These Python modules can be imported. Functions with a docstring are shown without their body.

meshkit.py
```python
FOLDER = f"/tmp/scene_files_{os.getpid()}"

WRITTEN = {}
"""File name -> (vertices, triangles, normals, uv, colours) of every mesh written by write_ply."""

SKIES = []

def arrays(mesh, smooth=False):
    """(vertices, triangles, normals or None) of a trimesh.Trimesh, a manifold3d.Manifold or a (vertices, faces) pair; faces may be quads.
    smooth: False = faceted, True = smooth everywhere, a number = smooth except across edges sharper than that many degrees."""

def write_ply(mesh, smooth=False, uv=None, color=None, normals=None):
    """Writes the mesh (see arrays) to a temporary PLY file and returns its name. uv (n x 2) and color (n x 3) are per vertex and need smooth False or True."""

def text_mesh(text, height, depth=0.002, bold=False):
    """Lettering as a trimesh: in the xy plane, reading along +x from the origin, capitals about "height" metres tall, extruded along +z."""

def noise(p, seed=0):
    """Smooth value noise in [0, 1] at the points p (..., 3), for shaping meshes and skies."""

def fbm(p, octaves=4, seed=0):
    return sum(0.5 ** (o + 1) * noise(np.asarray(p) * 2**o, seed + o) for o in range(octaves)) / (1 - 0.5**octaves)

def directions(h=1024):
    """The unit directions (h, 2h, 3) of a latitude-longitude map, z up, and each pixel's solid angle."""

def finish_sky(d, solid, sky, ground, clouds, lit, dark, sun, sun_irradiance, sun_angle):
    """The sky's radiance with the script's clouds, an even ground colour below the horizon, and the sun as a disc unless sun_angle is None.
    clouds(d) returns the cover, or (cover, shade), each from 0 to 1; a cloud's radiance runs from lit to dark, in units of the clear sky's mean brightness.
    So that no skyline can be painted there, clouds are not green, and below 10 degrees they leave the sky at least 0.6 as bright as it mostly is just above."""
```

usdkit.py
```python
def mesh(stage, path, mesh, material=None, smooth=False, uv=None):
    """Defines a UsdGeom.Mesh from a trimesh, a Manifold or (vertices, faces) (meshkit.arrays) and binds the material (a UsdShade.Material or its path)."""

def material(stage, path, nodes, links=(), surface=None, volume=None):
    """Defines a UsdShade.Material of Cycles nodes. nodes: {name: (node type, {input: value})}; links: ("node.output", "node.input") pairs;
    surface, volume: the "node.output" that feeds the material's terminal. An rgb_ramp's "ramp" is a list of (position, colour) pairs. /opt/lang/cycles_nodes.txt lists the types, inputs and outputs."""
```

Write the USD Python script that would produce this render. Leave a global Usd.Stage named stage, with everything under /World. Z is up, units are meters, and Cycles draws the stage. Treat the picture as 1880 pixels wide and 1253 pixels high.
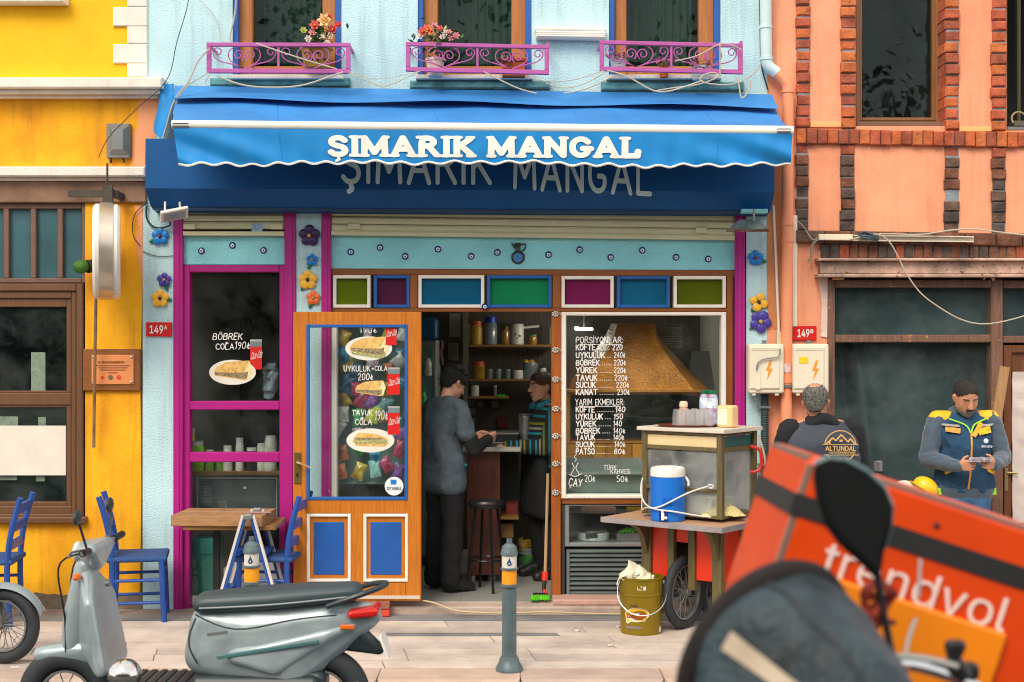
import math, random
import numpy as np, trimesh, manifold3d as m3
import shapely, shapely.geometry as sg, shapely.affinity as sa, shapely.ops as so
import usdkit, meshkit
from pxr import Usd, UsdGeom, UsdLux, UsdShade, Gf, Sdf, Vt

stage = Usd.Stage.CreateInMemory()
UsdGeom.SetStageUpAxis(stage, 'Z'); UsdGeom.SetStageMetersPerUnit(stage, 1.0)
UsdGeom.Xform.Define(stage, '/World'); UsdGeom.Scope.Define(stage, '/World/Looks')
# ---------------------------------------------------------------- camera, sky, sun
FPX, CAMH = 2600.0, 2.0
cam = UsdGeom.Camera.Define(stage, '/World/camera')
cam.CreateHorizontalApertureAttr(36.0); cam.CreateFocalLengthAttr(36.0 * FPX / 1880)
cam.CreateFStopAttr(3.2); cam.CreateFocusDistanceAttr(10.3); cam.CreateClippingRangeAttr(Gf.Vec2f(0.05, 500))
cam.AddTranslateOp().Set(Gf.Vec3d(0, 0, CAMH)); cam.AddRotateXOp().Set(90.0)
cam.CreateExposureAttr(1.05)
SUN = np.array([-0.35, -0.75, 0.85]); SUN /= np.linalg.norm(SUN)
el, az = math.asin(SUN[2]), math.atan2(SUN[0], SUN[1])
sun = UsdLux.DistantLight.Define(stage, '/World/sun')
sun.CreateIntensityAttr(0.34); sun.CreateAngleAttr(30.0); sun.CreateNormalizeAttr(True); sun.CreateColorAttr(Gf.Vec3f(1.0, 0.90, 0.74))
def look_rot(dirn):
    z = -np.asarray(dirn, float); z /= np.linalg.norm(z); x = np.cross([0, 0, 1.0], z); x /= np.linalg.norm(x); y = np.cross(z, x)
    return Gf.Matrix4d(*x, 0, *y, 0, *z, 0, 0, 0, 0, 1)
sun.AddTransformOp().Set(look_rot(-SUN))
sky = UsdLux.DomeLight.Define(stage, '/World/sky')
skym = usdkit.material(stage, '/World/Looks/sky_look', {
    's': ('sky_texture', {'sky_type': 'single_scattering', 'sun_disc': False, 'sun_elevation': el, 'sun_rotation': az}),
    'tc': ('texture_coordinate', {}),
    'n': ('noise_texture', {'scale': 2.2, 'detail': 4.0}),
    'r': ('rgb_ramp', {'ramp': [(0.25, (4.2, 4.0, 3.75)), (0.75, (6.4, 6.1, 5.6))]}),
    'm': ('mix_color', {'fac': 0.74, 'use_clamp': False}), 'b': ('background_shader', {'strength': 0.14})},
    [('tc.generated', 'n.vector'), ('n.fac', 'r.fac'), ('s.color', 'm.a'), ('r.color', 'm.b'), ('m.result', 'b.color')], surface='b.background')
UsdShade.MaterialBindingAPI.Apply(sky.GetPrim()).Bind(skym)
for p_ in (sky.GetPrim(),): p_.SetCustomDataByKey('kind', 'structure')

# ---------------------------------------------------------------- helpers
def X(u, d): return (u - 940.0) * d / FPX
def Z(v, d): return CAMH - (v - 626.5) * d / FPX
def P(u, v, d): return np.array([X(u, d), d, Z(v, d)])
USED = {}
def numbered(parent, name):
    k = parent + '/' + name; n = USED.get(k, 0); USED[k] = n + 1
    return k if n == 0 else '%s_%03d' % (k, n)
class Node:
    def __init__(s, path, loc): s.path, s.loc = path, np.asarray(loc, float)
def keys(prim, label=None, cat=None, group=None, kind=None):
    for k, v in (('label', label), ('category', cat), ('group', group), ('kind', kind)):
        if v: prim.SetCustomDataByKey(k, v)
def thing(name, label=None, cat=None, loc=(0, 0, 0), group=None, kind=None):
    path = numbered('/World', name)
    x = UsdGeom.Xform.Define(stage, path); x.AddTranslateOp().Set(Gf.Vec3d(*map(float, loc)))
    keys(x.GetPrim(), label, cat, group, kind)
    return Node(path, loc)
def cat_(parts):
    vs, fs, n = [], [], 0
    for p in parts:
        v, f = (np.asarray(p.vertices), np.asarray(p.faces)) if hasattr(p, 'vertices') else p
        vs.append(v); fs.append(f + n); n += len(v)
    return np.vstack(vs), np.vstack(fs)
def flat(m):
    if isinstance(m, list):
        r = []
        for q in m: r += flat(q)
        return r
    if hasattr(m, 'to_mesh'):
        q = m.to_mesh(); return [(np.array(q.vert_properties[:, :3]), np.array(q.tri_verts))]
    if hasattr(m, 'vertices'): return [(np.asarray(m.vertices), np.asarray(m.faces))]
    return [m]
def put(parent, name, mesh, mat, smooth=False, label=None, kind=None):
    base, loc = (parent.path, parent.loc) if parent else ('/World', np.zeros(3))
    v, f = cat_(flat(mesh))
    path = numbered(base, name)
    m = usdkit.mesh(stage, path, (v - loc, f), mat, smooth)
    keys(m.GetPrim(), label, None, None, kind)
    return Node(path, loc)
def solo(name, mesh, mat, label=None, cat=None, group=None, kind=None, smooth=False):
    n = put(None, name, mesh, mat, smooth, label, kind)
    keys(stage.GetPrimAtPath(n.path), None, cat, group, None)
    return n
def copy_of(src, name, loc, label, cat, group=None, rotz=0):
    path = numbered('/World', name)
    x = UsdGeom.Xform.Define(stage, path); x.GetPrim().GetReferences().AddInternalReference(src.path)
    x.ClearXformOpOrder(); x.GetPrim().SetInstanceable(True)
    x.AddTranslateOp().Set(Gf.Vec3d(*map(float, loc)))
    if rotz: x.AddRotateZOp().Set(float(rotz))
    keys(x.GetPrim(), label, cat, group)
    return Node(path, loc)
QF = np.array([[0, 1, 2, 3], [7, 6, 5, 4], [0, 4, 5, 1], [1, 5, 6, 2], [2, 6, 7, 3], [3, 7, 4, 0]])
def tri(q): q = np.asarray(q); return np.vstack([q[:, [0, 1, 2]], q[:, [0, 2, 3]]])
def box(x0, x1, y0, y1, z0, z1, b=0.0):
    """box whose front (y0, towards the camera) edges are chamfered by b"""
    if b <= 0:
        v = np.array([[x0, y0, z0], [x1, y0, z0], [x1, y0, z1], [x0, y0, z1], [x0, y1, z0], [x1, y1, z0], [x1, y1, z1], [x0, y1, z1]], float)
        return v, tri([[0, 1, 2, 3], [5, 4, 7, 6], [4, 0, 3, 7], [1, 5, 6, 2], [3, 2, 6, 7], [4, 5, 1, 0]])
    b = min(b, abs(x1 - x0) * .45, abs(z1 - z0) * .45)
    v = np.array([[x0 + b, y0, z0 + b], [x1 - b, y0, z0 + b], [x1 - b, y0, z1 - b], [x0 + b, y0, z1 - b],
                  [x0, y0 + b, z0], [x1, y0 + b, z0], [x1, y0 + b, z1], [x0, y0 + b, z1],
                  [x0, y1, z0], [x1, y1, z0], [x1, y1, z1], [x0, y1, z1]], float)
    q = [[0, 1, 2, 3], [9, 8, 11, 10]]
    for i in range(4):
        j = (i + 1) % 4
        q += [[4 + i, 4 + j, j, i], [8 + i, 8 + j, 4 + j, 4 + i]]
    return v, tri(q)
def pbox(u0, v0, u1, v1, d, t, b=0.0): return box(X(u0, d), X(u1, d), d, d + t, Z(v1, d), Z(v0, d), b)
def rbox(c, size, r=0.01, rot=None, seg=8):
    """rounded box by hulling spheres"""
    hx, hy, hz = [s / 2 - r for s in size]
    s = m3.Manifold.sphere(r, seg)
    m = m3.Manifold.batch_hull([s.translate((a * hx, b * hy, e * hz)) for a in (-1, 1) for b in (-1, 1) for e in (-1, 1)])
    v, f = flat(m)[0]
    if rot is not None: v = v @ np.asarray(rot).T
    return v + np.asarray(c), f
def rz(a): a = math.radians(a); return np.array([[math.cos(a), -math.sin(a), 0], [math.sin(a), math.cos(a), 0], [0, 0, 1.0]])
def rx(a): a = math.radians(a); return np.array([[1.0, 0, 0], [0, math.cos(a), -math.sin(a)], [0, math.sin(a), math.cos(a)]])
def ry(a): a = math.radians(a); return np.array([[math.cos(a), 0, math.sin(a)], [0, 1.0, 0], [-math.sin(a), 0, math.cos(a)]])
def xf(mesh, R=None, t=(0, 0, 0)):
    out = []
    for v, f in flat(mesh):
        if R is not None: v = v @ np.asarray(R).T
        out.append((v + np.asarray(t), f))
    return out
def frame(u0, v0, u1, v1, d, t, w, b=0.0):
    l, tp, r, bt = (w, w, w, w) if np.ndim(w) == 0 else w
    o = []
    if l: o.append(pbox(u0, v0, u0 + l, v1, d, t, b))
    if r: o.append(pbox(u1 - r, v0, u1, v1, d, t, b))
    if tp: o.append(pbox(u0 + l, v0, u1 - r, v0 + tp, d + .0015, t, b))
    if bt: o.append(pbox(u0 + l, v1 - bt, u1 - r, v1, d + .0015, t, b))
    return o
def tube(pts, r, sides=6, caps=True):
    p = np.asarray(pts, float); n = len(p); r = np.broadcast_to(r, (n,))
    t = np.gradient(p, axis=0); t /= np.linalg.norm(t, axis=1, keepdims=True) + 1e-12
    a = np.cross(t[0], [0, 0, 1.0] if abs(t[0][2]) < .9 else [1.0, 0, 0]); a /= np.linalg.norm(a)
    ang = np.arange(sides) * 2 * np.pi / sides; vs = []
    for i in range(n):
        a = a - t[i] * a.dot(t[i]); a /= np.linalg.norm(a) + 1e-12; b = np.cross(t[i], a)
        vs.append(p[i] + r[i] * (np.cos(ang)[:, None] * a + np.sin(ang)[:, None] * b))
    v = np.vstack(vs); q = []
    for i in range(n - 1):
        for j in range(sides):
            k = (j + 1) % sides; q.append([i * sides + j, i * sides + k, (i + 1) * sides + k, (i + 1) * sides + j])
    f = tri(q)
    if caps:
        v = np.vstack([v, p[0], p[-1]]); m = len(v)
        f = np.vstack([f, [[(j + 1) % sides, j, m - 2] for j in range(sides)], [[(n - 1) * sides + j, (n - 1) * sides + (j + 1) % sides, m - 1] for j in range(sides)]])
    return v, f
def spline(pts, n=24):
    from scipy.interpolate import PchipInterpolator, CubicSpline
    p = np.asarray(pts, float); s = np.r_[0, np.cumsum(np.linalg.norm(np.diff(p, axis=0), axis=1))]
    return CubicSpline(s, p, bc_type='natural')(np.linspace(0, s[-1], n))
def cyl(a, b, r, sides=12, r2=None): return tube([a, b], [r, r if r2 is None else r2], sides)
def lathe(prof, c=(0, 0, 0), sides=20, R=None):
    pr = np.asarray(prof, float); n = len(pr); ang = np.arange(sides) * 2 * np.pi / sides
    v = np.stack([pr[:, 0][:, None] * np.cos(ang), pr[:, 0][:, None] * np.sin(ang), np.broadcast_to(pr[:, 1][:, None], (n, sides))], -1).reshape(-1, 3)
    q = [[i * sides + j, i * sides + (j + 1) % sides, (i + 1) * sides + (j + 1) % sides, (i + 1) * sides + j] for i in range(n - 1) for j in range(sides)]
    if R is not None: v = v @ np.asarray(R).T
    return v + np.asarray(c), tri(q)
def ball(c, r, sub=2, sc=(1, 1, 1), R=None):
    s = trimesh.creation.icosphere(sub, 1.0); v = np.array(s.vertices) * r * np.asarray(sc)
    if R is not None: v = v @ np.asarray(R).T
    return v + np.asarray(c), np.array(s.faces)
def polys(g):
    if g.is_empty: return []
    return [q for q in getattr(g, 'geoms', [g]) if q.geom_type == 'Polygon' and q.area > 1e-9]
def prism(g, y0, t):
    """shapely geometry in (x, z) extruded from y0 (front) to y0 + t (back)"""
    o = []
    for q in polys(g):
        m = trimesh.creation.extrude_polygon(q, t, engine='earcut'); v = np.asarray(m.vertices)
        o.append((np.c_[v[:, 0], y0 + t - v[:, 2], v[:, 1]], np.asarray(m.faces)))
    return o
def ppoly(pts, d): return sg.Polygon([(X(u, d), Z(v, d)) for u, v in pts])
def prect(u0, v0, u1, v1, d): return ppoly([(u0, v0), (u1, v0), (u1, v1), (u0, v1)], d)
def tilt(mesh, u0, v0, u1, v1, d):
    """shear a mesh in z so that the line through the two pixels at depth d is what was level: crooked old joinery"""
    s = (Z(v1, d) - Z(v0, d)) / (X(u1, d) - X(u0, d)); x0 = X(u0, d); o = []
    for v, f in flat(mesh):
        v = np.array(v, float); v[:, 2] += (v[:, 0] - x0) * s; o.append((v, f))
    return o
def spiral(c, r0, r1, a0, a1, n=22): # in (x,z)
    a = np.radians(np.linspace(a0, a1, n)); r = np.linspace(r0, r1, n)
    return np.c_[c[0] + r * np.cos(a), c[1] + r * np.sin(a)]
def sheet(fn, nu, nv):
    uu, vv = np.meshgrid(np.linspace(0, 1, nu), np.linspace(0, 1, nv), indexing='ij'); v = fn(uu, vv).reshape(-1, 3)
    q = [[i * nv + j, (i + 1) * nv + j, (i + 1) * nv + j + 1, i * nv + j + 1] for i in range(nu - 1) for j in range(nv - 1)]
    return v, tri(q)
def thicken(m, t, axis=1):
    v, f = m; w = np.array(v); w[:, axis] += t
    n = len(v); e = np.vstack([f[:, [0, 1]], f[:, [1, 2]], f[:, [2, 0]]]); s = {tuple(x) for x in e}
    b = np.array([x for x in s if (x[1], x[0]) not in s])
    side = np.vstack([np.c_[b[:, 1], b[:, 0], b[:, 0] + n], np.c_[b[:, 1], b[:, 0] + n, b[:, 1] + n]])
    return np.vstack([v, w]), np.vstack([f, f[:, ::-1] + n, side])

# ---------------------------------------------------------------- materials
def lin(c):
    c = np.asarray(c, float) / 255.0
    return tuple(np.where(c <= .04045, c / 12.92, ((c + .055) / 1.055) ** 2.4))
MATS = {}
def paint(name, c, rough=.6, var=.12, scale=5.0, bump=0.0, bscale=80.0, metal=0.0, c2=None, spec=.5, wear=None, wearamt=.62, stretch=(1, 1, 1), coat=0.0, sheen=0.0, streak=0.0, grime=None):
    """painted / plastered / metal surface: noise-varied colour, optional chipped wear colour, optional relief"""
    if name in MATS: return MATS[name]
    a = np.array(lin(c)); b = np.array(lin(c2)) if c2 is not None else a
    lo, hi = tuple(np.clip(a * (1 - var), 0, 1)), tuple(np.clip(b * (1 + var), 0, 1))
    nodes = {'g': ('geometry', {}), 'mp': ('mapping', {'scale': tuple(stretch)}), 'n': ('noise_texture', {'scale': scale, 'detail': 5.0, 'roughness': .62}),
             'r': ('rgb_ramp', {'ramp': [(.32, lo), (.68, hi)]}),
             'p': ('principled_bsdf', {'roughness': rough, 'metallic': metal, 'specular_ior_level': spec, 'coat_weight': coat, 'coat_roughness': .15, 'sheen_weight': sheen})}
    links = [('g.position', 'mp.vector'), ('mp.vector', 'n.vector'), ('n.fac', 'r.fac')]
    src = 'r.color'
    if wear is not None:
        nodes.update({'wn': ('noise_texture', {'scale': 34.0, 'detail': 6.0, 'roughness': .7}), 'wr': ('rgb_ramp', {'ramp': [(wearamt, (0, 0, 0)), (wearamt + .03, (1, 1, 1))]}),
                      'wm': ('mix_color', {'b': lin(wear)})})
        links += [('mp.vector', 'wn.vector'), ('wn.fac', 'wr.fac'), ('wr.color', 'wm.fac'), (src, 'wm.a')]; src = 'wm.result'
    if streak:      # rain streaks and blotchy dirt: their own shape on the wall
        nodes.update({'sm': ('mapping', {'scale': (5.0, 5.0, .35)}), 'sn': ('noise_texture', {'scale': 2.6, 'detail': 6.0, 'roughness': .7}), 'sr': ('rgb_ramp', {'ramp': [(.5, (0, 0, 0)), (.78, (streak, streak, streak))]}), 'smx': ('mix_color', {'b': lin(grime or (110, 96, 80))})})
        links += [('g.position', 'sm.vector'), ('sm.vector', 'sn.vector'), ('sn.fac', 'sr.fac'), ('sr.color', 'smx.fac'), (src, 'smx.a')]; src = 'smx.result'
    links.append((src, 'p.base_color'))
    if bump:
        nodes.update({'bn': ('noise_texture', {'scale': bscale, 'detail': 3.0}), 'bu': ('bump', {'strength': bump, 'distance': .01})})
        links += [('g.position', 'bn.vector'), ('bn.fac', 'bu.height'), ('bu.normal', 'p.normal')]
    MATS[name] = usdkit.material(stage, '/World/Looks/' + name, nodes, links, surface='p.BSDF')
    return MATS[name]
def wood(name, c1, c2, axis='z', rough=.5, scale=7.0, wear=None, wearamt=.66, coat=.15):
    if name in MATS: return MATS[name]
    st = {'z': (9, 9, .55), 'x': (.55, 9, 9), 'y': (9, .55, 9)}[axis]
    nodes = {'g': ('geometry', {}), 'mp': ('mapping', {'scale': st}), 'n': ('noise_texture', {'scale': scale, 'detail': 7.0, 'roughness': .66, 'distortion': .6}),
             'r': ('rgb_ramp', {'ramp': [(.3, lin(c1)), (.7, lin(c2))]}), 'bu': ('bump', {'strength': .25, 'distance': .003}),
             'p': ('principled_bsdf', {'roughness': rough, 'coat_weight': coat, 'coat_roughness': .25})}
    links = [('g.position', 'mp.vector'), ('mp.vector', 'n.vector'), ('n.fac', 'r.fac'), ('n.fac', 'bu.height'), ('bu.normal', 'p.normal')]
    src = 'r.color'
    if wear is not None:
        nodes.update({'wn': ('noise_texture', {'scale': 26.0, 'detail': 6.0, 'roughness': .72}), 'wr': ('rgb_ramp', {'ramp': [(wearamt, (0, 0, 0)), (wearamt + .03, (1, 1, 1))]}), 'wm': ('mix_color', {'b': lin(wear)})})
        links += [('g.position', 'wn.vector'), ('wn.fac', 'wr.fac'), ('wr.color', 'wm.fac'), (src, 'wm.a')]; src = 'wm.result'
    links.append((src, 'p.base_color'))
    MATS[name] = usdkit.material(stage, '/World/Looks/' + name, nodes, links, surface='p.BSDF')
    return MATS[name]
def glass(name, tint=(1, 1, 1), ior=1.5, rough=0.0, dirt=.04, base=0.0):
    if name in MATS: return MATS[name]
    nodes = {'g': ('geometry', {}), 'n': ('noise_texture', {'scale': 3.5, 'detail': 6.0, 'roughness': .7}), 'r': ('rgb_ramp', {'ramp': [(.4, (base, base, base)), (.8, (dirt, dirt, dirt))]}),
             'bn': ('noise_texture', {'scale': 1.6, 'detail': 1.0}), 'bu': ('bump', {'strength': .06, 'distance': .02}),
             't': ('transparent_bsdf', {'color': tint}), 'gl': ('glossy_bsdf', {'color': (.82, .98, .92), 'roughness': rough}), 'd': ('diffuse_bsdf', {'color': (.5, .5, .48)}),
             'f': ('fresnel', {'IOR': ior}), 'inv': ('math', {'math_type': 'subtract', 'value1': 1.0}), 'ff': ('math', {'math_type': 'multiply'}), 'm': ('mix_closure', {}), 'm2': ('mix_closure', {})}
    links = [('g.position', 'n.vector'), ('g.position', 'bn.vector'), ('bn.fac', 'bu.height'), ('bu.normal', 'gl.normal'), ('n.fac', 'r.fac'), ('g.backfacing', 'inv.value2'), ('inv.value', 'ff.value1'), ('f.fac', 'ff.value2'), ('ff.value', 'm.fac'), ('t.BSDF', 'm.closure1'), ('gl.BSDF', 'm.closure2'), ('r.color', 'm2.fac'), ('m.closure', 'm2.closure1'), ('d.BSDF', 'm2.closure2')]
    MATS[name] = usdkit.material(stage, '/World/Looks/' + name, nodes, links, surface='m2.closure')
    return MATS[name]
def plain(name, c, rough=.5, metal=0.0, **k): return paint(name, c, rough, var=k.pop('var', .06), metal=metal, **k)
# ---------------------------------------------------------------- hand lettering: single-stroke letters, buffered into brush strokes
_O = [(.3, 1), (.1, .9), (0, .68), (0, .32), (.1, .1), (.3, 0), (.5, .1), (.6, .32), (.6, .68), (.5, .9), (.3, 1)]
_C = [(.6, .82), (.46, .98), (.24, 1), (.04, .8), (0, .5), (.04, .2), (.24, 0), (.46, .02), (.6, .18)]
_S = [(.52, .84), (.38, 1), (.16, 1), (.02, .86), (.02, .66), (.16, .54), (.4, .47), (.54, .34), (.54, .14), (.4, 0), (.14, 0), (0, .14)]
_U = [(0, 1), (0, .3), (.08, .06), (.28, 0), (.48, .06), (.56, .3), (.56, 1)]
_CED = [(.3, -.02), (.26, -.12), (.34, -.2), (.2, -.28)]
GL = {'A': (.7, [[(0, 0), (.35, 1), (.7, 0)], [(.13, .34), (.57, .34)]]),
 'B': (.58, [[(0, 0), (0, 1), (.36, 1), (.52, .9), (.52, .66), (.36, .54), (0, .54)], [(.36, .54), (.58, .42), (.58, .12), (.4, 0), (0, 0)]]),
 'C': (.6, [_C]), 'Ç': (.6, [_C, _CED]), 'D': (.6, [[(0, 0), (0, 1), (.28, 1), (.54, .84), (.6, .5), (.54, .16), (.28, 0), (0, 0)]]),
 'E': (.5, [[(.5, 1), (0, 1), (0, 0), (.5, 0)], [(0, .52), (.42, .52)]]), 'F': (.48, [[(.5, 1), (0, 1), (0, 0)], [(0, .52), (.4, .52)]]),
 'G': (.62, [_C[:-1] + [(.6, .16), (.6, .44), (.36, .44)]]), 'H': (.58, [[(0, 0), (0, 1)], [(.58, 0), (.58, 1)], [(0, .5), (.58, .5)]]),
 'I': (.05, [[(.02, 0), (.02, 1)]]), 'İ': (.05, [[(.02, 0), (.02, 1)], [(.02, 1.2), (.03, 1.22)]]), 'J': (.4, [[(.4, 1), (.4, .2), (.25, 0), (0, .12)]]),
 'K': (.56, [[(0, 0), (0, 1)], [(.54, 1), (.02, .44)], [(.16, .58), (.58, 0)]]), 'L': (.48, [[(0, 1), (0, 0), (.48, 0)]]),
 'M': (.78, [[(0, 0), (.04, 1), (.39, .3), (.74, 1), (.78, 0)]]), 'N': (.58, [[(0, 0), (0, 1), (.58, 0), (.58, 1)]]),
 'O': (.6, [_O]), 'Ö': (.6, [_O, [(.16, 1.2), (.17, 1.22)], [(.44, 1.2), (.45, 1.22)]]), 'P': (.54, [[(0, 0), (0, 1), (.36, 1), (.54, .88), (.54, .62), (.36, .48), (0, .48)]]),
 'R': (.58, [[(0, 0), (0, 1), (.36, 1), (.54, .88), (.54, .64), (.36, .52), (0, .52)], [(.28, .52), (.6, 0)]]), 'S': (.55, [_S]), 'Ş': (.55, [_S, _CED]),
 'T': (.62, [[(0, 1), (.62, 1)], [(.31, 1), (.31, 0)]]), 'U': (.56, [_U]), 'Ü': (.56, [_U, [(.15, 1.2), (.16, 1.22)], [(.42, 1.2), (.43, 1.22)]]),
 'V': (.62, [[(0, 1), (.31, 0), (.62, 1)]]), 'Y': (.62, [[(0, 1), (.31, .5), (.62, 1)], [(.31, .5), (.31, 0)]]), 'Z': (.55, [[(0, 1), (.55, 1), (0, 0), (.55, 0)]]),
 '0': (.5, [[(x * .84, y) for x, y in _O]]), '1': (.2, [[(0, .78), (.18, 1), (.18, 0)]]), '2': (.5, [[(0, .8), (.1, .97), (.32, 1), (.48, .84), (.46, .62), (0, 0), (.52, 0)]]),
 '3': (.48, [[(0, .9), (.2, 1), (.42, .9), (.42, .66), (.2, .53), (.46, .4), (.46, .12), (.24, 0), (0, .1)]]), '4': (.52, [[(.38, 0), (.38, 1), (0, .3), (.54, .3)]]),
 '5': (.48, [[(.46, 1), (.06, 1), (.02, .56), (.26, .62), (.46, .46), (.46, .16), (.26, 0), (0, .08)]]), '8': (.48, [[(.24, .53), (.04, .68), (.06, .92), (.24, 1), (.42, .92), (.44, .68), (.24, .53), (0, .34), (.04, .08), (.24, 0), (.44, .08), (.48, .34), (.24, .53)]]),
 '9': (.48, [[(.46, .66), (.3, .48), (.08, .56), (.02, .8), (.2, 1), (.42, .92), (.46, .66), (.42, .3), (.2, 0)]]),
 'l': (.42, [[(.14, .85), (.14, .1), (.28, 0), (.44, .22)], [(0, .42), (.34, .62)], [(0, .26), (.34, .46)]]),
 ':': (.06, [[(.03, .12), (.04, .14)], [(.03, .55), (.04, .57)]]), '.': (.05, [[(.0, .02), (.1, .03)]]), '-': (.14, [[(0, .06), (.12, .06)]]), '+': (.4, [[(0, .45), (.4, .45)], [(.2, .25), (.2, .65)]]), ' ': (.3, [])}
def chaikin(p, k=2):
    p = np.asarray(p, float)
    for _ in range(k):
        if len(p) < 3: return p
        q = np.empty((2 * (len(p) - 1), 2)); q[0::2] = .75 * p[:-1] + .25 * p[1:]; q[1::2] = .25 * p[:-1] + .75 * p[1:]
        p = np.vstack([p[:1], q, p[-1:]])
    return p
def hand(text, h, w=.1, gap=.22, seed=1, jit=.03, slant=0.0, curve=('B', 'C', 'Ç', 'D', 'G', 'J', 'O', 'Ö', 'P', 'R', 'S', 'Ş', 'U', 'Ü', '0', '2', '3', '5', '8', '9', 'l'), squash=1.0, res=3):
    """shapely outline of hand-painted capitals, h tall, starting at the origin; w = brush width / h"""
    rng = random.Random(seed); x = 0; out = []
    for ch in text:
        wd, st = GL[ch]; s = 1 + rng.uniform(-jit, jit) * 2; oy = rng.uniform(-jit, jit)
        for pl in st:
            p = np.array(pl, float) * [squash, s]
            if ch in curve: p = chaikin(p, 2)
            p = p + [x, oy]; p[:, 0] += slant * p[:, 1]
            out.append(sg.LineString(p).buffer(w / 2 * (1 + rng.uniform(-jit, jit) * 3), quad_segs=res))
        x += wd * squash + gap
    g = so.unary_union(out)
    return sa.scale(g, h, h, origin=(0, 0)), (x - gap) * h
def fit(g, x0, x1, z0, keep=True):
    b = g.bounds; s = (x1 - x0) / (b[2] - b[0])
    return sa.translate(sa.scale(g, s, s if not keep else 1.0, origin=(b[0], 0)), x0 - b[0], z0)
def sans(text, height, bold=False):
    """shapely outline of Inter lettering"""
    m = meshkit.text_mesh(text, height, .001, bold)
    return m
def sansmesh(text, x0, x1, z0, y, h, bold=True, t=.0015):
    m = meshkit.text_mesh(text, h, t, bold); v = np.array(m.vertices); v[:, 0] -= v[:, 0].min(); v[:, 0] *= (x1 - x0) / v[:, 0].max()
    return np.c_[v[:, 0] + x0, y - v[:, 2] + 0, v[:, 1] + z0], np.asarray(m.faces)
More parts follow.
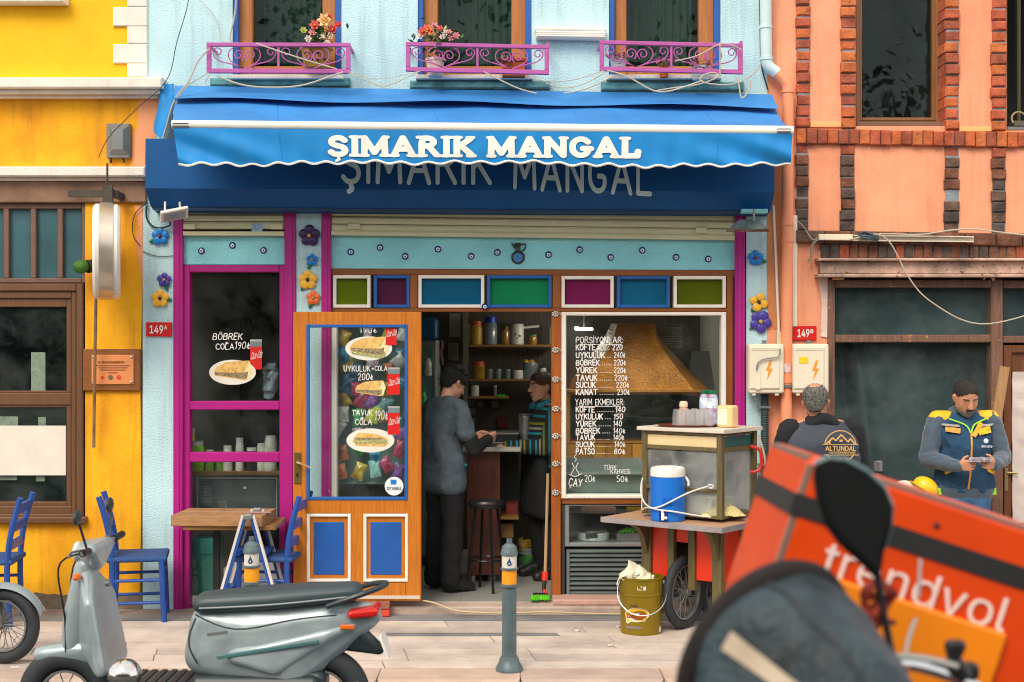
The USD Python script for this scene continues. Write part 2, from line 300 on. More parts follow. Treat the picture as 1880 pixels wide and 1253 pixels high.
def slab(text, h):
    """fat round slab-serif capitals"""
    GLS = {'Ş': (.72, [_S], True), 'I': (.3, [[(.1, 0), (.1, 1)]], [(-.06, .26, 0), (-.06, .26, 1)]),
     'M': (1.08, [[(.06, 0), (.08, 1)], [(.08, 1), (.46, .12)], [(.46, .12), (.84, 1)], [(.84, 1), (.86, 0)]], [(-.06, .2, 0), (-.06, .12, 1), (.72, 1.0, 0), (.82, .98, 1)]),
     'A': (.9, [[(.04, 0), (.36, 1)], [(.38, 1), (.74, 0)], [(.16, .33), (.6, .33)]], [(-.08, .18, 0), (.58, .88, 0)]),
     'R': (.86, [[(.1, 0), (.1, 1), (.4, 1), (.56, .88), (.56, .66), (.4, .52), (.1, .52)], [(.36, .52), (.66, .02)]], [(-.06, .26, 0), (-.06, .2, 1), (.62, .8, 0)]),
     'K': (.86, [[(.1, 0), (.1, 1)], [(.62, .98), (.16, .46)], [(.26, .56), (.66, .02)]], [(-.06, .26, 0), (-.06, .26, 1), (.52, .8, 0), (.5, .74, 1)]),
     'N': (.92, [[(.06, 0), (.06, 1)], [(.08, 1), (.66, .02)], [(.68, 0), (.68, 1)]], [(-.06, .2, 0), (-.08, .14, 1), (.56, .82, 1)]),
     'G': (.84, [_C[:-1] + [(.6, .2), (.6, .4)], [(.42, .42), (.72, .42)]], [(.56, .64, .8)]), 'L': (.76, [[(.1, 1), (.1, 0), (.58, 0)], [(.58, .0), (.6, .26)]], [(-.06, .26, 1), (-.06, .2, 0)]), ' ': (.3, [], [])}
    x = 0; out = []
    for ch in text:
        wd, st, sf = GLS[ch]
        for pl in st:
            p = np.array(pl, float)
            if ch in 'ŞGR': p = chaikin(p, 2)
            out.append(sa.translate(sg.LineString(p * [1, .8] + [0, .1]).buffer(.13, quad_segs=5), x, 0))
        if sf is True: out.append(sa.translate(sg.LineString([(.27, -.02), (.3, -.14), (.2, -.2)]).buffer(.06), x, 0))
        else:
            for a, b, y in sf: out.append(sa.translate(sg.LineString([(a, .06 + y * .88), (b, .06 + y * .88)]).buffer(.075, quad_segs=4), x, 0))
        x += wd + .1
    g = so.unary_union(out).buffer(.018).buffer(-.018)
    return sa.scale(g, h, h, origin=(0, 0))
# ================================================================ colours
W = 10.6                                            # the facades' front plane
yellow = paint('yellow_plaster', (246, 184, 2), .8, .06, 1.3, bump=.35, bscale=70, c2=(250, 194, 4), streak=.12, grime=(190, 140, 30))
orange_yellow = paint('orange_yellow_plaster', (240, 158, 4), .8, .10, 2.2, bump=.4, bscale=70, c2=(248, 178, 6), wear=(190, 130, 50), wearamt=.69, streak=.5, grime=(140, 84, 16))
peachp = paint('peach_plaster', (240, 160, 112), .85, .06, 3, bump=.3, bscale=90)
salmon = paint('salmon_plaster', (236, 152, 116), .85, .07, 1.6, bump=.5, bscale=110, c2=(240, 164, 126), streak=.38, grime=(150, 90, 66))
salmon_tan = paint('tan_plaster', (206, 134, 84), .85, .1, 2.6, bump=.4, bscale=90, wear=(150, 96, 60), wearamt=.68)
lightblue = paint('light_blue_plaster', (186, 220, 226), .85, .05, 1.5, bump=.9, bscale=95, c2=(196, 228, 232), wear=(140, 142, 134), wearamt=.70, streak=.42, grime=(120, 140, 140))
turq = paint('turquoise_plaster', (142, 216, 224), .8, .06, 2.5, bump=.7, bscale=110, c2=(152, 224, 230))
white_p = paint('white_plaster', (232, 222, 208), .8, .08, 4, bump=.4, wear=(166, 150, 136), wearamt=.68, streak=.3, grime=(140, 120, 100))
white = paint('white_paint', (236, 230, 220), .45, .05, 7)
chip_white = paint('chipped_white_paint', (232, 224, 212), .5, .06, 7, wear=(150, 110, 70), wearamt=.66)
brown = wood('brown_frame_wood', (92, 60, 36), (114, 76, 46), 'z', .45)
brownx = wood('brown_rail_wood', (78, 50, 30), (122, 82, 52), 'x', .45)
lintelm = paint('brown_lintel', (118, 88, 66), .8, .25, 3, bump=.6, bscale=30, c2=(136, 104, 84))
oak = wood('orange_oak', (168, 92, 16), (208, 124, 26), 'z', .42, wear=(110, 60, 20), wearamt=.665)
oakx = wood('orange_oak_rail', (168, 92, 16), (214, 132, 30), 'x', .38)
walnut = wood('walnut_frame', (118, 62, 16), (158, 90, 28), 'z', .42, wear=(196, 170, 140), wearamt=.70)
walnutx = wood('walnut_rail', (108, 58, 18), (150, 84, 26), 'x', .42)
upwood = wood('upper_window_wood', (150, 88, 34), (190, 118, 52), 'z', .42, wear=(216, 160, 110), wearamt=.68)
upwoodx = wood('upper_window_rail', (150, 88, 34), (190, 118, 52), 'x', .42)
blue = paint('royal_blue_paint', (24, 84, 160), .45, .1, 5)
bluechip = paint('chipped_blue_paint', (26, 88, 158), .5, .1, 5, wear=(170, 150, 150), wearamt=.68)
chairblue = paint('chair_blue_paint', (30, 74, 150), .42, .15, 6, wear=(120, 120, 130), wearamt=.68)
magenta = paint('magenta_paint', (172, 22, 124), .42, .08, 3, wear=(220, 170, 190), wearamt=.745)
pinkm = paint('orchid_metal_paint', (176, 82, 150), .45, .1, 8, wear=(130, 80, 100), wearamt=.72)
cream = paint('cream_shutter', (212, 206, 168), .5, .07, 3)
black = plain('black_plastic', (20, 20, 22), .45)
dark = plain('dark_room', (58, 62, 58), .8)
darker = plain('dark_teal_room', (40, 60, 58), .8)
steel = paint('brushed_steel', (176, 178, 178), .3, .06, 10, metal=.9)
greymetal = paint('grey_metal', (128, 130, 128), .45, .1, 6, metal=.5)
concrete = paint('step_concrete', (176, 156, 142), .85, .22, 3, bump=.6, bscale=40)
cable_w = plain('pale_cable', (184, 172, 152), .6)
cable_d = plain('dark_cable', (40, 38, 36), .6)
clear = glass('window_glass', (.86, .93, .91), 1.55, dirt=.03)
clearer = glass('shop_glass', (.93, .96, .95), 1.42, dirt=.02)
letterw = plain('white_lettering', (232, 230, 224), .6)

# ================================================================ ground, pavement, road
solo('ground', box(-120, 120, -80, 120, -.9, -.55), paint('bare_ground', (120, 112, 100), .9, .2, .5), kind='structure')
asphalt = paint('asphalt', (66, 66, 66), .9, .25, 1.5, bump=.6, bscale=120)
road = thing('road', kind='structure')
v = np.array([[-60, 8.22, -.12], [60, 8.22, -.12], [60, 3.2, .45], [-60, 3.2, .45], [-60, -3.2, .47], [60, -3.2, .47]], float)
v = np.vstack([v, v - [0, 0, .3]])
put(road, 'asphalt', (v, tri([[0, 3, 2, 1], [3, 4, 5, 2], [6, 7, 8, 9], [9, 8, 11, 10], [0, 1, 7, 6], [4, 10, 11, 5]])[:, ::-1]), asphalt)
solo('near_pavement', box(-60, 60, -5.2, -3.2, .2, .58), paint('near_paving', (150, 142, 132), .85, .15, 2), kind='structure')
pav = thing('pavement', kind='structure')
put(pav, 'bedding', box(-30, 30, 8.45, 10.62, -.3, -.005), paint('slab_joint', (140, 126, 116), .95, .2, 9))
slabm = [paint('paving_slab_%s' % n, c, .8, .14, 2.6, bump=.35, bscale=70, c2=c2, wear=w_, wearamt=.63) for n, c, c2, w_ in (
    ('rose', (188, 172, 160), (202, 186, 174), (140, 128, 120)), ('sand', (192, 176, 162), (204, 188, 174), (146, 134, 124)), ('dusty', (180, 165, 154), (192, 177, 166), (134, 122, 116)), ('grey', (112, 112, 112), (130, 128, 126), (84, 84, 86)))]
rows = [8.66, 8.86, 9.04, 9.22, 9.40, 9.60, 9.72, 9.90, 10.12, 10.36]
rng = random.Random(5); tall = []
for i in range(len(rows) - 1):
    y0, y1 = rows[i], rows[i + 1]; sk = .19; x = -6.2 + rng.uniform(0, .5)
    while x < 5.6:
        w_ = rng.choice([.8, .8, 1.6]) if i not in (5, 8) else 1.2
        m = slabm[3] if (i == 8 or (i == 5 and rng.random() < .45)) else slabm[rng.choice([0, 0, 1, 1, 2])]
        g = .0045; h = rng.uniform(-.002, .001)
        a = [x + (10.3 - y0) * sk + g, x + w_ + (10.3 - y0) * sk - g, x + w_ + (10.3 - y1) * sk - g, x + (10.3 - y1) * sk + g]
        vv = np.array([[a[0], y0 + g, h], [a[1], y0 + g, h], [a[2], y1 - g, h], [a[3], y1 - g, h]]); bb = vv.copy(); bb[:, 2] = -.012
        put(pav, 'paving_slab', (np.vstack([vv, bb]), tri([[0, 1, 2, 3], [0, 4, 5, 1], [1, 5, 6, 2], [2, 6, 7, 3], [3, 7, 4, 0]])), m)
        x += w_
kerb = thing('kerb', kind='structure')
kerbm = [paint('kerb_stone_%s' % n, c, .85, .14, 4, bump=.5, bscale=60) for n, c in (('a', (190, 164, 146)), ('b', (178, 156, 142)))]
x = -5.9
for i in range(14):
    put(kerb, 'kerb_stone', box(x + .004, x + .846, 8.36, 8.652, -.3, rng.uniform(-.003, .003), .018), kerbm[i % 2]); x += .85
put(pav, 'front_strip', box(-30, 30, 10.365, 10.62, -.3, -.006), slabm[3])

def shell(u0, v0, u1, v1, d0, d1, mat, parent, name='room_wall', t=.05, floor=True):
    x0, x1, z0, z1 = X(u0, d0), X(u1, d0), Z(v1, d0), Z(v0, d0)
    put(parent, name, [box(x0 - t, x0, d0, d1, z0, z1), box(x1, x1 + t, d0, d1, z0, z1), box(x0 - t, x1 + t, d1, d1 + t, z0, z1), box(x0 - t, x1 + t, d0, d1 + t, z1, z1 + t), box(x0 - t, x1 + t, d0, d1 + t, z0 - t, z0)], mat)

# ================================================================ yellow building on the left
yb = thing('yellow_building', 'yellow plastered corner building with white toothed quoins and brown window', 'building')
op = prect(-420, 366, 156, 962, W)
put(yb, 'wall', prism(prect(-700, -900, 262, 1140, W).difference(op).difference(prect(-700, 181, 300, 1200, W)), W, .3), yellow, label='bright yellow upper wall')
put(yb, 'wall', prism(ppoly([(-700, 181), (268, 181), (266, 330), (262, 500), (257, 700), (259, 900), (256, 1140), (-700, 1140)], W).difference(op), W + .002, .29), orange_yellow, label='orange yellow lower wall')
put(yb, 'plaster_patch', prism(ppoly([(255, 182), (292, 182), (286, 256), (268, 258), (266, 305), (242, 305), (244, 246), (253, 232)], W), W - .004, .02), peachp, label='bare peach plaster strip at the edge')
put(yb, 'plaster_patch', prism(ppoly([(262, 378), (247, 378), (256, 420), (249, 440), (252, 470), (262, 520)], W), W - .004, .02), peachp)
put(yb, 'plaster_patch', prism(ppoly([(-300, 1128)] + [(u_, 1098 - 16 * meshkit.fbm(np.array([u_ / 22.0, 3.3, .5]), 4)) for u_ in range(-300, 261, 4)] + [(262, 1128)], W), W - .006, .02), paint('bare_base_plaster', (120, 104, 84), .9, .3, 6, bump=.8, bscale=40))
for k in range(-6, 2):
    put(yb, 'quoin', pbox(207, 13 + 68 * k, 270, 48 + 68 * k, W - .022, .05, .006), white_p)
    if k < 1: put(yb, 'quoin', pbox(233, 48.6 + 68 * k, 270, 80.4 + 68 * k, W - .022, .05, .006), white_p)
put(yb, 'quoin', pbox(233, 116.6, 270, 141, W - .022, .05, .006), white_p)
put(yb, 'cornice', [pbox(-700, 142, 297, 162, W - .17, .2, .01), pbox(-700, 162.5, 294, 172, W - .12, .15, .01), pbox(-700, 172.5, 290, 180, W - .06, .09, .01)], white_p)
put(yb, 'cornice', [pbox(-700, 306, 266, 324, W - .12, .15, .01), pbox(-700, 324.5, 264, 332, W - .06, .09, .01)], white_p)
put(yb, 'lintel', pbox(-700, 332.5, 268, 372, W - .03, .3, .006), lintelm)
put(yb, 'window_sill', pbox(-700, -16, 117, 4, W - .12, .15, .01), white_p)
wf = put(yb, 'window_frame', frame(-420, 372.5, 160, 520, W + .01, .1, (12, 11, 10, 9), .006) + [pbox(u, 383, u + 10, 511, W + .012, .08, .004) for u in (-44, 6, 56, 105)], paint('mauve_brown_paint', (112, 82, 66), .6, .15, 5, bump=.4, wear=(84, 58, 44), wearamt=.66), label='transom frame with narrow bars')
tealpane = paint('teal_frosted_pane', (62, 98, 106), .25, .25, 2.5, wear=(150, 180, 180), wearamt=.76)
for a, b in ((-34, 6), (16, 56), (66, 105), (115, 150)): put(wf, 'pane', pbox(a, 383, b, 511, W + .05, .01), tealpane)
wf = put(yb, 'window_frame', frame(-420, 521, 152, 962, W - .02, .12, (12, 14, 12, 18), .008) + frame(-408, 535, 140, 944, W + .0, .1, (14, 13, 9, 14), .006)
         + [pbox(-394, 722, 131, 744, W + .01, .09, .006)] + frame(-394, 548, 131, 722, W + .02, .08, (9, 16, 9, 4), .004) + frame(-394, 744, 131, 930, W + .02, .08, (9, 4, 9, 8), .004) + [pbox(-430, 950, 156, 962, W - .06, .1, .008)], brown, label='lower sash window frame')
put(wf, 'pane', pbox(-385, 564, 122, 718, W + .05, .006), clear); put(wf, 'pane', pbox(-385, 748, 122, 922, W + .05, .006), clear)
shell(-420, 372, 156, 962, W + .3, W + 2.2, darker, yb)
solo('paper_sheet', pbox(-60, 782, 121, 873, W + .043, .003), plain('cream_paper', (226, 214, 200), .7), 'large blank cream paper sheet taped inside the lower brown window', 'paper')
solo('reflection_strip', pbox(57, 647, 83, 722, W + .07, .004), paint('grey_paper', (170, 168, 150), .7, .3, 18), 'narrow upright pale painted reflection behind the upper brown window pane', 'paper')  # reflection in the pane, painted as a mottled pale strip; no sheet hangs here
for k, (a, b, c, e) in enumerate(((-20, 765, 33, 782), (70, 766, 84, 782), (66, 874, 82, 884), (-10, 874, 31, 882))):
    solo('paper_scrap', pbox(a, b, c, e, W + .075, .004), MATS['grey_paper'], ('wide paper scrap above the blank sheet', 'small paper scrap above the blank sheet', 'small paper scrap below the blank sheet', 'wide paper scrap below the blank sheet')[k] + ' in brown window', 'paper')

# junction box, sign bracket, round light box, stick, plaque
t = thing('junction_box', 'grey metal junction box on the yellow wall above the round sign', 'box', P(216, 290, W))
put(t, 'housing', pbox(195, 227, 238, 290, W - .05, .05, .008), greymetal); put(t, 'cover', pbox(199, 231, 233, 282, W - .085, .036, .03), greymetal)
put(t, 'cable_gland', [cyl(P(205, 290, W - .03), P(203, 300, W - .03), .008), cyl(P(226, 290, W - .03), P(228, 299, W - .03), .008)], black)
t = thing('round_sign', 'round white light box sign seen edge on beside the yellow wall', 'sign', P(196, 550, W - .55))
c = P(196, 462, W - .42); R = 87 * (W - .42) / FPX
prof = [(0, -.093), (R * .95, -.093), (R, -.075), (R, -.048), (R * .985, -.044), (R * .985, .044), (R, .048), (R, .075), (R * .95, .093), (0, .093)]
put(t, 'drum', xf(lathe(prof, (0, 0, 0), 40), rz(15) @ ry(90), c), paint('white_sign_shell', (232, 226, 216), .35, .06, 3), smooth=30)
put(t, 'rim_band', xf(lathe([(R * 1.004, -.05), (R * 1.03, -.046), (R * 1.03, .046), (R * 1.004, .05)], (0, 0, 0), 40), rz(15) @ ry(90), c), paint('aluminium_band', (198, 186, 168), .3, .15, 3, metal=.7), smooth=30)
put(t, 'bracket', [cyl(P(197, 376, W - .42), P(197, 300, W - .42), .008), box(X(150, W - .1), X(238, W - .1), W - .42, W - .38, Z(362, W - .4), Z(350, W - .4)), box(c[0] - .02, c[0] + .02, W - .44, W, Z(358, W - .4), Z(346, W - .4)), pbox(188, 340, 206, 386, W - .46, .03)], paint('rusty_bracket', (70, 62, 54), .8, .35, 14))
put(t, 'chain', tube(spline([P(196, 376, W - .5), P(203, 392, W - .51), P(214, 398, W - .5)], 10), .005, 5), greymetal)
t = thing('wall_pipe_stub', 'small green capped pipe stub with dark neck poking out behind the round sign', 'pipe_stub', P(160, 505, W - .1))  # green painted pipe stub on the wall, gives no light
put(t, 'cap', ball(P(149, 490, W - .14), .06, 2, (1, 1, .85)), paint('moss_green', (56, 104, 20), .7, .3, 20, bump=.6)); put(t, 'neck', cyl(P(160, 490, W - .12), P(174, 488, W - .08), .05, 14), black)
solo('wooden_stick', cyl(P(176, 540, W - .16), P(172, 822, W - .07), .012, 8), paint('weathered_stick', (128, 100, 66), .7, .25, 9), 'thin wooden stick leaning below the round white sign', 'stick')
t = thing('wall_plaque', 'orange plaque with small emblems on a brown board', 'plaque', P(204, 718, W))
put(t, 'board', pbox(152, 641, 257, 718, W - .03, .03, .006), wood('plaque_board', (112, 66, 28), (150, 94, 46), 'x', .4))
put(t, 'plate', pbox(168, 652, 245, 706, W - .042, .012, .003), paint('copper_plate', (232, 148, 92), .4, .06, 6, metal=.25))
for u, v_ in ((172, 656), (241, 656), (172, 702), (241, 702)): put(t, 'screw', ball(P(u, v_, W - .043), .011, 1), steel)
put(t, 'lettering', [sansmesh('H. Sinan Emeklili Evi', X(183, W), X(231, W), Z(667, W), W - .044, .016)] + [pbox(a, v_, b, v_ + 1.3, W - .0445, .002) for a, b, v_ in ((176, 238, 671), (180, 234, 675), (184, 230, 679), (198, 216, 684))], plain('brown_print', (120, 60, 30), .6))
for u, col in ((191, (206, 70, 40)), (206, (110, 90, 60)), (221, (214, 70, 40))):
    put(t, 'emblem', prism(sg.Point(X(u, W), Z(693, W)).buffer(.018 if u > 195 else .013, quad_segs=3), W - .0445, .002), plain('emblem_%d' % u, col, .5))
# ================================================================ the light blue shop building
sb = thing('blue_shop_building', 'pale blue plastered shop building with magenta posts and three upper windows', 'building')
face = prect(262, -900, 1408, 1128, W).union(prect(262, -900, 270, 0, W))
holes = [prect(427, -300, 627, 146, W), prect(767, -300, 976, 146, W), prect(1118, -300, 1323, 146, W), prect(318, 378, 543, 1140, W), prect(590, 378, 1370, 1140, W)]
for h in holes: face = face.difference(h)
put(sb, 'wall', prism(face, W, .28), lightblue)
put(sb, 'plaster_ledge', [pbox(385, 143, 642, 158, W - .05, .06, .012), pbox(752, 148, 1010, 163, W - .05, .06, .012), pbox(1104, 150, 1366, 166, W - .05, .06, .012)], paint('broken_teal_plaster', (92, 142, 144), .9, .4, 9, bump=1.0, bscale=30))
gl_up = glass('upper_glass', (.7, .84, .78), 1.36, dirt=.006)
for k, (a, b, lw, rw) in enumerate(((427, 627, 26, 25), (767, 976, 27, 27), (1118, 1323, 22, 30))):
    lab = ('left upper window with painted blue reveals', 'middle upper window with painted blue reveals', 'right upper window with painted blue reveals')[k]
    wf = put(sb, 'window_frame', frame(a + 10, -300, b - 10, 146, W + .07, .1, (lw, 20, rw, 18), .008), upwood, label=lab)
    put(wf, 'reveal_trim', [pbox(a, -300, a + 10, 146, W + .012, .16), pbox(b - 12, -300, b, 146, W + .012, .16)], blue)
    put(wf, 'inner_frame', frame(a + 10 + lw - 8, -290, b - 10 - rw + 8, 130, W + .10, .05, 8, .004), upwoodx)
    put(wf, 'pane', pbox(a + 10 + lw, -290, b - 10 - rw, 124, W + .13, .006), gl_up)
    put(wf, 'sill', pbox(a - 4, 137, b + 2, 145, W - .09, .2, .006), white_p)
shell(330, -320, 1400, 150, W + .29, W + 3, darker, sb)
for k in range(3):
    a = (463, 804, 1150)[k]
    solo('curtain', [sheet(lambda u, v: np.stack([X(a, W) + u * .55, W + .5 + .02 * np.sin(u * 60), Z(140, W) + v * 1.7], -1), 60, 2)], plain('dim_curtain', (56, 74, 64), .9), ('grey green curtain inside the left upper window', 'grey green curtain inside the middle upper window', 'grey green curtain inside the right upper window')[k], 'curtain')

# ---------------- interior shell of the ground floor
din = W + .29
put(sb, 'interior_wall', [box(X(318, W) - .3, X(318, W), din, 13.2, 0, 3.4), box(X(1370, W), X(1370, W) + .1, din, 13.2, 0, 3.4), box(X(318, W), X(1370, W), din, 13.2, 3.0, 3.1)], paint('dim_interior', (170, 170, 156), .8, .12, 2))
put(sb, 'interior_wall', box(X(318, W) - .3, X(1370, W) + .1, 13.2, 13.3, 0, 3.4), wood('dark_panel_wall', (60, 54, 46), (92, 84, 72), 'z', .5), label='dark wood panelled back wall')
put(sb, 'partition', box(X(575, 11), X(575, 11) + .06, din, 13.2, .05, 3.0), MATS['dim_interior'])
floor = put(sb, 'floor', box(X(590, W), X(1370, W), 10.52, 13.2, -.1, .06), concrete)
tilem = [paint('floor_tile_%s' % n, c, .35, .08, 4) for n, c in (('a', (150, 150, 142)), ('b', (150, 150, 144)))]
for i in range(7):
    for j in range(5):
        x0 = X(640, W) + i * .42 - .02 * j; y0 = 10.53 + j * .45
        put(floor, 'tile', box(x0 + .003, x0 + .417, y0 + .003, y0 + .447, .05, .066), tilem[(i + j) % 2])
put(sb, 'step', box(X(560, 10.34), X(1210, 10.34), 10.36, 10.56, -.05, .056, .012), concrete)
put(sb, 'step', box(X(1015, 10.34), X(1210, 10.34), 10.40, 10.62, .056, .10, .01), paint('pink_step', (190, 150, 134), .85, .2, 4, bump=.5, bscale=40))

# ---------------- magenta posts, shutters, turquoise bands
for a, b in ((318, 335), (522, 543), (590, 607), (1350, 1368)):
    put(sb, 'post', [pbox(a, 380, b, 1126, W - .018, .14, .006), pbox(a + 5, 380, b - 6, 1126, W - .026, .01, .003)], magenta)
for k, (a, b, vt, vb, nm) in enumerate(((335, 522, 380, 433, 'short'), (607, 1350, 384, 432, 'long'))):
    t = thing('roller_shutter', ('short rolled up cream shutter above the magenta window', 'long rolled up cream shutter above the shop door')[k], 'shutter', P((a + b) / 2, vb, W))
    sl = [pbox(a + .5, vt + i * 14, b - .5, vt + i * 14 + 12.6, W + .0 - .004 * i, .06, .012) for i in range(int((vb - vt) / 14))]
    tl = (lambda m: tilt(m, a, vt, b, vt + (0 if k == 0 else 9), W))
    for s in sl: put(t, 'slat', tl(s), cream)
    put(t, 'bottom_bar', tl([pbox(a + .5, vb - 8, b - .5, vb, W - .02, .05, .006)]), cream)
    for u in ((a + 12, b - 14) if k == 0 else (650, 1288)):
        put(t, 'bracket', tl([pbox(u - 11, vb - 22, u + 11, vb - 12, W - .028, .02, .004)]), cream)
    if k == 0: put(t, 'sticker', [pbox(462, 411, 482, 425, W - .014, .006)], paint('blue_white_sticker', (150, 186, 210), .5, .5, 60))
put(sb, 'bead_panel', pbox(335, 433, 522, 486, W + .035, .05), turq, label='turquoise panel above the magenta window')
bp = put(sb, 'bead_panel', tilt([pbox(607, 426, 1350, 493, W + .035, .05)], 607, 430, 1350, 437, W), turq, label='long turquoise panel above the door')
eye_d = plain('eye_bead_navy', (14, 40, 110), .15, coat=.6); eye_l = plain('eye_bead_sky', (120, 180, 220), .2); eye_w = plain('eye_bead_white', (236, 238, 236), .2)
def bead(u, v, lab, grp, d=W + .035, r=.026):
    c = P(u, v, d); t = thing('evil_eye_bead', lab, 'bead', c, grp)
    put(t, 'disc', xf(lathe([(0, .012), (r * .7, .011), (r, .004), (r, 0)], (0, 0, 0), 16), rx(90), c), eye_d, smooth=40)
    c2 = c + [0.001, -.0125, -.002]
    put(t, 'white_ring', xf(lathe([(0, .003), (r * .55, .001)], (0, 0, 0), 14), rx(90), c2), eye_w)
    put(t, 'iris', xf(lathe([(0, .003), (r * .36, .001)], (0, 0, 0), 12), rx(90), c2 - [0, .0012, 0]), eye_l)
    put(t, 'pupil', xf(lathe([(0, .003), (r * .17, .001)], (0, 0, 0), 10), rx(90), c2 - [0, .0026, 0]), eye_d)
    return t
for u, v in ((370, 461), (427, 451), (484, 460)): bead(u, v, 'round blue evil eye bead on the short turquoise panel over the magenta window', 'beads over the magenta window')
for u, v in ((644, 463), (698, 455), (744, 471), (804, 458), (865, 471), (913, 464), (1007, 468), (1064, 459), (1121, 473), (1179, 460), (1241, 473), (1300, 476)):
    bead(u, v, 'round blue evil eye bead on the long turquoise panel over the door', 'beads over the door')
bead(890, 563, 'lone evil eye bead between the blue and green transom panes', None, W + .0, .024)
t = thing('jug_ornament', 'dark ceramic jug ornament with painted blue belly on turquoise panel', 'ornament', P(951, 485, W + .035))
dj = W + .03; jm = plain('dark_bronze_glaze', (44, 50, 40), .3)
put(t, 'body', [ball(P(951, 473, dj), .052, 2, (1, .35, 1)), lathe([(.02, 0), (.018, .03), (.02, .05), (.026, .062)], P(951, 462, dj), 14)] + prism(ppoly([(946, 450), (938, 446), (943, 455), (948, 460)], dj), dj - .01, .02), jm, smooth=40)
put(t, 'handle', tube(spline([P(956, 450, dj), P(964, 449, dj), P(963, 458, dj), P(956, 463, dj)], 12), .006, 6), jm)
put(t, 'painting', prism(sg.Point(X(951, dj), Z(474, dj)).buffer(.034, quad_segs=5), dj - .0205, .003), paint('jug_picture', (60, 130, 190), .4, .4, 50))

# ---------------- left magenta shop window
mw = put(sb, 'window_frame', frame(335, 487, 525, 1126, W + .02, .1, (13, 13, 12, 10), .006) + [pbox(348, 737, 513, 753, W + .022, .09, .006), pbox(348, 831, 513, 849, W + .022, .09, .006)], magenta, label='magenta window frame with three panes')
for a, b in ((500, 737), (753, 831), (849, 1116)): put(mw, 'pane', pbox(348, a, 513, b, W + .07, .006), clearer)
# ================================================================ decals on glass (flat stickers and brush lettering)
GD = W + .066
red_can = plain('can_red', (206, 30, 24), .4); can_top = plain('can_grey', (112, 128, 132), .4); lidm = plain('can_lid', (196, 196, 190), .35, .5)
plate_m = plain('printed_plate', (226, 220, 206), .5); bread = paint('printed_bread', (206, 158, 78), .6, .15, 30, c2=(226, 186, 110)); crumb = plain('printed_crumb', (236, 214, 160), .6)
meat = paint('printed_filling', (88, 66, 44), .6, .7, 90, c2=(150, 130, 96)); lettuce = paint('printed_salad', (96, 140, 40), .6, .5, 80, c2=(180, 170, 120))
def can_decal(par, u, v, w, h, d):
    a = sg.box(X(u - w / 2, d), Z(v + h / 2, d), X(u + w / 2, d), Z(v - h / 2, d)).buffer(-.004).buffer(.004, quad_segs=3)
    put(par, 'can_sticker', prism(a, d - .001, .001), red_can, label='printed red cola can sticker')
    q = par
    zt = Z(v - h / 2, d); hh = h * d / FPX
    put(q, 'can_print', prism(a.intersection(sg.box(-9, zt - hh * .24, 9, zt)), d - .002, .001), can_top)
    put(q, 'can_print', prism(a.intersection(sg.box(-9, zt - hh * .07, 9, zt)), d - .003, .001), lidm)
    m, f = sansmesh('Coca-Cola', X(u - w * .46, d), X(u + w * .46, d), 0, d - .0015, hh * .24, False, .001)
    m[:, 0] += m[:, 2] * .25; m[:, 2] += (m[:, 0] - X(u, d)) * .22 + Z(v + h * .14, d)
    put(q, 'can_lettering', (m, f), letterw)
def plate_decal(par, u, v, rx_, ry_, d, kind=0, plate=True):
    k = d / FPX; cx, cz = X(u, d), Z(v, d)
    T = lambda pts: sg.Polygon([(cx + x * rx_ * k, cz + y * rx_ * k) for x, y in pts])
    if plate:
        el_ = sa.scale(sg.Point(cx, cz).buffer(1, quad_segs=10), rx_ * k, ry_ * k)
        put(par, 'plate_sticker', prism(el_, d - .001, .001), plate_m, label='printed sandwich plate sticker')
    if kind < 2:
        put(par, 'sandwich_print', prism(T([(-.8, .02), (-.7, .22), (-.3, .42), (.2, .48), (.72, .5), (.8, .2), (.68, -.28), (.55, -.34), (-.75, -.14)]), d - .002, .001), bread)
        put(par, 'sandwich_print', prism(T([(.72, .5), (.86, .12), (.7, -.36), (.5, .02)]), d - .003, .001), crumb)
        put(par, 'filling_print', prism(T([(-.76, .02), (-.3, .0), (.48, -.02), (.66, .04), (.64, -.2), (.5, -.28), (-.74, -.1)]), d - .0035, .001), meat)
        if kind == 1: put(par, 'salad_print', prism(T([(-.8, -.06), (-.6, -.14), (.5, -.3), (.74, -.1), (.7, -.36), (.5, -.44), (-.7, -.24)]), d - .0038, .001), lettuce)
    else:
        put(par, 'sandwich_print', prism(T([(-.7, .1), (-.5, .32), (.2, .28), (.7, .1), (.76, -.1), (.6, -.26), (-.6, -.22), (-.74, -.05)]), d - .002, .001), bread)
        put(par, 'filling_print', prism(T([(-.68, .1), (.68, .04), (.7, -.14), (-.62, -.14)]), d - .003, .001), lettuce)
        put(par, 'filling_print', prism(T([(-.66, .12), (.5, .1), (.5, .02), (-.6, .04)]), d - .0035, .001), meat)
def line(par, text, u0, u1, v, h, d, seed=1, w=.12, slant=0.0, gap=.24, name='lettering', mat=None):
    """brush text between pixels u0..u1, baseline v, capital height h px"""
    k = d / FPX
    g, _ = hand(text, h * k, w, gap, seed, slant=slant)
    b = g.bounds; sx = (X(u1, d) - X(u0, d)) / (b[2] - b[0])
    g = sa.translate(sa.scale(g, sx, 1, origin=(b[0], 0)), X(u0, d) - b[0], Z(v, d))
    return put(par, name, prism(g, d - .0015, .0015), mat or letterw)
line(mw, 'BÖBREK', 390, 446, 624, 11.5, GD, 3, slant=.12); line(mw, '+', 413, 420, 634, 9, GD, 4, w=.16); line(mw, 'COLA', 396, 430, 642, 10, GD, 5); line(mw, '190l', 432, 459, 641, 13, GD, 6, slant=.15, w=.1)
can_decal(mw, 470, 651, 22, 55, GD); plate_decal(mw, 427, 684, 43, 23, GD - .004, 0)

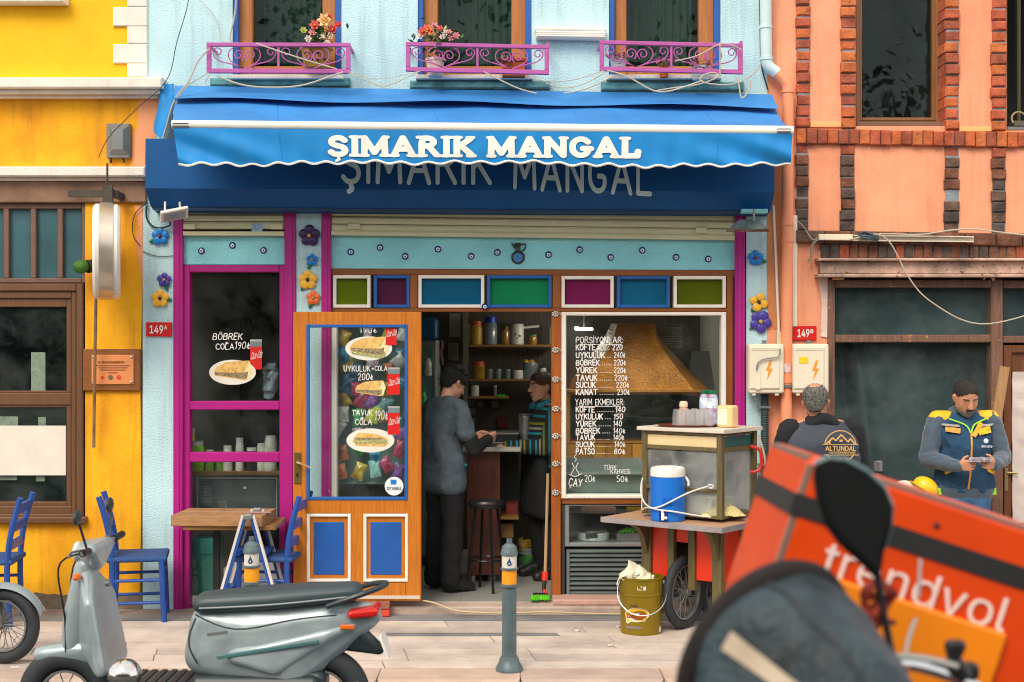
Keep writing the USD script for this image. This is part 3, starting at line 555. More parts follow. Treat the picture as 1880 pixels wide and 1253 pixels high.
# ================================================================ orange and brown shop front
fr = put(sb, 'shopfront_frame', tilt([pbox(607, 493, 1350, 505, W + .02, .12, .006)], 607, 493, 1350, 496, W), walnutx, label='brown timber head rail of the shop front')
put(sb, 'shopfront_frame', [pbox(607, 566, 1346, 573, W + .022, .1, .004)], walnutx, label='thin transom rail')
for a, b in ((752, 767), (1014, 1030)): put(sb, 'mullion', pbox(a, 505, b, 566, W + .021, .1, .005), walnut)
put(sb, 'mullion', [pbox(1334, 507, 1346, 1100, W + .021, .1, .005)], walnut); put(sb, 'mullion', pbox(1346, 500, 1352, 1100, W + .03, .1), plain('navy_strip', (22, 40, 84), .5))
tr = [(611, 680, 'olive', (92, 108, 18), 1), (686, 752, 'plum', (84, 34, 64), 0), (768, 889, 'sea_blue', (16, 88, 122), 1), (894, 1013, 'green', (20, 118, 76), 0), (1031, 1127, 'wine', (112, 26, 74), 1), (1133, 1230, 'blue', (20, 96, 130), 0), (1237, 1333, 'moss', (84, 92, 14), 1)]
for i, (a, b, nm, col, wh) in enumerate(tr):
    f_ = put(sb, 'transom_window', frame(a, 505.5 + (i > 3) * 1.5, b, 565.5, W + .012, .08, 6, .004), chip_white if wh else bluechip, label='%s glass transom light with %s frame' % (nm.replace('_', ' '), 'white' if wh else 'blue'))
    put(f_, 'pane', pbox(a + 6, 510, b - 6, 561, W + .05, .006), paint('tinted_pane_' + nm, col, .12, .18, 2.2, spec=.6))
put(sb, 'door_post', [pbox(1012.5, 573.5, 1030, 1100, W - .004, .15, .008)], wood('orange_post', (134, 66, 18), (176, 96, 30), 'z', .4, wear=(206, 180, 150), wearamt=.69), label='worn orange brown door post with white flower hooks')
hookm = plain('hook_metal', (190, 186, 176), .4, .4)
for v in (577, 643, 697, 751, 801, 852, 905):
    pts = []
    for k in range(7):
        a = k * .9; pts.append(ball(P(1020 + 5 * math.cos(a) * (k > 0), v + 4 * math.sin(a) * (k > 0), W - .012), .0085, 1, (1, .6, 1)))
    pts.append(tube([P(1023, v + 2, W - .014), P(1028, v - 2, W - .02), P(1030, v + 2, W - .016)], .004, 5))
    put(sb, 'hook', pts, hookm)
# right window
rw = put(sb, 'shop_window', frame(1030.5, 573.5, 1333.5, 916, W + .004, .12, (9, 6, 9, 7), .006), chip_white, label='large white framed menu window')
put(rw, 'pane', pbox(1039, 579, 1325, 909, W + .07, .006), clearer)
put(sb, 'shopfront_frame', pbox(1030.5, 916.5, 1333.5, 926, W + .018, .1, .004), walnutx, label='brown rail below the menu window')
lw_ = put(sb, 'shop_window', frame(1037, 926.5, 1333, 1004, W + .03, .09, (8, 3, 8, 7), .004), paint('aluminium_frame', (170, 176, 176), .35, .08, 6, metal=.7), label='aluminium framed display case window')
put(lw_, 'pane', pbox(1045, 929.5, 1325, 997, W + .06, .006), clearer)
put(sb, 'frame_post', pbox(1030.5, 926.5, 1036.5, 1099, W + .03, .1), dark)
lv = put(sb, 'louvre_grille', frame(1040, 1010, 1190, 1097, W + .02, .08, (6, 5, 6, 5), .003), paint('dull_steel', (134, 146, 146), .4, .12, 5, metal=.7), label='steel louvre grille below the display case')
for k in range(9):
    z1 = Z(1016.5 + k * 8.6, W); z0 = Z(1016.5 + (k + 1) * 8.6, W)
    put(lv, 'slat', (np.array([[X(1046, W), W + .025, z0 + .012], [X(1184, W), W + .025, z0 + .012], [X(1184, W), W + .06, z1 + .004], [X(1046, W), W + .06, z1 + .004], [X(1046, W), W + .028, z0 + .006], [X(1184, W), W + .028, z0 + .006], [X(1184, W), W + .063, z1], [X(1046, W), W + .063, z1]]), tri(QF)), MATS['dull_steel'])
put(lv, 'backing', pbox(1030, 1004, 1340, 1100, W + .1, .02), dark)
# menu lettering
def item(name, price, v, u1, un, up, sd, h=9.6):
    line(rw, name, 1057, un, v, h, GD, sd, w=.19)
    line(rw, price, up, u1, v, h * 1.02, GD, sd + 50, w=.14, slant=.1)
    n = int((up - un - 6) / 4)
    if n > 0: put(rw, 'dotted_line', [pbox(un + 4 + j * 4, v - 1.2, un + 6 + j * 4, v - .2, GD - .001, .001) for j in range(n)], letterw)
line(rw, 'PORSİYONLAR:', 1057, 1144, 630, 11, GD, 21, w=.13)
put(rw, 'underline', pbox(1063, 632.5, 1140, 633.6, GD - .001, .001), letterw)
for i, (n_, p_, v, un, up, u1) in enumerate((('KÖFTE', '220', 643, 1093, 1124, 1143), ('UYKULUK', '240l', 657, 1111, 1127, 1148), ('BÖBREK', '220l', 671, 1101, 1127, 1149), ('YÜREK', '220l', 685, 1097, 1127, 1149), ('TAVUK', '220l', 699, 1097, 1128, 1152), ('SUCUK', '220l', 712, 1094, 1131, 1155), ('KANAT', '230l', 725, 1097, 1133, 1156))): item(n_, p_, v, u1, un, up, 30 + i)
line(rw, 'YARIM EKMEKLER:', 1056, 1146, 744, 10.5, GD, 22, w=.13)
put(rw, 'underline', pbox(1062, 746.4, 1140, 747.4, GD - .001, .001), letterw)
for i, (n_, p_, v, un, up, u1) in enumerate((('KÖFTE', '140', 757, 1092, 1130, 1148), ('UYKULUK', '150', 770, 1107, 1127, 1144), ('YÜREK', '140', 783, 1095, 1126, 1142), ('BÖBREK', '140l', 796, 1102, 1126, 1148), ('TAVUK', '140l', 808, 1093, 1126, 1146), ('SUCUK', '140l', 821, 1092, 1128, 1148), ('PATSO', '80l', 834, 1092, 1127, 1148))): item(n_, p_, v, u1, un, up, 40 + i, 9.4)
line(rw, 'ÇAY', 1044, 1070, 893, 13, GD, 23, w=.14, slant=.15); line(rw, '20l', 1073, 1093, 885, 12, GD, 24, w=.1); line(rw, 'TÜRK', 1108, 1132, 863, 8, GD, 25); line(rw, 'KAHVESİ', 1121, 1157, 870, 8, GD, 26); line(rw, '50l', 1132, 1153, 885, 11, GD, 27, w=.1)
put(rw, 'tea_glass_drawing', [tube(spline([P(1050, 850, GD), P(1054, 862, GD), P(1050, 868, GD), P(1049, 872, GD)], 10), .003, 4), tube(spline([P(1062, 850, GD), P(1058, 862, GD), P(1062, 868, GD), P(1063, 872, GD)], 10), .003, 4), tube(spline([P(1044, 871, GD), P(1056, 875, GD), P(1068, 870, GD)], 10), .003, 4), tube(spline([P(1055, 848, GD), P(1058, 843, GD), P(1054, 840, GD), P(1057, 836, GD)], 10), .0025, 4)], letterw)
# fixed window behind the open door
bw = put(sb, 'shop_window', frame(608, 573.5, 757, 926, W + .006, .1, (10, 6, 8, 8), .004), white, label='white framed snack window behind the open door')
put(bw, 'pane', pbox(618, 580, 749, 918, W + .06, .006), clearer)
put(sb, 'lower_panel', pbox(608, 926.5, 757, 1100, W + .02, .08), walnut)
put(sb, 'door_post', pbox(757.5, 573.5, 772, 1100, W + .02, .12), walnut)

# ---------------- the open orange door
D = 10.30
door = put(sb, 'door', frame(538, 573, 773, 1104, D, .045, (29, 27, 28, 34), .006) + [pbox(567, 915, 745, 943, D + .002, .042, .004), pbox(643, 943, 668, 1070, D + .002, .042, .004)], oak, label='open orange varnished door with blue glazing bead')
put(door, 'blue_bead', frame(562, 596, 749, 919, D - .006, .03, 6, .004), bluechip)
put(door, 'pane', pbox(568, 602, 743, 913, D + .018, .005), clearer)
for a, b in ((563, 644), (667, 749)):
    put(door, 'panel_moulding', frame(a, 944, b, 1069, D - .008, .03, 5.5, .005), chip_white)
    put(door, 'panel', pbox(a + 5.5, 949, b - 5.5, 1064, D + .015, .02), oak)
    put(door, 'blue_panel', pbox(a + 13, 959, b - 12, 1056, D + .008, .02, .006), blue)
put(door, 'kick_strip', pbox(540, 1094, 771, 1100, D - .004, .01), plain('kick_strip_metal', (200, 192, 180), .5))
put(door, 'handle_plate', [pbox(540, 831, 553, 889, D - .008, .01, .004)], paint('aged_brass', (120, 96, 50), .4, .2, 20, metal=.6))
put(door, 'handle', tube(spline([P(546, 850, D - .01), P(547, 850, D - .05), P(556, 853, D - .055), P(569, 859, D - .05)], 12), .008, 8), plain('pale_brass', (206, 170, 130), .35, .5))
put(door, 'keyhole', pbox(544, 869, 548, 876, D - .0095, .004), black)
Gd = D + .0165
line(door, '190l', 660, 692, 611, 9, Gd, 61, w=.1); can_decal(door, 718, 611, 20, 46, Gd - .004)
plate_decal(door, 677, 640, 43, 22, Gd, 1)
line(door, 'UYKULUK', 631, 680, 682, 10, Gd, 62); line(door, '+', 682, 687, 681, 8, Gd, 63); line(door, 'COLA', 688, 711, 681, 8.5, Gd, 64); line(door, '200l', 657, 685, 698, 12, Gd, 65, w=.1, slant=.1)
plate_decal(door, 679, 716, 34, 22, Gd, 0, False); can_decal(door, 723, 700, 22, 50, Gd - .004)
line(door, 'TAVUK', 646, 684, 763, 9.5, Gd, 66); line(door, '+', 661, 669, 772, 9, Gd, 67); line(door, 'COLA', 652, 683, 780, 9.5, Gd, 68); line(door, '190l', 689, 712, 771, 16, Gd, 69, w=.08, slant=.15)
can_decal(door, 723, 772, 22, 52, Gd - .004); plate_decal(door, 680, 809, 44, 22, Gd, 2)
put(door, 'round_sticker', prism(sg.Point(X(723.5, Gd), Z(893, Gd)).buffer(.068, quad_segs=8), Gd - .001, .001), plain('sticker_white', (226, 230, 230), .5), label='round white sticker')
put(door, 'sticker_print', [pbox(717, 881, 728, 890, Gd - .002, .001)], plain('sticker_blue', (20, 120, 200), .5)); put(door, 'sticker_lettering', sansmesh('ISTANBUL', X(710, Gd), X(738, Gd), Z(900, Gd), Gd - .0012, .022), plain('sticker_ink', (40, 60, 80), .5))
for k, (a, b, lab) in enumerate(((1118, 1131, 'lower red brick standing under the open orange door'), (1103.5, 1117.5, 'upper dusty red brick wedged under the open orange door'))):
    solo('brick', rbox(P(691, (a + b) / 2, 10.30), (.20, .09, .052), .008), paint(('red_brick_stop', 'dusty_brick_stop')[k], ((206, 66, 48), (150, 92, 76))[k], .85, .2, 12, bump=.4), lab, 'brick', smooth=40)

# ---------------- snack packets hanging inside the window behind the door
rng = random.Random(11); cols = [(216, 30, 80), (30, 120, 170), (236, 140, 30), (40, 140, 70), (206, 206, 214), (236, 206, 40), (120, 60, 150), (236, 70, 30), (120, 196, 214), (30, 80, 120), (236, 150, 190)]
pm = [paint('packet_%d' % i, c, .25, .5, 16, c2=tuple(min(255, x + 50) for x in c), coat=.4) for i, c in enumerate(cols)]
for r_ in range(9):
    for c_ in range(5):
        if rng.random() < .1: continue
        u = 630 + c_ * 26 + rng.uniform(-9, 9); v = 612 + r_ * 31 + rng.uniform(-11, 11); d = W + .12 + rng.uniform(0, .05); w_, h_ = rng.uniform(.036, .056), rng.uniform(.046, .07)
        cxy = P(u, v, d); ph = rng.uniform(0, 6); rot = rng.gauss(0, .3)
        def fn(a, b): 
            e = (1 - (2 * a - 1) ** 4) * (1 - (2 * b - 1) ** 4)
            lx, lz = (a - .5) * 2 * w_ * (1 - .12 * np.sin(b * 3.14)), (b - .5) * 2 * h_; ca, sa_ = math.cos(rot), math.sin(rot)
            return np.stack([cxy[0] + lx * ca - lz * sa_, cxy[1] - .02 * e + .006 * np.sin(a * 12 + ph) * np.sin(b * 9), cxy[2] + lx * sa_ + lz * ca], -1)
        k = rng.randrange(len(pm))
        solo('snack_packet', thicken(sheet(fn, 7, 7), .006), pm[k], 'small shiny snack packet hanging inside the window seen through the open orange door', 'packet', 'snack packets behind the door glass', smooth=50)
solo('snack_rack', [pbox(612, 885, 760, 889, W + .2, .2), pbox(612, 600, 760, 890, W + .26, .02)], plain('rack_board', (120, 146, 144), .6), 'grey green rack board carrying snack packets behind door glass', 'rack')
# ================================================================ inside the shop
shelfw = wood('shelf_wood', (120, 86, 36), (150, 112, 52), 'x', .45); db = 12.75
t = thing('wall_shelf', 'brown wall shelf unit with jars and pots behind the counter', 'shelf', P(930, 700, db))
put(t, 'upright', pbox(850, 574, 859, 905, db - .02, .3), paint('grey_upright', (104, 100, 84), .5, .1, 4))
for v, nm in ((633, 0), (696, 0), (728, 1)): put(t, 'board', pbox(859.5, v, (1022, 1022, 934)[nm * 2 if nm else 0], v + 4.5, db, .28, .003), shelfw)
def jar(u, v0, v1, w, d, body, lid=None, name='jar', lab='', cat='jar', lidh=.16, group=None):
    c = P(u, v1, d); h = (v1 - v0) * d / FPX; r = w * d / FPX / 2
    t = thing(name, lab, cat, c, group)
    hb = h * (1 - lidh) if lid else h
    put(t, 'body', lathe([(0, 0), (r * .94, 0), (r, h * .06), (r, hb * .86), (r * .86, hb)] + ([] if lid else [(r * .8, hb), (r * .78, hb * .3), (0, hb * .3)]) + ([(0, hb)] if lid else []), c, 18), body, smooth=40)
    if lid: put(t, 'lid', lathe([(0, hb + .001), (r * .9, hb + .001), (r * .9, h), (0, h)], c, 18), lid, smooth=40)
    return t
org = plain('orange_lid', (196, 70, 20), .4); ylw = paint('yellow_tin', (178, 140, 30), .4, .2, 30); glassy = paint('pickle_glass', (150, 110, 40), .15, .35, 20)
wj = plain('white_glaze', (206, 206, 198), .3); blu = plain('blue_cap', (20, 50, 170), .35); greyglass = paint('grey_glass', (110, 124, 130), .15, .2, 9)
dd = db + .04
t = thing('carton', 'small white carton with dark marks on top shelf', 'carton', P(858, 633, dd)); put(t, 'box', pbox(853, 595, 863, 632, dd, .08), wj); put(t, 'print', [pbox(856, v, 860, v + 4, dd - .002, .002) for v in (600, 608, 616, 624)], plain('carton_ink', (110, 20, 40), .5))
jar(875, 590, 633, 23, dd, ylw, org, 'tin', 'tall yellow tin with orange lid on the top shelf', 'tin')
jar(901, 582, 633, 24, dd, greyglass, blu, 'bottle', 'blue capped glass bottle on the top shelf', 'bottle', .22)
jar(928, 600, 633, 16, dd, glassy, plain('brown_lid', (90, 50, 30), .4), 'jar', 'honey coloured jar on the top shelf between bottle and white pot', 'jar')
t = jar(950, 595, 633, 24, dd, wj, None, 'coffee_pot', 'white flowered pot with long handle on the top shelf', 'pot'); put(t, 'handle', cyl(P(960, 602, dd), P(990, 599, dd), .012, 8), wj)
put(t, 'flower_print', [ball(P(950 + a, 614 + b, dd - .056), .012, 1, (1, .3, 1)) for a, b in ((-3, 0), (4, 3), (0, 7))], plain('flower_print', (130, 110, 60), .5))
jar(978, 615, 633, 16, dd, glassy, plain('green_lid', (40, 130, 40), .4), 'jar', 'squat amber jar with green lid on the top shelf', 'jar')
jar(1015, 600, 633, 14, dd, wj, None, 'cup', 'white cup at right end of the top shelf', 'cup')
jar(879, 664, 696, 23, dd, glassy, org, 'jar', 'orange lidded pickle jar on the middle shelf', 'jar')
for u in (899, 915, 932): jar(u, 678, 696, 11, dd, greyglass, None, 'tumbler', 'small clear tumbler in the row on the middle shelf', 'glass', group='tumblers on the middle shelf')
jar(951, 680, 696, 19, dd, wj, None, 'tub', 'white labelled tub on the middle shelf', 'tub')
t = jar(974, 666, 696, 30, dd + .06, greyglass, None, 'bowl', 'glass bowl of lemons on the middle shelf', 'bowl'); put(t, 'lemon', [ball(P(966 + i * 5, 666 + (i % 2) * 5, dd + .06), .03, 1) for i in range(4)], plain('lemon', (190, 150, 30), .5))
jar(997, 672, 696, 12, dd, wj, plain('dark_cap', (50, 60, 50), .4), 'bottle', 'little white bottle at the end of the middle shelf', 'bottle')
jar(872, 708, 728, 15, dd, wj, None, 'cup', 'white paper cup on the small lower shelf', 'cup'); jar(909, 708, 728, 7, dd, greyglass, plain('white_cap', (180, 180, 180), .4), 'bottle', 'tiny grey bottle on the small lower shelf', 'bottle')
solo('lighter', pbox(913, 725, 929, 729, db - .005, .02), plain('neon_green', (60, 190, 30), .5), 'neon green lighter on the edge of the small shelf', 'lighter')
for i, (a, b, c, e) in enumerate(((825, 576, 845, 619), (823, 630, 842, 662), (860, 735, 873, 747), (860, 749, 873, 763), (860, 767, 873, 781), (876, 737, 886, 748), (902, 737, 914, 749))):
    solo('note_paper', pbox(a, b, c, e, 13.185, .006), plain('note_paper_look', (150, 154, 140), .7), ('tall paper notice high on the back wall', 'framed paper notice below the tall one', 'topmost of three stacked notes on the back wall', 'middle of three stacked notes on the back wall', 'lowest of three stacked notes on the back wall', 'small bluish note right of the stacked notes', 'square note at centre of the back wall')[i], 'paper')
solo('wall_socket', pbox(912, 765, 932, 786, 13.17, .02, .006), plain('socket_red', (110, 40, 26), .4), 'dark red socket plate low on the back wall', 'socket')
t = thing('fridge', 'tall grey drinks fridge with glass door inside the shop', 'fridge', P(775, 1030, 12.1))
put(t, 'cabinet', pbox(735, 625, 802, 1015, 12.15, .6, .01), paint('fridge_grey', (140, 146, 140), .5, .06, 4)); put(t, 'door_glass', pbox(742, 637, 794, 900, 12.14, .012), paint('fridge_glass', (110, 140, 136), .12, .4, 4)); put(t, 'handle', pbox(796, 680, 799, 790, 12.12, .03), steel)
for k in range(5): put(t, 'bottle', lathe([(0, 0), (.03, 0), (.03, .1), (.012, .15), (0, .15)], P(750 + 9 * k, 690 + (k % 2) * 60, 12.1), 10), pm[k])
solo('water_container', rbox(P(786, 604, 12.2), (.17, .3, .19), .03), plain('container_blue', (20, 90, 140), .4), 'blue water container on top of the drinks fridge', 'container', smooth=50)
solo('hanging_cloth', thicken(sheet(lambda a, b: np.stack([X(809, 12.6) + (a - .5) * .07 + .01 * np.sin(b * 9), 12.6 + .02 * np.sin(a * 9), Z(625, 12.6) - b * .22], -1), 8, 8), .005), paint('dark_check_cloth', (70, 66, 66), .9, .7, 40, c2=(110, 70, 70)), 'dark checked cloth hanging beside the fridge', 'cloth')
# counter, stool, bucket, mop
dc = 11.35
t = thing('counter', 'dark red brown serving counter with pale top and steel feet', 'counter', P(905, 1075, dc))
put(t, 'top', pbox(846, 822, 956, 830, dc - .1, .62, .004), paint('counter_top', (170, 166, 156), .3, .1, 4)); put(t, 'front_panel', pbox(858, 830.5, 918, 1056, dc - .02, .5), wood('counter_panel', (84, 40, 26), (118, 60, 40), 'z', .4)); put(t, 'side_panel', pbox(918.5, 832, 952, 1056, dc + .4, .03), dark)
put(t, 'shelf', pbox(918.5, 948, 952, 954, dc, .4), shelfw)
for u in (867, 903): put(t, 'foot', cyl(P(u, 1056, dc + .06), P(u, 1079, dc + .06), .035, 14), steel)
t = thing('grill_tray', 'black and chrome tray standing on the serving counter', 'tray', P(920, 822, dc + .1)); put(t, 'body', pbox(893, 798, 952, 815, dc + .12, .3, .006), plain('tray_black', (36, 38, 40), .3)); put(t, 'chrome_edge', [pbox(892, 795, 953, 798, dc + .11, .31), pbox(892, 812, 953, 814.5, dc + .11, .01)], steel)
t = thing('plate', 'dark plate of sliced food on the serving counter', 'plate', P(885, 822, dc)); put(t, 'dish', lathe([(0, 0), (.09, 0), (.12, .014), (.115, .018), (0, .006)], P(885, 821, dc + .06), 20), dark); put(t, 'food', [ball(P(874 + i * 5, 817 - (i % 2) * 2, dc + .04), .022, 1, (1.3, 1, .6)) for i in range(5)], paint('food_brown', (130, 84, 50), .6, .4, 40))
t = thing('steel_urn', 'tall shiny steel urn beside the woman', 'urn', P(964, 822, dc + .25)); put(t, 'body', lathe([(0, 0), (.05, 0), (.052, .02), (.052, .24), (.05, .26), (0, .26)], P(964, 822, dc + .25), 20), steel, smooth=40); put(t, 'rim', lathe([(.05, .262), (.056, .266), (.056, .274), (0, .275)], P(964, 822, dc + .25), 20), steel)
t = thing('bar_stool', 'black round topped bar stool in front of the counter', 'stool', P(895, 1088, 10.95))
ds = 10.98; c = P(893, 925, ds); put(t, 'seat', lathe([(0, -.035), (.13, -.03), (.142, -.01), (.142, .012), (.13, .028), (0, .032)], c, 24), plain('black_vinyl', (26, 26, 28), .35), smooth=40)
for i in range(4):
    a = math.radians(20 + 90 * i); x_, y_ = math.cos(a), math.sin(a)
    put(t, 'leg', cyl((c[0] + .09 * x_, c[1] + .09 * y_, c[2] - .03), (c[0] + .16 * x_, c[1] + .16 * y_, .068), .011, 8), plain('black_tube', (24, 26, 28), .35, .4))
put(t, 'foot_ring', [tube([(c[0] + .135 * math.cos(a), c[1] + .135 * math.sin(a), .31) for a in np.linspace(0, 6.2832, 25)], .008, 6)], MATS['black_tube'])
db2 = 11.9
t = thing('paint_bucket', 'white bucket with blue and green label under the counter', 'bucket', P(966, 1045, db2)); c = P(966, 1043, db2)
put(t, 'body', lathe([(0, 0), (.062, 0), (.074, .155), (.08, .155), (.08, .172), (.07, .172), (.066, .05), (0, .05)], c, 22), plain('bucket_white', (190, 194, 190), .4), smooth=40); put(t, 'label_band', lathe([(.0665, .03), (.075, .125)], c, 22), paint('bucket_label', (40, 90, 150), .5, .6, 12, c2=(100, 170, 80)), smooth=True)
t = thing('yellow_bag', 'crumpled yellow bag on top of the white bucket', 'bag', P(956, 1003, db2)); bg = ball(P(958, 1000, db2), .085, 3, (1, .8, .75)); bg = (bg[0] + (meshkit.noise(bg[0] * 26, 3)[:, None] - .5) * .05, bg[1]); put(t, 'bag', bg, paint('yellow_plastic', (190, 150, 20), .35, .2, 12), smooth=60)
t = thing('mop', 'mop with red socket and green fringe leaning at the doorway', 'mop', P(995, 1105, 10.5))
put(t, 'handle', cyl(P(1006, 870, 10.78), P(1001, 1052, 10.62), .012, 8), paint('mop_stick', (170, 140, 100), .6)); put(t, 'socket', [cyl(P(1001, 1050, 10.62), P(1000, 1066, 10.61), .024, 12)], plain('mop_red', (220, 50, 20), .4)); put(t, 'neck', [cyl(P(1000, 1066, 10.61), P(998, 1086, 10.59), .018, 10, .014), rbox(P(992, 1092, 10.56), (.11, .05, .02), .006)], black)
put(t, 'red_clip', cyl(P(997, 1083, 10.575), P(1003, 1090, 10.57), .012, 8), MATS['mop_red'])
rng = random.Random(2); put(t, 'fringe', [tube(spline([P(978 + i * 1.1, 1093, 10.54 + rng.uniform(-.02, .03)), P(975 + i * 1.2, 1097 + rng.uniform(-1, 2), 10.52), P(974 + i * 1.3, 1102, 10.50 + rng.uniform(-.02, .02))], 6), .006, 4) for i in range(28)], paint('mop_green', (90, 190, 20), .8, .2, 30))
# hood and grill behind the menu window
dh = W + .48
hoodm = paint('hammered_copper', (180, 108, 26), .42, .25, 3, bump=1.0, bscale=46, metal=.1, c2=(206, 132, 40))
t = thing('copper_hood', 'hammered copper extractor hood flaring out behind the menu window', 'hood', P(1165, 718, dh))
xa = lambda u: X(u, dh)
pr = [(594, 1126, 1208), (612, 1117, 1213), (632, 1104, 1226), (655, 1086, 1246), (678, 1066, 1266), (700, 1050, 1287), (716, 1043, 1302)]
vs, fs = [], []
for i, (v, a, b) in enumerate(pr):
    dep = .12 + .1 * i; z = Z(v, dh)
    yf = dh - .25 * (i / 6) ** 1.5
    vs += [(xa(a), yf + .25, z), (xa(a) + .03 + .02 * i, yf, z), (xa(b) - .03 - .02 * i, yf, z), (xa(b), yf + .25, z), (xa(b) - .04, dh + .8, z), (xa(a) + .04, dh + .8, z)]
for i in range(len(pr) - 1):
    for j in range(6):
        fs.append([i * 6 + j, (i + 1) * 6 + j, (i + 1) * 6 + (j + 1) % 6, i * 6 + (j + 1) % 6])
put(t, 'canopy', (np.array(vs), tri(np.array(fs))), hoodm, smooth=40)
put(t, 'rim', pbox(1040, 716.5, 1305, 721, dh - .26, .3, .004), paint('rim_copper', (176, 120, 50), .4, .15, 8, metal=.2))
t = thing('grill_station', 'tiled charcoal grill with dark opening below the copper hood', 'grill', P(1165, 905, dh))
put(t, 'opening', pbox(1050, 722, 1300, 812, dh + .4, .05), plain('soot', (52, 78, 70), .9)); put(t, 'surround', frame(1040, 721.5, 1305, 815, dh - .02, .4, (7, 3, 7, 5), .004), MATS['rim_copper'])  # dark green sheet closes the back of the grill opening
for k in range(11): put(t, 'tile', pbox(1041 + k * 24, 816, 1064 + k * 24, 842, dh - .03, .3, .004), paint('copper_tile_%d' % (k % 3), ((186, 124, 44), (172, 114, 40), (196, 134, 50))[k % 3], .35, .2, 6, metal=.1))
put(t, 'counter_front', pbox(1038, 862, 1310, 905, dh - .3, .3), paint('steel_counter', (120, 134, 128), .4, .2, 3, metal=.2)); put(t, 'counter_edge', [pbox(1036, 842.5, 1312, 861, dh - .2, .5, .003), pbox(1036, 868, 1312, 872, dh - .36, .3, .003)], paint('pale_steel_edge', (150, 156, 150), .35, .2, 5, metal=.4))
solo('dish_stack', [lathe([(0, 0), (.09, 0), (.1, .012), (0, .012)], P(1231, 640 - k * 4.0, dh + .5), 18) for k in range(10)], wj, 'stack of white dishes to the right of the copper hood', 'dishes')
t = thing('hanging_apron', 'white apron hanging right of the copper hood', 'apron', P(1290, 640, dh + .3)); put(t, 'cloth', thicken(sheet(lambda a, b: np.stack([X(1286, dh + .3) + (a - .5) * (.14 + .1 * b), dh + .3 + .03 * np.sin(a * 11) * b, Z(645, dh + .3) - b * .36], -1), 12, 8), .004), plain('apron_cloth', (150, 150, 146), .9), smooth=40)
for k, (u, v0, v1, w_, col, lab) in enumerate(((930, 962, 1004, 26, (150, 110, 60), 'brown carton on the shelf under the serving counter'), (940, 925, 947, 22, (120, 40, 36), 'dark red box on the upper shelf under the serving counter'))):
    solo('carton', pbox(u - w_ / 2, v0, u + w_ / 2, v1 - (16 if k == 0 else 0), dc + .12, .2, .004), paint('under_counter_%d' % k, col, .7, .2, 12), lab, 'carton')
# display case contents
dk = W + .3
t = thing('display_shelf', 'glass shelf inside the display case under the menu window', 'shelf', P(1180, 1000, dk)); put(t, 'board', pbox(1046, 939, 1330, 942, dk - .1, .5), greymetal); put(t, 'base', pbox(1040, 996, 1335, 1003, dk - .2, .6), greymetal); put(t, 'back', pbox(1030, 905, 1340, 1004, dk + .45, .02), dark)
t = jar(1089, 972, 997, 58, dk, plain('pot_white', (196, 200, 196), .35), steel, 'cooking_pot', 'wide white cooking pot with steel lid in the display case', 'pot', .16); put(t, 'label', pbox(1075, 980, 1097, 988, dk - .125, .01), plain('pot_label', (40, 60, 60), .5))
t = thing('pepper_tray', 'steel tray of green peppers in the display case', 'tray', P(1155, 997, dk)); put(t, 'tray', [pbox(1132, 980, 1178, 996, dk - .05, .25, .006)], steel); put(t, 'pepper', [tube(spline([P(1137 + i * 6, 979, dk + .0), P(1146 + i * 5, 974 - i % 2 * 3, dk + .02), P(1158 + i * 4, 977, dk + .04)], 8), [.012, .014, .014, .012, .011, .009, .007, .004], 7) for i in range(5)], plain('pepper_green', (70, 150, 30), .35), smooth=True)
for k, (u, v, w_, col, lab) in enumerate(((1098, 935, 64, (196, 150, 140), 'flat pink meat tray on the glass display shelf'), (1175, 937, 50, (214, 170, 40), 'yellow food tray on the glass display shelf'))):
    solo('food_tray', rbox(P(u, v, dk), (w_ * dk / FPX, .2, .045), .012), paint('food_%d' % k, col, .5, .2, 20), lab, 'tray', smooth=40)
# shelf with bottles and appliance inside the magenta window
dq = W + .3
t = thing('window_shelf', 'narrow brown shelf inside the magenta window', 'shelf', P(430, 870, dq)); put(t, 'board', pbox(330, 866, 545, 873, dq - .05, .3, .004), shelfw)
rng = random.Random(8); names = (('lime green', (150, 210, 30)), ('olive green', (110, 150, 50)), ('white', (206, 206, 196)), ('dark', (40, 40, 36)), ('pale wrapped', (196, 204, 190)), ('yellow', (226, 206, 60)))
for i, (u, h_, w_, k) in enumerate(((362, 56, 26, 0), (385, 40, 16, 1), (404, 34, 14, 1), (418, 48, 17, 2), (440, 62, 15, 2), (462, 44, 20, 3), (480, 52, 16, 4), (497, 66, 22, 4), (352, 80, 14, 5))):
    jar(u, 866 - h_, 866, w_, dq + (.02 if i < 8 else .1), paint('shelf_bottle_%d' % k, names[k][1], .3, .3, 14), None if k == 4 else MATS['white_glaze'], 'bottle', names[k][0] + ' container ' + ('at left end', 'second from left', 'third from left', 'fourth from left', 'tall in the middle', 'right of the middle', 'third from right', 'tallest at right end', 'thin at back left')[i] + ' of shelf in magenta window', 'bottle', .14)
solo('plastic_wrap', (lambda b: (b[0] + (meshkit.noise(b[0] * 22, 5)[:, None] - .5) * .07, b[1]))(ball(P(497, 700, W + .22), .1, 3, (.55, .6, 1.5))), paint('wrap_grey', (120, 140, 146), .2, .5, 14), 'crumpled clear plastic wrap hanging inside the right of magenta window', 'plastic', smooth=60)
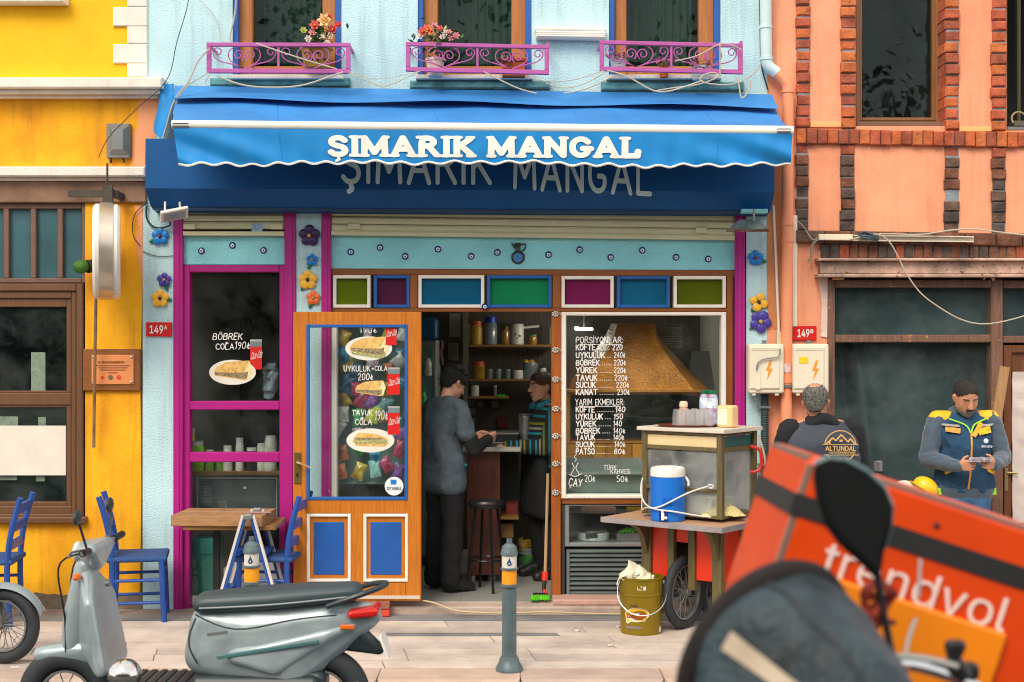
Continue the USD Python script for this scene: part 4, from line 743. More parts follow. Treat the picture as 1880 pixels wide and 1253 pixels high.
t = thing('wall_panel_heater', 'grey flat appliance with pale rim behind the low magenta pane', 'appliance', P(435, 965, dq)); put(t, 'body', pbox(364, 880, 506, 968, dq - .02, .1, .006), paint('appliance_grey', (66, 78, 78), .45, .1, 3)); put(t, 'rim', frame(361, 877, 509, 970, dq - .03, .08, 2.6), plain('appliance_rim', (150, 158, 156), .4, .3)); put(t, 'vent', [pbox(373, 893 + 4 * k, 389, 895 + 4 * k, dq - .024, .004) for k in range(9)], plain('vent_grey', (110, 126, 126), .5)); put(t, 'badge', [pbox(447, 894, 452, 898, dq - .024, .004)], white)
solo('teal_cabinet', [pbox(352, 990, 396, 1094, dq - .08, .3, .006), pbox(366, 1016, 392, 1017.5, dq - .088, .01)], plain('teal_laminate', (20, 128, 116), .45), 'teal cabinet door behind the low magenta pane under the table', 'cabinet')

t = thing('tube_light', 'lit white tube light hanging inside above the grill counter', 'light', P(1071, 604, 12.0))
lit = usdkit.material(stage, '/World/Looks/lit_tube', {'e': ('emission', {'color': (1.0, .95, .84), 'strength': 24.0})}, [], surface='e.emission')
ta, tb = np.array([X(1057, 11.75), 11.75, Z(604, 12.0)]), np.array([X(1086, 12.6), 12.6, Z(604, 12.0)])
put(t, 'tube', cyl(ta, tb, .014, 10), lit); put(t, 'holder', cyl((ta + tb) / 2 + [0, 0, .015], (ta + tb) / 2 + [0, 0, .9], .006, 6), dark)
# ================================================================ awning, sign box, railings, small things on the walls
awn = paint('awning_canvas', (40, 118, 188), .65, .10, 1.6, bump=.25, bscale=220, c2=(54, 130, 198), wear=(170, 200, 230), wearamt=.735, streak=.3, grime=(60, 100, 140))
awn2 = paint('awning_valance_canvas', (2, 126, 196), .65, .08, 2.0, bump=.2, bscale=220, c2=(6, 136, 206), wear=(150, 190, 220), wearamt=.745, streak=.25, grime=(20, 90, 150))
signm = paint('sign_box_blue', (6, 80, 140), .55, .12, 3, spec=.3, wear=(140, 176, 206), wearamt=.715)
t = thing('shop_awning', 'blue canvas awning with white front bar and white shop name on scalloped valance', 'awning', P(885, 240, 9.75))
da, dbk = 9.75, 10.56
rl, rr, fl, fr_ = P(322, 168, dbk), P(1417, 184, dbk), P(317, 221, da), P(1455, 236, da)
def top(a, b):
    r = rl + (rr - rl) * a[..., None]; f = fl + (fr_ - fl) * a[..., None]; p = r + (f - r) * b[..., None]
    p[..., 2] -= .035 * np.sin(np.pi * b) * (1 - .3 * np.cos(a * 9)) + .008 * np.sin(a * 31 + b * 4) * np.sin(np.pi * b) + .016 * (meshkit.fbm(np.stack([a * 14, b * 3, a * 0], -1), 3) - .5) * np.sin(np.pi * b)
    return p
put(t, 'canopy', thicken(sheet(top, 60, 14), -.004, 2), awn, smooth=60)
def flap(a, b):
    r = rl + (rr - rl) * a[..., None]; f = fl + (fr_ - fl) * a[..., None]; p = r + (f - r) * (b[..., None] * .34) + np.array([0, -.012, .02])
    p[..., 2] += .012 * np.sin(a * 17) * b + .02 * (1 - b) - .012 * np.sin(np.pi * b * .9)
    return p
put(t, 'upper_flap', thicken(sheet(flap, 60, 6), -.004, 2), awn, smooth=60)
put(t, 'side_flap', thicken(sheet(lambda a, b: np.stack([X(290, dbk) + a * .13 + .02 * np.sin(b * 5), dbk - .05 - a * .25 * b - .02 * np.sin(a * 6), Z(156, dbk) - b * (.36 + .1 * a)], -1), 8, 8), .004), awn2, smooth=60)
put(t, 'front_bar', tube([P(316, 229, da), P(1456, 240, da)], .031, 10), paint('white_bar', (240, 232, 216), .4, .04, 6), smooth=50)
for u0, u1, v0 in ((317, 346, 230.5), (1427, 1452, 240.5)):
    put(t, 'bar_label', [pbox(u0, v0 - 4.4, u1, v0 - 2.8, da - .033, .003), pbox(u0, v0 + .6, u1, v0 + 4.4, da - .034, .004)], plain('bar_label_ink', (70, 70, 80), .6))
vb = lambda u: np.interp(u, [316, 600, 870, 1100, 1300, 1456], [302, 300, 297.5, 303, 305, 302])
def val(a, b):
    u = 318 + a * 1137; u = u + b * (10 * (1 - a) - 3 * a); vt = 235 + 11 * a
    wave = 2.6 * np.sin((u - 330) / 47.0 * 2 * np.pi + .6 * np.sin(u / 90.0)) + 1.6 * np.sin(u / 57.0) + 1.2 * np.sin(u / 23.0)
    v = vt + (vb(u) + wave * np.clip((u - 316) / 30, 0, 1) - vt) * b
    edge = np.clip((560 - u) / 240, 0, 1) + np.clip((u - 1210) / 240, 0, 1)
    y = da - .03 + b * .02 + edge * .045 * np.sin((u - v * 2.4) / 26.0) * b + .006 * b * np.sin(u / 47.0 * 6.28) + .012 * b * (meshkit.noise(np.stack([u / 60.0, b * 2, u * 0], -1), 4) - .5)
    k = y / FPX
    return np.stack([(u - 940) * k, y, CAMH - (v - 626.5) * k], -1)
put(t, 'valance', thicken(sheet(val, 190, 14), .004), awn2, smooth=60)
aa = np.linspace(0, 1, 190); put(t, 'valance_piping', tube(val(aa, np.ones_like(aa)), .0085, 5), white)
dl = da - .046
g = slab('ŞIMARIK MANGAL', 1.0); b = g.bounds; sx = (X(1178, dl) - X(601, dl)) / (b[2] - b[0]); hz = 37 * dl / FPX
g = sa.translate(sa.scale(g, sx, hz / .98, origin=(b[0], 0)), X(601, dl) - b[0], Z(286.5, dl))
def fine(m):
    q = trimesh.remesh.subdivide_to_size(m[0], m[1], .03); return q[0], q[1]
def on_valance(mesh):   # the letters follow the cloth
    o = []
    for v, f in flat(mesh):
        v = np.array(v); k = v[:, 1] / FPX; u = 940 + v[:, 0] / k; vv_ = 626.5 - (v[:, 2] - CAMH) / k; a = (u - 318) / 1137; vt = 235 + 11 * a; b = np.clip((vv_ - vt) / (vb(u) - vt), 0, 1)
        ys = da - .03 + b * .02 + .006 * b * np.sin(u / 47.0 * 6.28) + .012 * b * (meshkit.noise(np.stack([u / 60.0, b * 2, u * 0], -1), 4) - .5)
        v[:, 1] = ys - .0045 - (v[:, 1] < dl + .0005) * .0015; o.append((v, f))
    return o
for a_ in (.17, .43, .66, .88):
    put(t, 'seam', tube(top(np.full(8, a_), np.linspace(.02, .98, 8)) + [0, -.0005, .001], .002, 4), plain('seam_blue', (46, 124, 200), .7)); put(t, 'seam', tube(val(np.full(6, a_), np.linspace(.05, .97, 6)) + [0, -.0005, 0], .002, 4), plain('seam_deep', (2, 122, 192), .7))
put(t, 'lettering', on_valance(tilt([fine(m) for m in prism(g, dl, .001)], 601, 284, 1178, 287, dl)), plain('sign_white', (240, 236, 226), .5))
for u in (380, 1380):
    put(t, 'arm', [tube([P(u, 236, da + .03), P(u + (30 if u < 900 else -30), 262, 10.2), P(u, 215, 10.56)], .018, 8)], white)
# sign box behind
t = thing('sign_box', 'dark blue metal sign box with grey rounded shop name under the awning', 'sign', P(845, 380, W))
ds_ = 10.27; za, zb_, zc = Z(255, ds_), Z(346, ds_), Z(376, ds_)
pr = [(ds_, zb_), (ds_, za), (W + .0, za), (W + .0, zc - .03), (ds_ + .15, zc)]
x0, x1 = X(267, ds_), X(1422, ds_); n = len(pr)
vv = np.array([[x0, y, z] for y, z in pr] + [[x1, y, z] for y, z in pr]); ff = tri([[i, (i + 1) % n, n + (i + 1) % n, n + i] for i in range(n)]); cap = np.array([[0, i, i + 1] for i in range(1, n - 1)]); ff = np.vstack([ff, cap[:, ::-1], cap + n])
put(t, 'box', tilt((vv, ff[:, ::-1]), 267, 255, 1422, 262, ds_), signm)
put(t, 'bottom_trim', tilt(box(x0 + .01, x1 - .01, ds_ + .16, W, zc - .022, zc - .003), 267, 255, 1422, 262, ds_), plain('navy_trim', (14, 62, 104), .5))
g, _ = hand('ŞIMARIK', 1.0, .145, .30, 5, jit=.01, squash=1.05, res=6); b = g.bounds
dl = ds_ - .006
for txt, ua, ub, sd in (('ŞIMARIK', 626, 903, 5), ('MANGAL', 942, 1197, 6)):
    g, _ = hand(txt, 1.0, .145, .30, sd, jit=.012, squash=1.0, res=6); b = g.bounds; sx = (X(ub, dl) - X(ua, dl)) / (b[2] - b[0])
    g = sa.translate(sa.scale(g, sx, 64 * dl / FPX, origin=(b[0], 0)), X(ua, dl) - b[0], Z(334 if txt[0] == 'Ş' else 344, dl))
    put(t, 'lettering', tilt(prism(g, dl, .006), ua, 334, ub, 336 if txt[0] == 'Ş' else 347, dl), plain('sign_grey', (212, 232, 230), .5), label='grey rounded letters')
# floodlights
t = thing('floodlight', 'slim white floodlight hanging under the left end of the blue sign box', 'floodlight', P(320, 372, 10.3))
c = P(320, 394, 10.28); put(t, 'housing', rbox(c, (.20, .15, .024), .006, rz(20) @ ry(-13) @ rx(-24)), white, smooth=40); put(t, 'lens', rbox(c + rz(20) @ ry(-13) @ rx(-24) @ np.array([0, 0, -.012]), (.16, .11, .012), .004, rz(20) @ ry(-13) @ rx(-24)), plain('lens_grey', (150, 160, 164), .2)); put(t, 'arm', [cyl(P(303, 371, 10.34), P(303, 394, 10.32), .008, 6)], white); put(t, 'arm', [cyl(P(330, 371, 10.36), P(331, 388, 10.36), .008, 6)], white)
solo('floodlight_cable', tube(spline([P(270, 378, W - .02), P(269, 400, W - .02), P(285, 418, W - .02), P(302, 418, W - .03), P(310, 405, 10.36)], 18), .007, 5), cable_d, 'dark cable drooping from the white floodlight at left pillar', 'cable')
t = thing('floodlight', 'old dark glass floodlight hanging under the right end of the blue sign box', 'floodlight', P(1375, 388, 10.3))
d = 10.28; q = [(1336, 423), (1356, 404), (1396, 406), (1413, 426)]
put(t, 'housing', [(np.array([P(1336, 421, d - .07), P(1413, 426, d - .07), P(1410, 420, d + .1), P(1345, 416, d + .1), P(1357, 404, d), P(1396, 406, d), P(1394, 404, d + .06), P(1360, 403, d + .06)]), tri(QF)[:, ::-1])], paint('murky_lamp_glass', (92, 106, 104), .2, .4, 12)); put(t, 'rim', frame(1335, 420.5, 1413, 426, d - .075, .02, 2), paint('rusty_rim', (110, 76, 50), .6, .4, 20)); put(t, 'arm', [cyl(P(1384, 384, d + .02), P(1384, 408, d + .02), .009, 6)], greymetal); put(t, 'mount', pbox(1362, 384, 1410, 391, d + .08, .1), turq)

# ================================================================ railings with flower pots
def rail(u0, v0, u1, v1, lab, sl):
    d = 10.33; t = thing('window_railing', lab, 'railing', P((u0 + u1) / 2, v1, d))
    bw_ = 8.0; T = lambda m: tilt(m, u0, v0, u1, v0 + sl, d)
    put(t, 'top_bar', T([pbox(u0, v0, u1, v0 + 7, d, .03, .003)]), pinkm); put(t, 'bottom_bar', T([pbox(u0, v1 - 8, u1, v1, d, .03, .003)]), pinkm)
    for a in (u0, u1 - bw_): put(t, 'post', T([pbox(a, v0 + 7.2, a + bw_, v1 - 8.2, d, .03, .003)]), pinkm)
    um = (u0 + u1) / 2; put(t, 'post', T([pbox(um - 2, v0 + 7.2, um + 2, v1 - 8.2, d + .008, .015)]), pinkm)
    for a in (u0 + 3, u1 - 3): put(t, 'wall_arm', [cyl(P(a, v0 + 4, d + .03), P(a, v0 + 4, d) * np.array([1, 0, 1]) + [0, W, 0], .012, 6)], pinkm); 
    for h0, h1 in ((u0 + bw_, um - 2), (um + 2, u1 - bw_)):
        k = d / FPX; w_ = h1 - h0; cx = (h0 + h1) / 2
        A = lambda pts: np.c_[[X(u, d) for u, v in pts], np.full(len(pts), d + .015), [Z(v, d) for u, v in pts]]
        S = lambda c, r0, r1, a0, a1: [(c[0] + r * math.cos(math.radians(a)), c[1] - r * math.sin(math.radians(a))) for r, a in zip(np.linspace(r0, r1, 26), np.linspace(a0, a1, 26))]
        vm = v0 + 21
        for s in (-1, 1):
            f = lambda pts: [(cx + s * (u - cx), v) for u, v in pts]
            put(t, 'scroll', T([tube(A(f(S((cx - 11, vm + 2), 3, 11, 60 + 360, 0 - 60) + [])), .0045, 5)]), pinkm)
            put(t, 'scroll', T([tube(A(f([tuple(p) for p in spline([(cx - 1, v1 - 9), (cx - 18, v1 - 17), (cx - 29, vm + 6), (cx - 27, vm - 7), (cx - 17, v0 + 8)], 16)])), .0045, 5)]), pinkm)
            put(t, 'scroll', T([tube(A(f([tuple(p) for p in spline([(cx - 1, v1 - 9), (cx - 28, v1 - 18), (h0 + 6, v1 - 30), (h0 + 3, vm - 3)], 16)] + S((h0 + 12, vm - 4), 9, 3, 180, -200))), .0045, 5)]), pinkm)
    return t
rail(379, 78, 643, 134, 'orchid pink scrolled railing below the left upper window', 1)
rail(745, 77, 1008, 131, 'orchid pink scrolled railing below the middle upper window', 6)
rail(1101, 74, 1364, 130, 'orchid pink scrolled railing below the right upper window', 6)
leafm = [plain('leaf_dark', (36, 74, 34), .5), plain('leaf_mid', (74, 112, 50), .5), plain('leaf_pale', (150, 160, 110), .6)]
def leafy(c, sx, sy, sz, n, size, rng, mats=leafm, par=None, nm='leaves'):
    per = [[] for _ in mats]
    for i in range(n):
        p = np.array([rng.gauss(0, sx), rng.gauss(0, sy), rng.gauss(0, sz)]) + c
        a, e, s = rng.uniform(0, 6.28), rng.uniform(-.6, 1.0), size * rng.uniform(.6, 1.3)
        dr = np.array([math.cos(a) * math.cos(e), math.sin(a) * math.cos(e), math.sin(e)]); w_ = np.cross(dr, [0.1, 0.3, 1]); w_ /= np.linalg.norm(w_)
        per[rng.randrange(len(mats))].append((np.array([p - dr * s, p + w_ * s * .4, p + dr * s, p - w_ * s * .4]), np.array([[0, 1, 2], [0, 2, 3]])))
    for k, o in enumerate(per):
        if o: put(par, nm, o, mats[k], kind='stuff')
def blossom(par, c, r, mat, rng, n=6, core=None, cup=.5):
    o = []; up = np.array([rng.uniform(-.5, .5), -1, rng.uniform(-.1, .7)]); up /= np.linalg.norm(up); s1 = np.cross(up, [0, 0, 1.0]); s1 /= np.linalg.norm(s1); s2 = np.cross(s1, up)
    for ring, rr_ in ((0, 1), (1, .62)):
        for k in range(n):
            a = 6.283 * (k + ring * .5) / n; dr = math.cos(a) * s1 + math.sin(a) * s2; w_ = -math.sin(a) * s1 + math.cos(a) * s2
            p = [c, c + dr * r * rr_ * .55 + w_ * r * .34 * rr_ + up * r * .2, c + dr * r * rr_ + up * r * cup * (1 + ring), c + dr * r * rr_ * .55 - w_ * r * .34 * rr_ + up * r * .2]
            o.append((np.array(p), np.array([[0, 1, 2], [0, 2, 3]])))
    b = put(par, 'blossom', o, mat)
    put(b, 'flower_centre', ball(c + up * r * .3, r * .2, 1), core or plain('pollen', (200, 160, 60), .7))
def pot(par, u, v0, v1, w0, w1, d, mat, holes=False):
    c = P(u, v1, d); h = (v1 - v0) * d / FPX; r0, r1 = w0 * d / FPX / 2, w1 * d / FPX / 2
    put(par, 'pot', lathe([(0, 0), (r0, 0), (r1 * .96, h * .85), (r1 * 1.05, h * .86), (r1 * 1.05, h), (r1 * .9, h), (r1 * .85, h * .7), (0, h * .7)], c, 20), mat, smooth=40)
    if holes:
        for k in range(7): put(par, 'hole', ball(c + [(-1.5 + k % 4) * r1 * .42, -r1 * .9, h * (.3 + .3 * (k // 4))], .012, 1, (1, .4, 1)), black)
bc = {n: plain('petal_' + n, c, .6) for n, c in (('cream', (238, 200, 140)), ('coral', (226, 96, 90)), ('red', (206, 50, 50)), ('pink', (226, 150, 160)), ('orange', (238, 130, 90)), ('white', (226, 216, 206)), ('lime', (190, 200, 90)), ('violet', (150, 70, 120)))}
rng = random.Random(4); d = 10.42
t = thing('flower_pot', 'ochre pierced pot with cream and red flowers at the left upper window', 'flower pot', P(586, 126, d))
pot(t, 581, 86, 126, 44, 58, d + .08, paint('ochre_pot', (176, 128, 40), .6, .15, 12), True)
leafy(P(588, 66, d), .06, .04, .045, 90, .03, rng, par=t)
for u, v, k, r in ((596, 38, 'cream', .055), (578, 48, 'coral', .045), (612, 56, 'red', .04), (622, 47, 'red', .032), (604, 34, 'red', .03), (573, 62, 'pink', .034), (557, 57, 'lime', .03), (566, 72, 'white', .03), (590, 70, 'white', .03), (608, 66, 'white', .03), (600, 80, 'white', .028)): blossom(t, P(u, v, d - .03), r, bc[k], rng)
t = thing('flower_pot', 'cream pot with a big coral and white bouquet at the middle upper window', 'flower pot', P(799, 141, d))
pot(t, 799, 108, 141, 27, 35, d + .02, paint('cream_pot', (220, 200, 180), .6, .08, 12))
leafy(P(808, 78, d), .075, .04, .06, 190, .032, rng, par=t)
for u, v, k, r in ((786, 56, 'orange', .05), (776, 60, 'coral', .04), (797, 50, 'pink', .035), (808, 54, 'coral', .03), (772, 68, 'white', .032), (818, 62, 'white', .03), (830, 70, 'pink', .034), (838, 66, 'pink', .03), (812, 70, 'white', .03), (824, 60, 'pink', .026)): blossom(t, P(u, v, d - .04), r, bc[k], rng)
t = thing('flower_pot', 'terracotta trough with a small trailing plant at the middle upper window', 'flower pot', P(943, 140, d))
put(t, 'pot', [pbox(918, 106, 968, 112, d, .16, .006), pbox(922, 112.5, 964, 140, d + .012, .13, .006)], paint('terracotta', (196, 88, 36), .7, .12, 10))
leafy(P(930, 108, d), .035, .03, .03, 40, .025, rng, par=t)
for i, (u, v, lab, pm_, pw) in enumerate(((1135, 104, 'white pot of purple heather at left of the right upper window', MATS['white_glaze'], 30), (1219, 112, 'terracotta pot of purple heather in the middle of the right upper window', MATS['terracotta'], 18), (1286, 117, 'low pot of twin purple heather clumps at right of the right upper window', MATS['white_glaze'], 36))):
    t = thing('flower_pot', lab, 'flower pot', P(u, v + 25, d)); pot(t, u, v + 6, v + (20 if i == 0 else 31), pw * .8, pw, d + .05, pm_)
    leafy(P(u, v + 2, d), .05, .03, .02, 40, .018, rng, par=t)
    for k in range(22): 
        a = rng.gauss(0, 11) if i < 2 else rng.choice([-14, 12]) + rng.gauss(0, 5)
        blossom(t, P(u + max(-20, min(20, a)), v - abs(rng.gauss(0, 5)) + 3, d - .02 + rng.uniform(-.03, .03)), .014, bc['violet' if k % 3 else 'pink'], rng, 4)

# ================================================================ fluorescent fixture, ceramic flowers, number plates
t = thing('wall_light', 'long white ribbed wall light between the middle and right upper windows', 'light', P(1048, 70, W))
put(t, 'housing', tilt([pbox(983, 49, 1113, 55, W - .09, .09, .008)], 983, 49, 1113, 51, W), white); put(t, 'diffuser', tilt([pbox(984, 55.5, 1112, 69, W - .10, .09, .014)], 983, 49, 1113, 51, W), paint('ribbed_diffuser', (240, 234, 222), .3, .05, 3))
for k in range(3): put(t, 'rib', tilt([pbox(984, 58 + 3.4 * k, 1112, 59.4 + 3.4 * k, W - .104, .01)], 983, 49, 1113, 51, W), white)
cf = {n: paint('ceramic_' + n, c, .42, .14, 30, wear=tuple(int(x * .6) for x in c), wearamt=.68) for n, c in (('blue', (20, 120, 200)), ('purple', (70, 56, 150)), ('plum', (56, 30, 84)), ('yellow', (240, 180, 50)), ('orange', (226, 110, 50)), ('core', (40, 30, 30)), ('red', (140, 30, 30)), ('gold', (200, 160, 60)), ('leaf', (16, 110, 80)))}
def cflower(u, v, col, lab, r=13, core='core', leaf=(-12, 9), n=5, rot=90):
    c = P(u, v, W - .02); k = W / FPX; t = thing('ceramic_flower', lab, 'ornament', P(u, v, W))
    for i in range(n):
        a = math.radians(rot + 360 * i / n); put(t, 'petal', ball(c + [math.cos(a) * r * .58 * k, 0, math.sin(a) * r * .58 * k], r * (.42 + .1 * ((i * 37 + int(u)) % 10) / 10) * k, 2, (1, .38 + .1 * ((i * 53 + int(v)) % 7) / 7, 1.0)), cf[col], smooth=True)
    put(t, 'centre', ball(c + [0, -.016, 0], r * .2 * k, 1), cf[core], smooth=True)
    lc = c + [leaf[0] * k, .008, -leaf[1] * k]; put(t, 'leaf', ball(lc, .03, 1, (1, .25, .5), ry(math.degrees(math.atan2(leaf[1], leaf[0])))), cf['leaf'], smooth=True)
for a in ((294, 434, 'blue', 'blue ceramic flower on the left pale pillar below the floodlight', 16, 'red', (-14, 8)), (302, 514, 'purple', 'purple ceramic flower on the left pale pillar above the yellow one', 13, 'gold', (3, 13)), (294, 548, 'yellow', 'yellow ceramic flower on the left pale pillar above number 149A', 16, 'core', (14, 2)),
          (568, 433, 'plum', 'dark plum ceramic flower at the top of the middle pillar', 19, 'gold', (0, 8)), (573, 477, 'blue', 'small blue ceramic flower on the middle pillar', 11, 'gold', (-5, 11)), (565, 514, 'yellow', 'yellow ceramic flower on the middle pillar', 17, 'core', (-9, 14)), (575, 547, 'orange', 'orange ceramic flower lowest on the middle pillar', 13, 'gold', (-5, 13)),
          (1387, 474, 'blue', 'blue ceramic flower on the right pale pillar', 14, 'red', (14, 5)), (1393, 555, 'yellow', 'yellow four petalled ceramic flower on the right pale pillar', 17, 'core', (-9, 12), 4, 70), (1396, 591, 'purple', 'purple ceramic flower lowest on the right pale pillar', 20, 'gold', (-14, 10), 5, 60)): cflower(*a)
redp = paint('red_enamel', (206, 26, 24), .35, .06, 5)
for u0, v0, u1, v1, txt, sup, lab in ((268, 592, 315, 618, '149', 'A', 'red enamel house number plate reading 149A'), (1455, 599, 1499, 625, '149', 'B', 'red enamel house number plate reading 149B')):
    t = thing('number_plate', lab, 'number plate', P((u0 + u1) / 2, v1, W)); put(t, 'plate', pbox(u0, v0, u1, v1, W - .02, .018, .003), redp)
    put(t, 'lettering', [sansmesh(txt, X(u0 + 8, W), X(u1 - 14, W), Z(v1 - 6, W), W - .0215, 14 * W / FPX), sansmesh(sup, X(u1 - 12, W), X(u1 - 7, W), Z(v0 + 13, W), W - .0215, 7 * W / FPX)], letterw)

# ================================================================ pipes, conduits, meter boxes, cables
dp = 10.52
t = thing('drainpipe', 'pale blue drainpipe turning salmon below its bend between the shop and the brick house', 'drainpipe', P(1447, 790, dp))
pbl = paint('pale_pipe', (196, 216, 216), .5, .05, 5); psal = paint('salmon_pipe', (238, 150, 108), .5, .05, 5)
put(t, 'upper_pipe', tube([P(1403, -260, dp), P(1407, 110, dp)], .043, 16), pbl, smooth=50); put(t, 'bend', tube(spline([P(1407, 110, dp), P(1411, 122, dp), P(1424, 133, dp), P(1426, 135, dp)], 12), .043, 16), pbl, smooth=50)
put(t, 'bend', tube(spline([P(1425, 134, dp), P(1438, 146, dp), P(1446, 160, dp), P(1447, 178, dp)], 12), .042, 16), psal, smooth=50); put(t, 'lower_pipe', tube([P(1447, 178, dp), P(1446, 430, dp), P(1444, 640, dp), P(1443, 1120, dp)], .042, 16), psal, smooth=50)
for u, v, m in ((1406, 50, pbl), (1407, 108, pbl), (1425, 134, pbl), (1447, 168, psal), (1446, 412, psal), (1446, 442, psal), (1444, 700, psal)): 
    if v != 134: put(t, 'collar', cyl(P(u, v - 3, dp), P(u, v + 3, dp), .048, 16), m)
put(t, 'sticker', pbox(1438, 668, 1451, 684, dp - .045, .006), paint('sticker_pink', (216, 190, 190), .5, .3, 60)); put(t, 'clamp', pbox(1426, 707, 1460, 712, dp - .052, .08), greymetal)
t = thing('thin_conduit', 'thin white conduit running down beside the salmon drainpipe to the left meter box', 'conduit', P(1432, 640, dp)); put(t, 'tube', tube([P(1420, 378, W - .02), P(1425, 480, W - .02), P(1430, 612, W - .03)], .010, 8), white); put(t, 'sleeve', pbox(1427, 610, 1436, 642, W - .05, .045, .006), cream)
solo('cable_channel', [tilt([pbox(1455, 396, 1464, 600, W - .03, .03, .004)], 1455, 0, 1464, 0, W)], paint('channel_white', (232, 224, 206), .5), 'narrow white plastic cable channel right of the salmon drainpipe', 'channel')
boxm = paint('meter_box_shell', (226, 214, 190), .5, .05, 4); boltm = plain('hazard_orange', (230, 150, 40), .5)
for k, (u0, u1, lab) in enumerate(((1372, 1437, 'left cream meter box with orange bolt and cable hook'), (1453, 1519, 'right cream meter box with orange bolt and yellow sticker'))):
    t = thing('meter_box', lab, 'meter box', P((u0 + u1) / 2, 725, W)); v0 = 632
    c = (P(u0, v0, W - .1) + P(u1, 722, W - .1)) / 2; put(t, 'shell', rbox(c, ((u1 - u0) * W / FPX * .985, .12, 90 * W / FPX), .016, seg=12), boxm, smooth=40)
    put(t, 'lid', pbox(u0 + 4, v0 + 5, u1 - 4, 716, W - .172, .03, .012), boxm); put(t, 'groove', [pbox(u0 + 8, v0 + 8 + 3 * j, u1 - 8, v0 + 9 + 3 * j, W - .1735, .004) for j in range(2)], paint('meter_shadow_line', (180, 168, 146), .6))
    for u in (u0 + 9, u1 - 14): put(t, 'latch', [pbox(u, 716, u + 7, 727, W - .15, .03, .004)], boxm)
    put(t, 'hanger', [pbox((u0 + u1) / 2 - 5, v0 - 7, (u0 + u1) / 2 + 3, v0 + 2, W - .06, .02, .004)], greymetal)
    uc = (u0 + u1) / 2 + (0 if k == 0 else 2); put(t, 'bolt_symbol', prism(ppoly([(uc + 1, 661), (uc - 6, 680), (uc - 1, 680), (uc - 4, 697), (uc + 7, 676), (uc + 1, 676), (uc + 5, 662)], W), W - .174, .003), boltm)
    if k == 1: put(t, 'sticker', pbox(1467, 656, 1484, 668, W - .174, .003), paint('yellow_sticker', (240, 200, 30), .5, .25, 90))
    else: put(t, 'cable_hook', [tube(spline([P(1432, 641, W - .19), P(1431, 652, W - .19), P(1410, 658, W - .19), P(1392, 666, W - .19), P(1389, 680, W - .19)], 20), .006, 6)], greymetal); put(t, 'cover_strip', pbox(1388, 680, 1396, 716, W - .178, .01, .003), boxm)
t = thing('corrugated_conduit', 'black corrugated conduit below the left meter box', 'conduit', P(1404, 945, W)); zz = np.arange(0, 225, 1.6); put(t, 'hose', lathe([(.026 + .005 * (i % 2), -z * W / FPX) for i, z in enumerate(zz)], P(1404, 722, W - .05), 12), plain('conduit_black', (44, 62, 66), .5)); put(t, 'clamp', [pbox(1392, v, 1416, v + 4, W - .085, .06) for v in (746, 852)], greymetal)
solo('wall_cable', tube(spline([P(1392, 800, W - .06), P(1402, 830, W - .08), P(1406, 880, W - .06), P(1408, 905, W - .06)], 16), .008, 5), cable_w, 'pale cable looping beside the black corrugated conduit', 'cable')
def cable(pts, lab, r=.006, m=None, d=W - .05, n=30): return solo('cable', tube(spline([P(u, v, d if len(q) == 0 else q[0]) for u, v, *q in pts], n), r * .72, 5), m or cable_w, lab, 'cable')
cable([(352, -40), (342, 20), (322, 90), (312, 135), (292, 165), (262, 190), (226, 225), (198, 255), (181, 290)], 'long thin dark cable slanting from the top down to the junction box', .0045, cable_d, 10.38, 50)
cable([(384, 90), (362, 115), (346, 150), (326, 175), (314, 200), (306, 230), (298, 255)], 'pale cable bundle dropping left of the awning', .009, d=10.3)
cable([(352, -10), (390, 25), (402, 50), (405, 72)], 'faint pale cable on the wall above the left railing', .004)
cable([(434, -30), (432, 20), (425, 55), (424, 75), (434, 85)], 'pale cable hanging beside the left upper window', .009, d=W - .03)
cable([(318, 210), (330, 175), (352, 152), (372, 140), (384, 135), (381, 145), (376, 150)], 'pale cable twisting under the left end of the left railing', .006, d=10.3)
cable([(400, 140), (440, 155), (500, 161), (560, 156), (600, 143), (630, 133)], 'thick pale cable sagging under the left railing', .009, d=10.28)
cable([(470, 80), (520, 97), (570, 113), (618, 127)], 'pale cable slanting across the left railing', .007, d=10.29)
cable([(640, 135), (672, 148), (704, 158), (735, 148), (770, 132)], 'pale cable sagging between left and middle railings', .006, d=10.33)
cable([(640, 132), (690, 145), (740, 138), (772, 131)], 'thin pale cable between left and middle railings', .004, d=10.33)
cable([(888, 132), (920, 148), (950, 162), (985, 172)], 'pale cable falling from under the middle railing to the awning', .007, d=10.3)
cable([(975, 144), (1010, 150), (1060, 145), (1108, 130)], 'upper pale cable between middle and right railings', .005, d=10.33)
cable([(1002, 152), (1030, 161), (1070, 155), (1112, 132)], 'lower pale cable between middle and right railings', .006, d=10.33)
cable([(1035, 172), (1070, 165), (1110, 148), (1130, 138)], 'pale cable rising from the awning to the right railing', .007, d=10.3)
cable([(1115, 130), (1150, 140), (1180, 157), (1205, 168), (1250, 162), (1290, 148)], 'thick pale cable tangled under the right railing', .008, d=10.29)
cable([(1200, 168), (1250, 160), (1300, 150), (1320, 138), (1300, 135), (1285, 146), (1310, 155), (1360, 150), (1390, 128), (1396, 118)], 'curling pale cable under the right end of the right railing', .007, d=10.29, n=60)
cable([(1240, 112), (1290, 98), (1322, 82), (1338, 82), (1362, 92)], 'pale cable across the right railing', .006, d=10.29)
cable([(1322, 78), (1322, 110), (1322, 140)], 'pale cable tied down the right railing', .007, d=10.29)
cable([(1350, 140), (1358, 165), (1362, 180), (1372, 172), (1378, 148)], 'loop of pale cable hanging onto the awning corner', .008, d=10.28)
cable([(1395, 0), (1396, 80), (1400, 130), (1410, 165)], 'dark cable behind the pale drainpipe', .008, cable_d, W - .02)
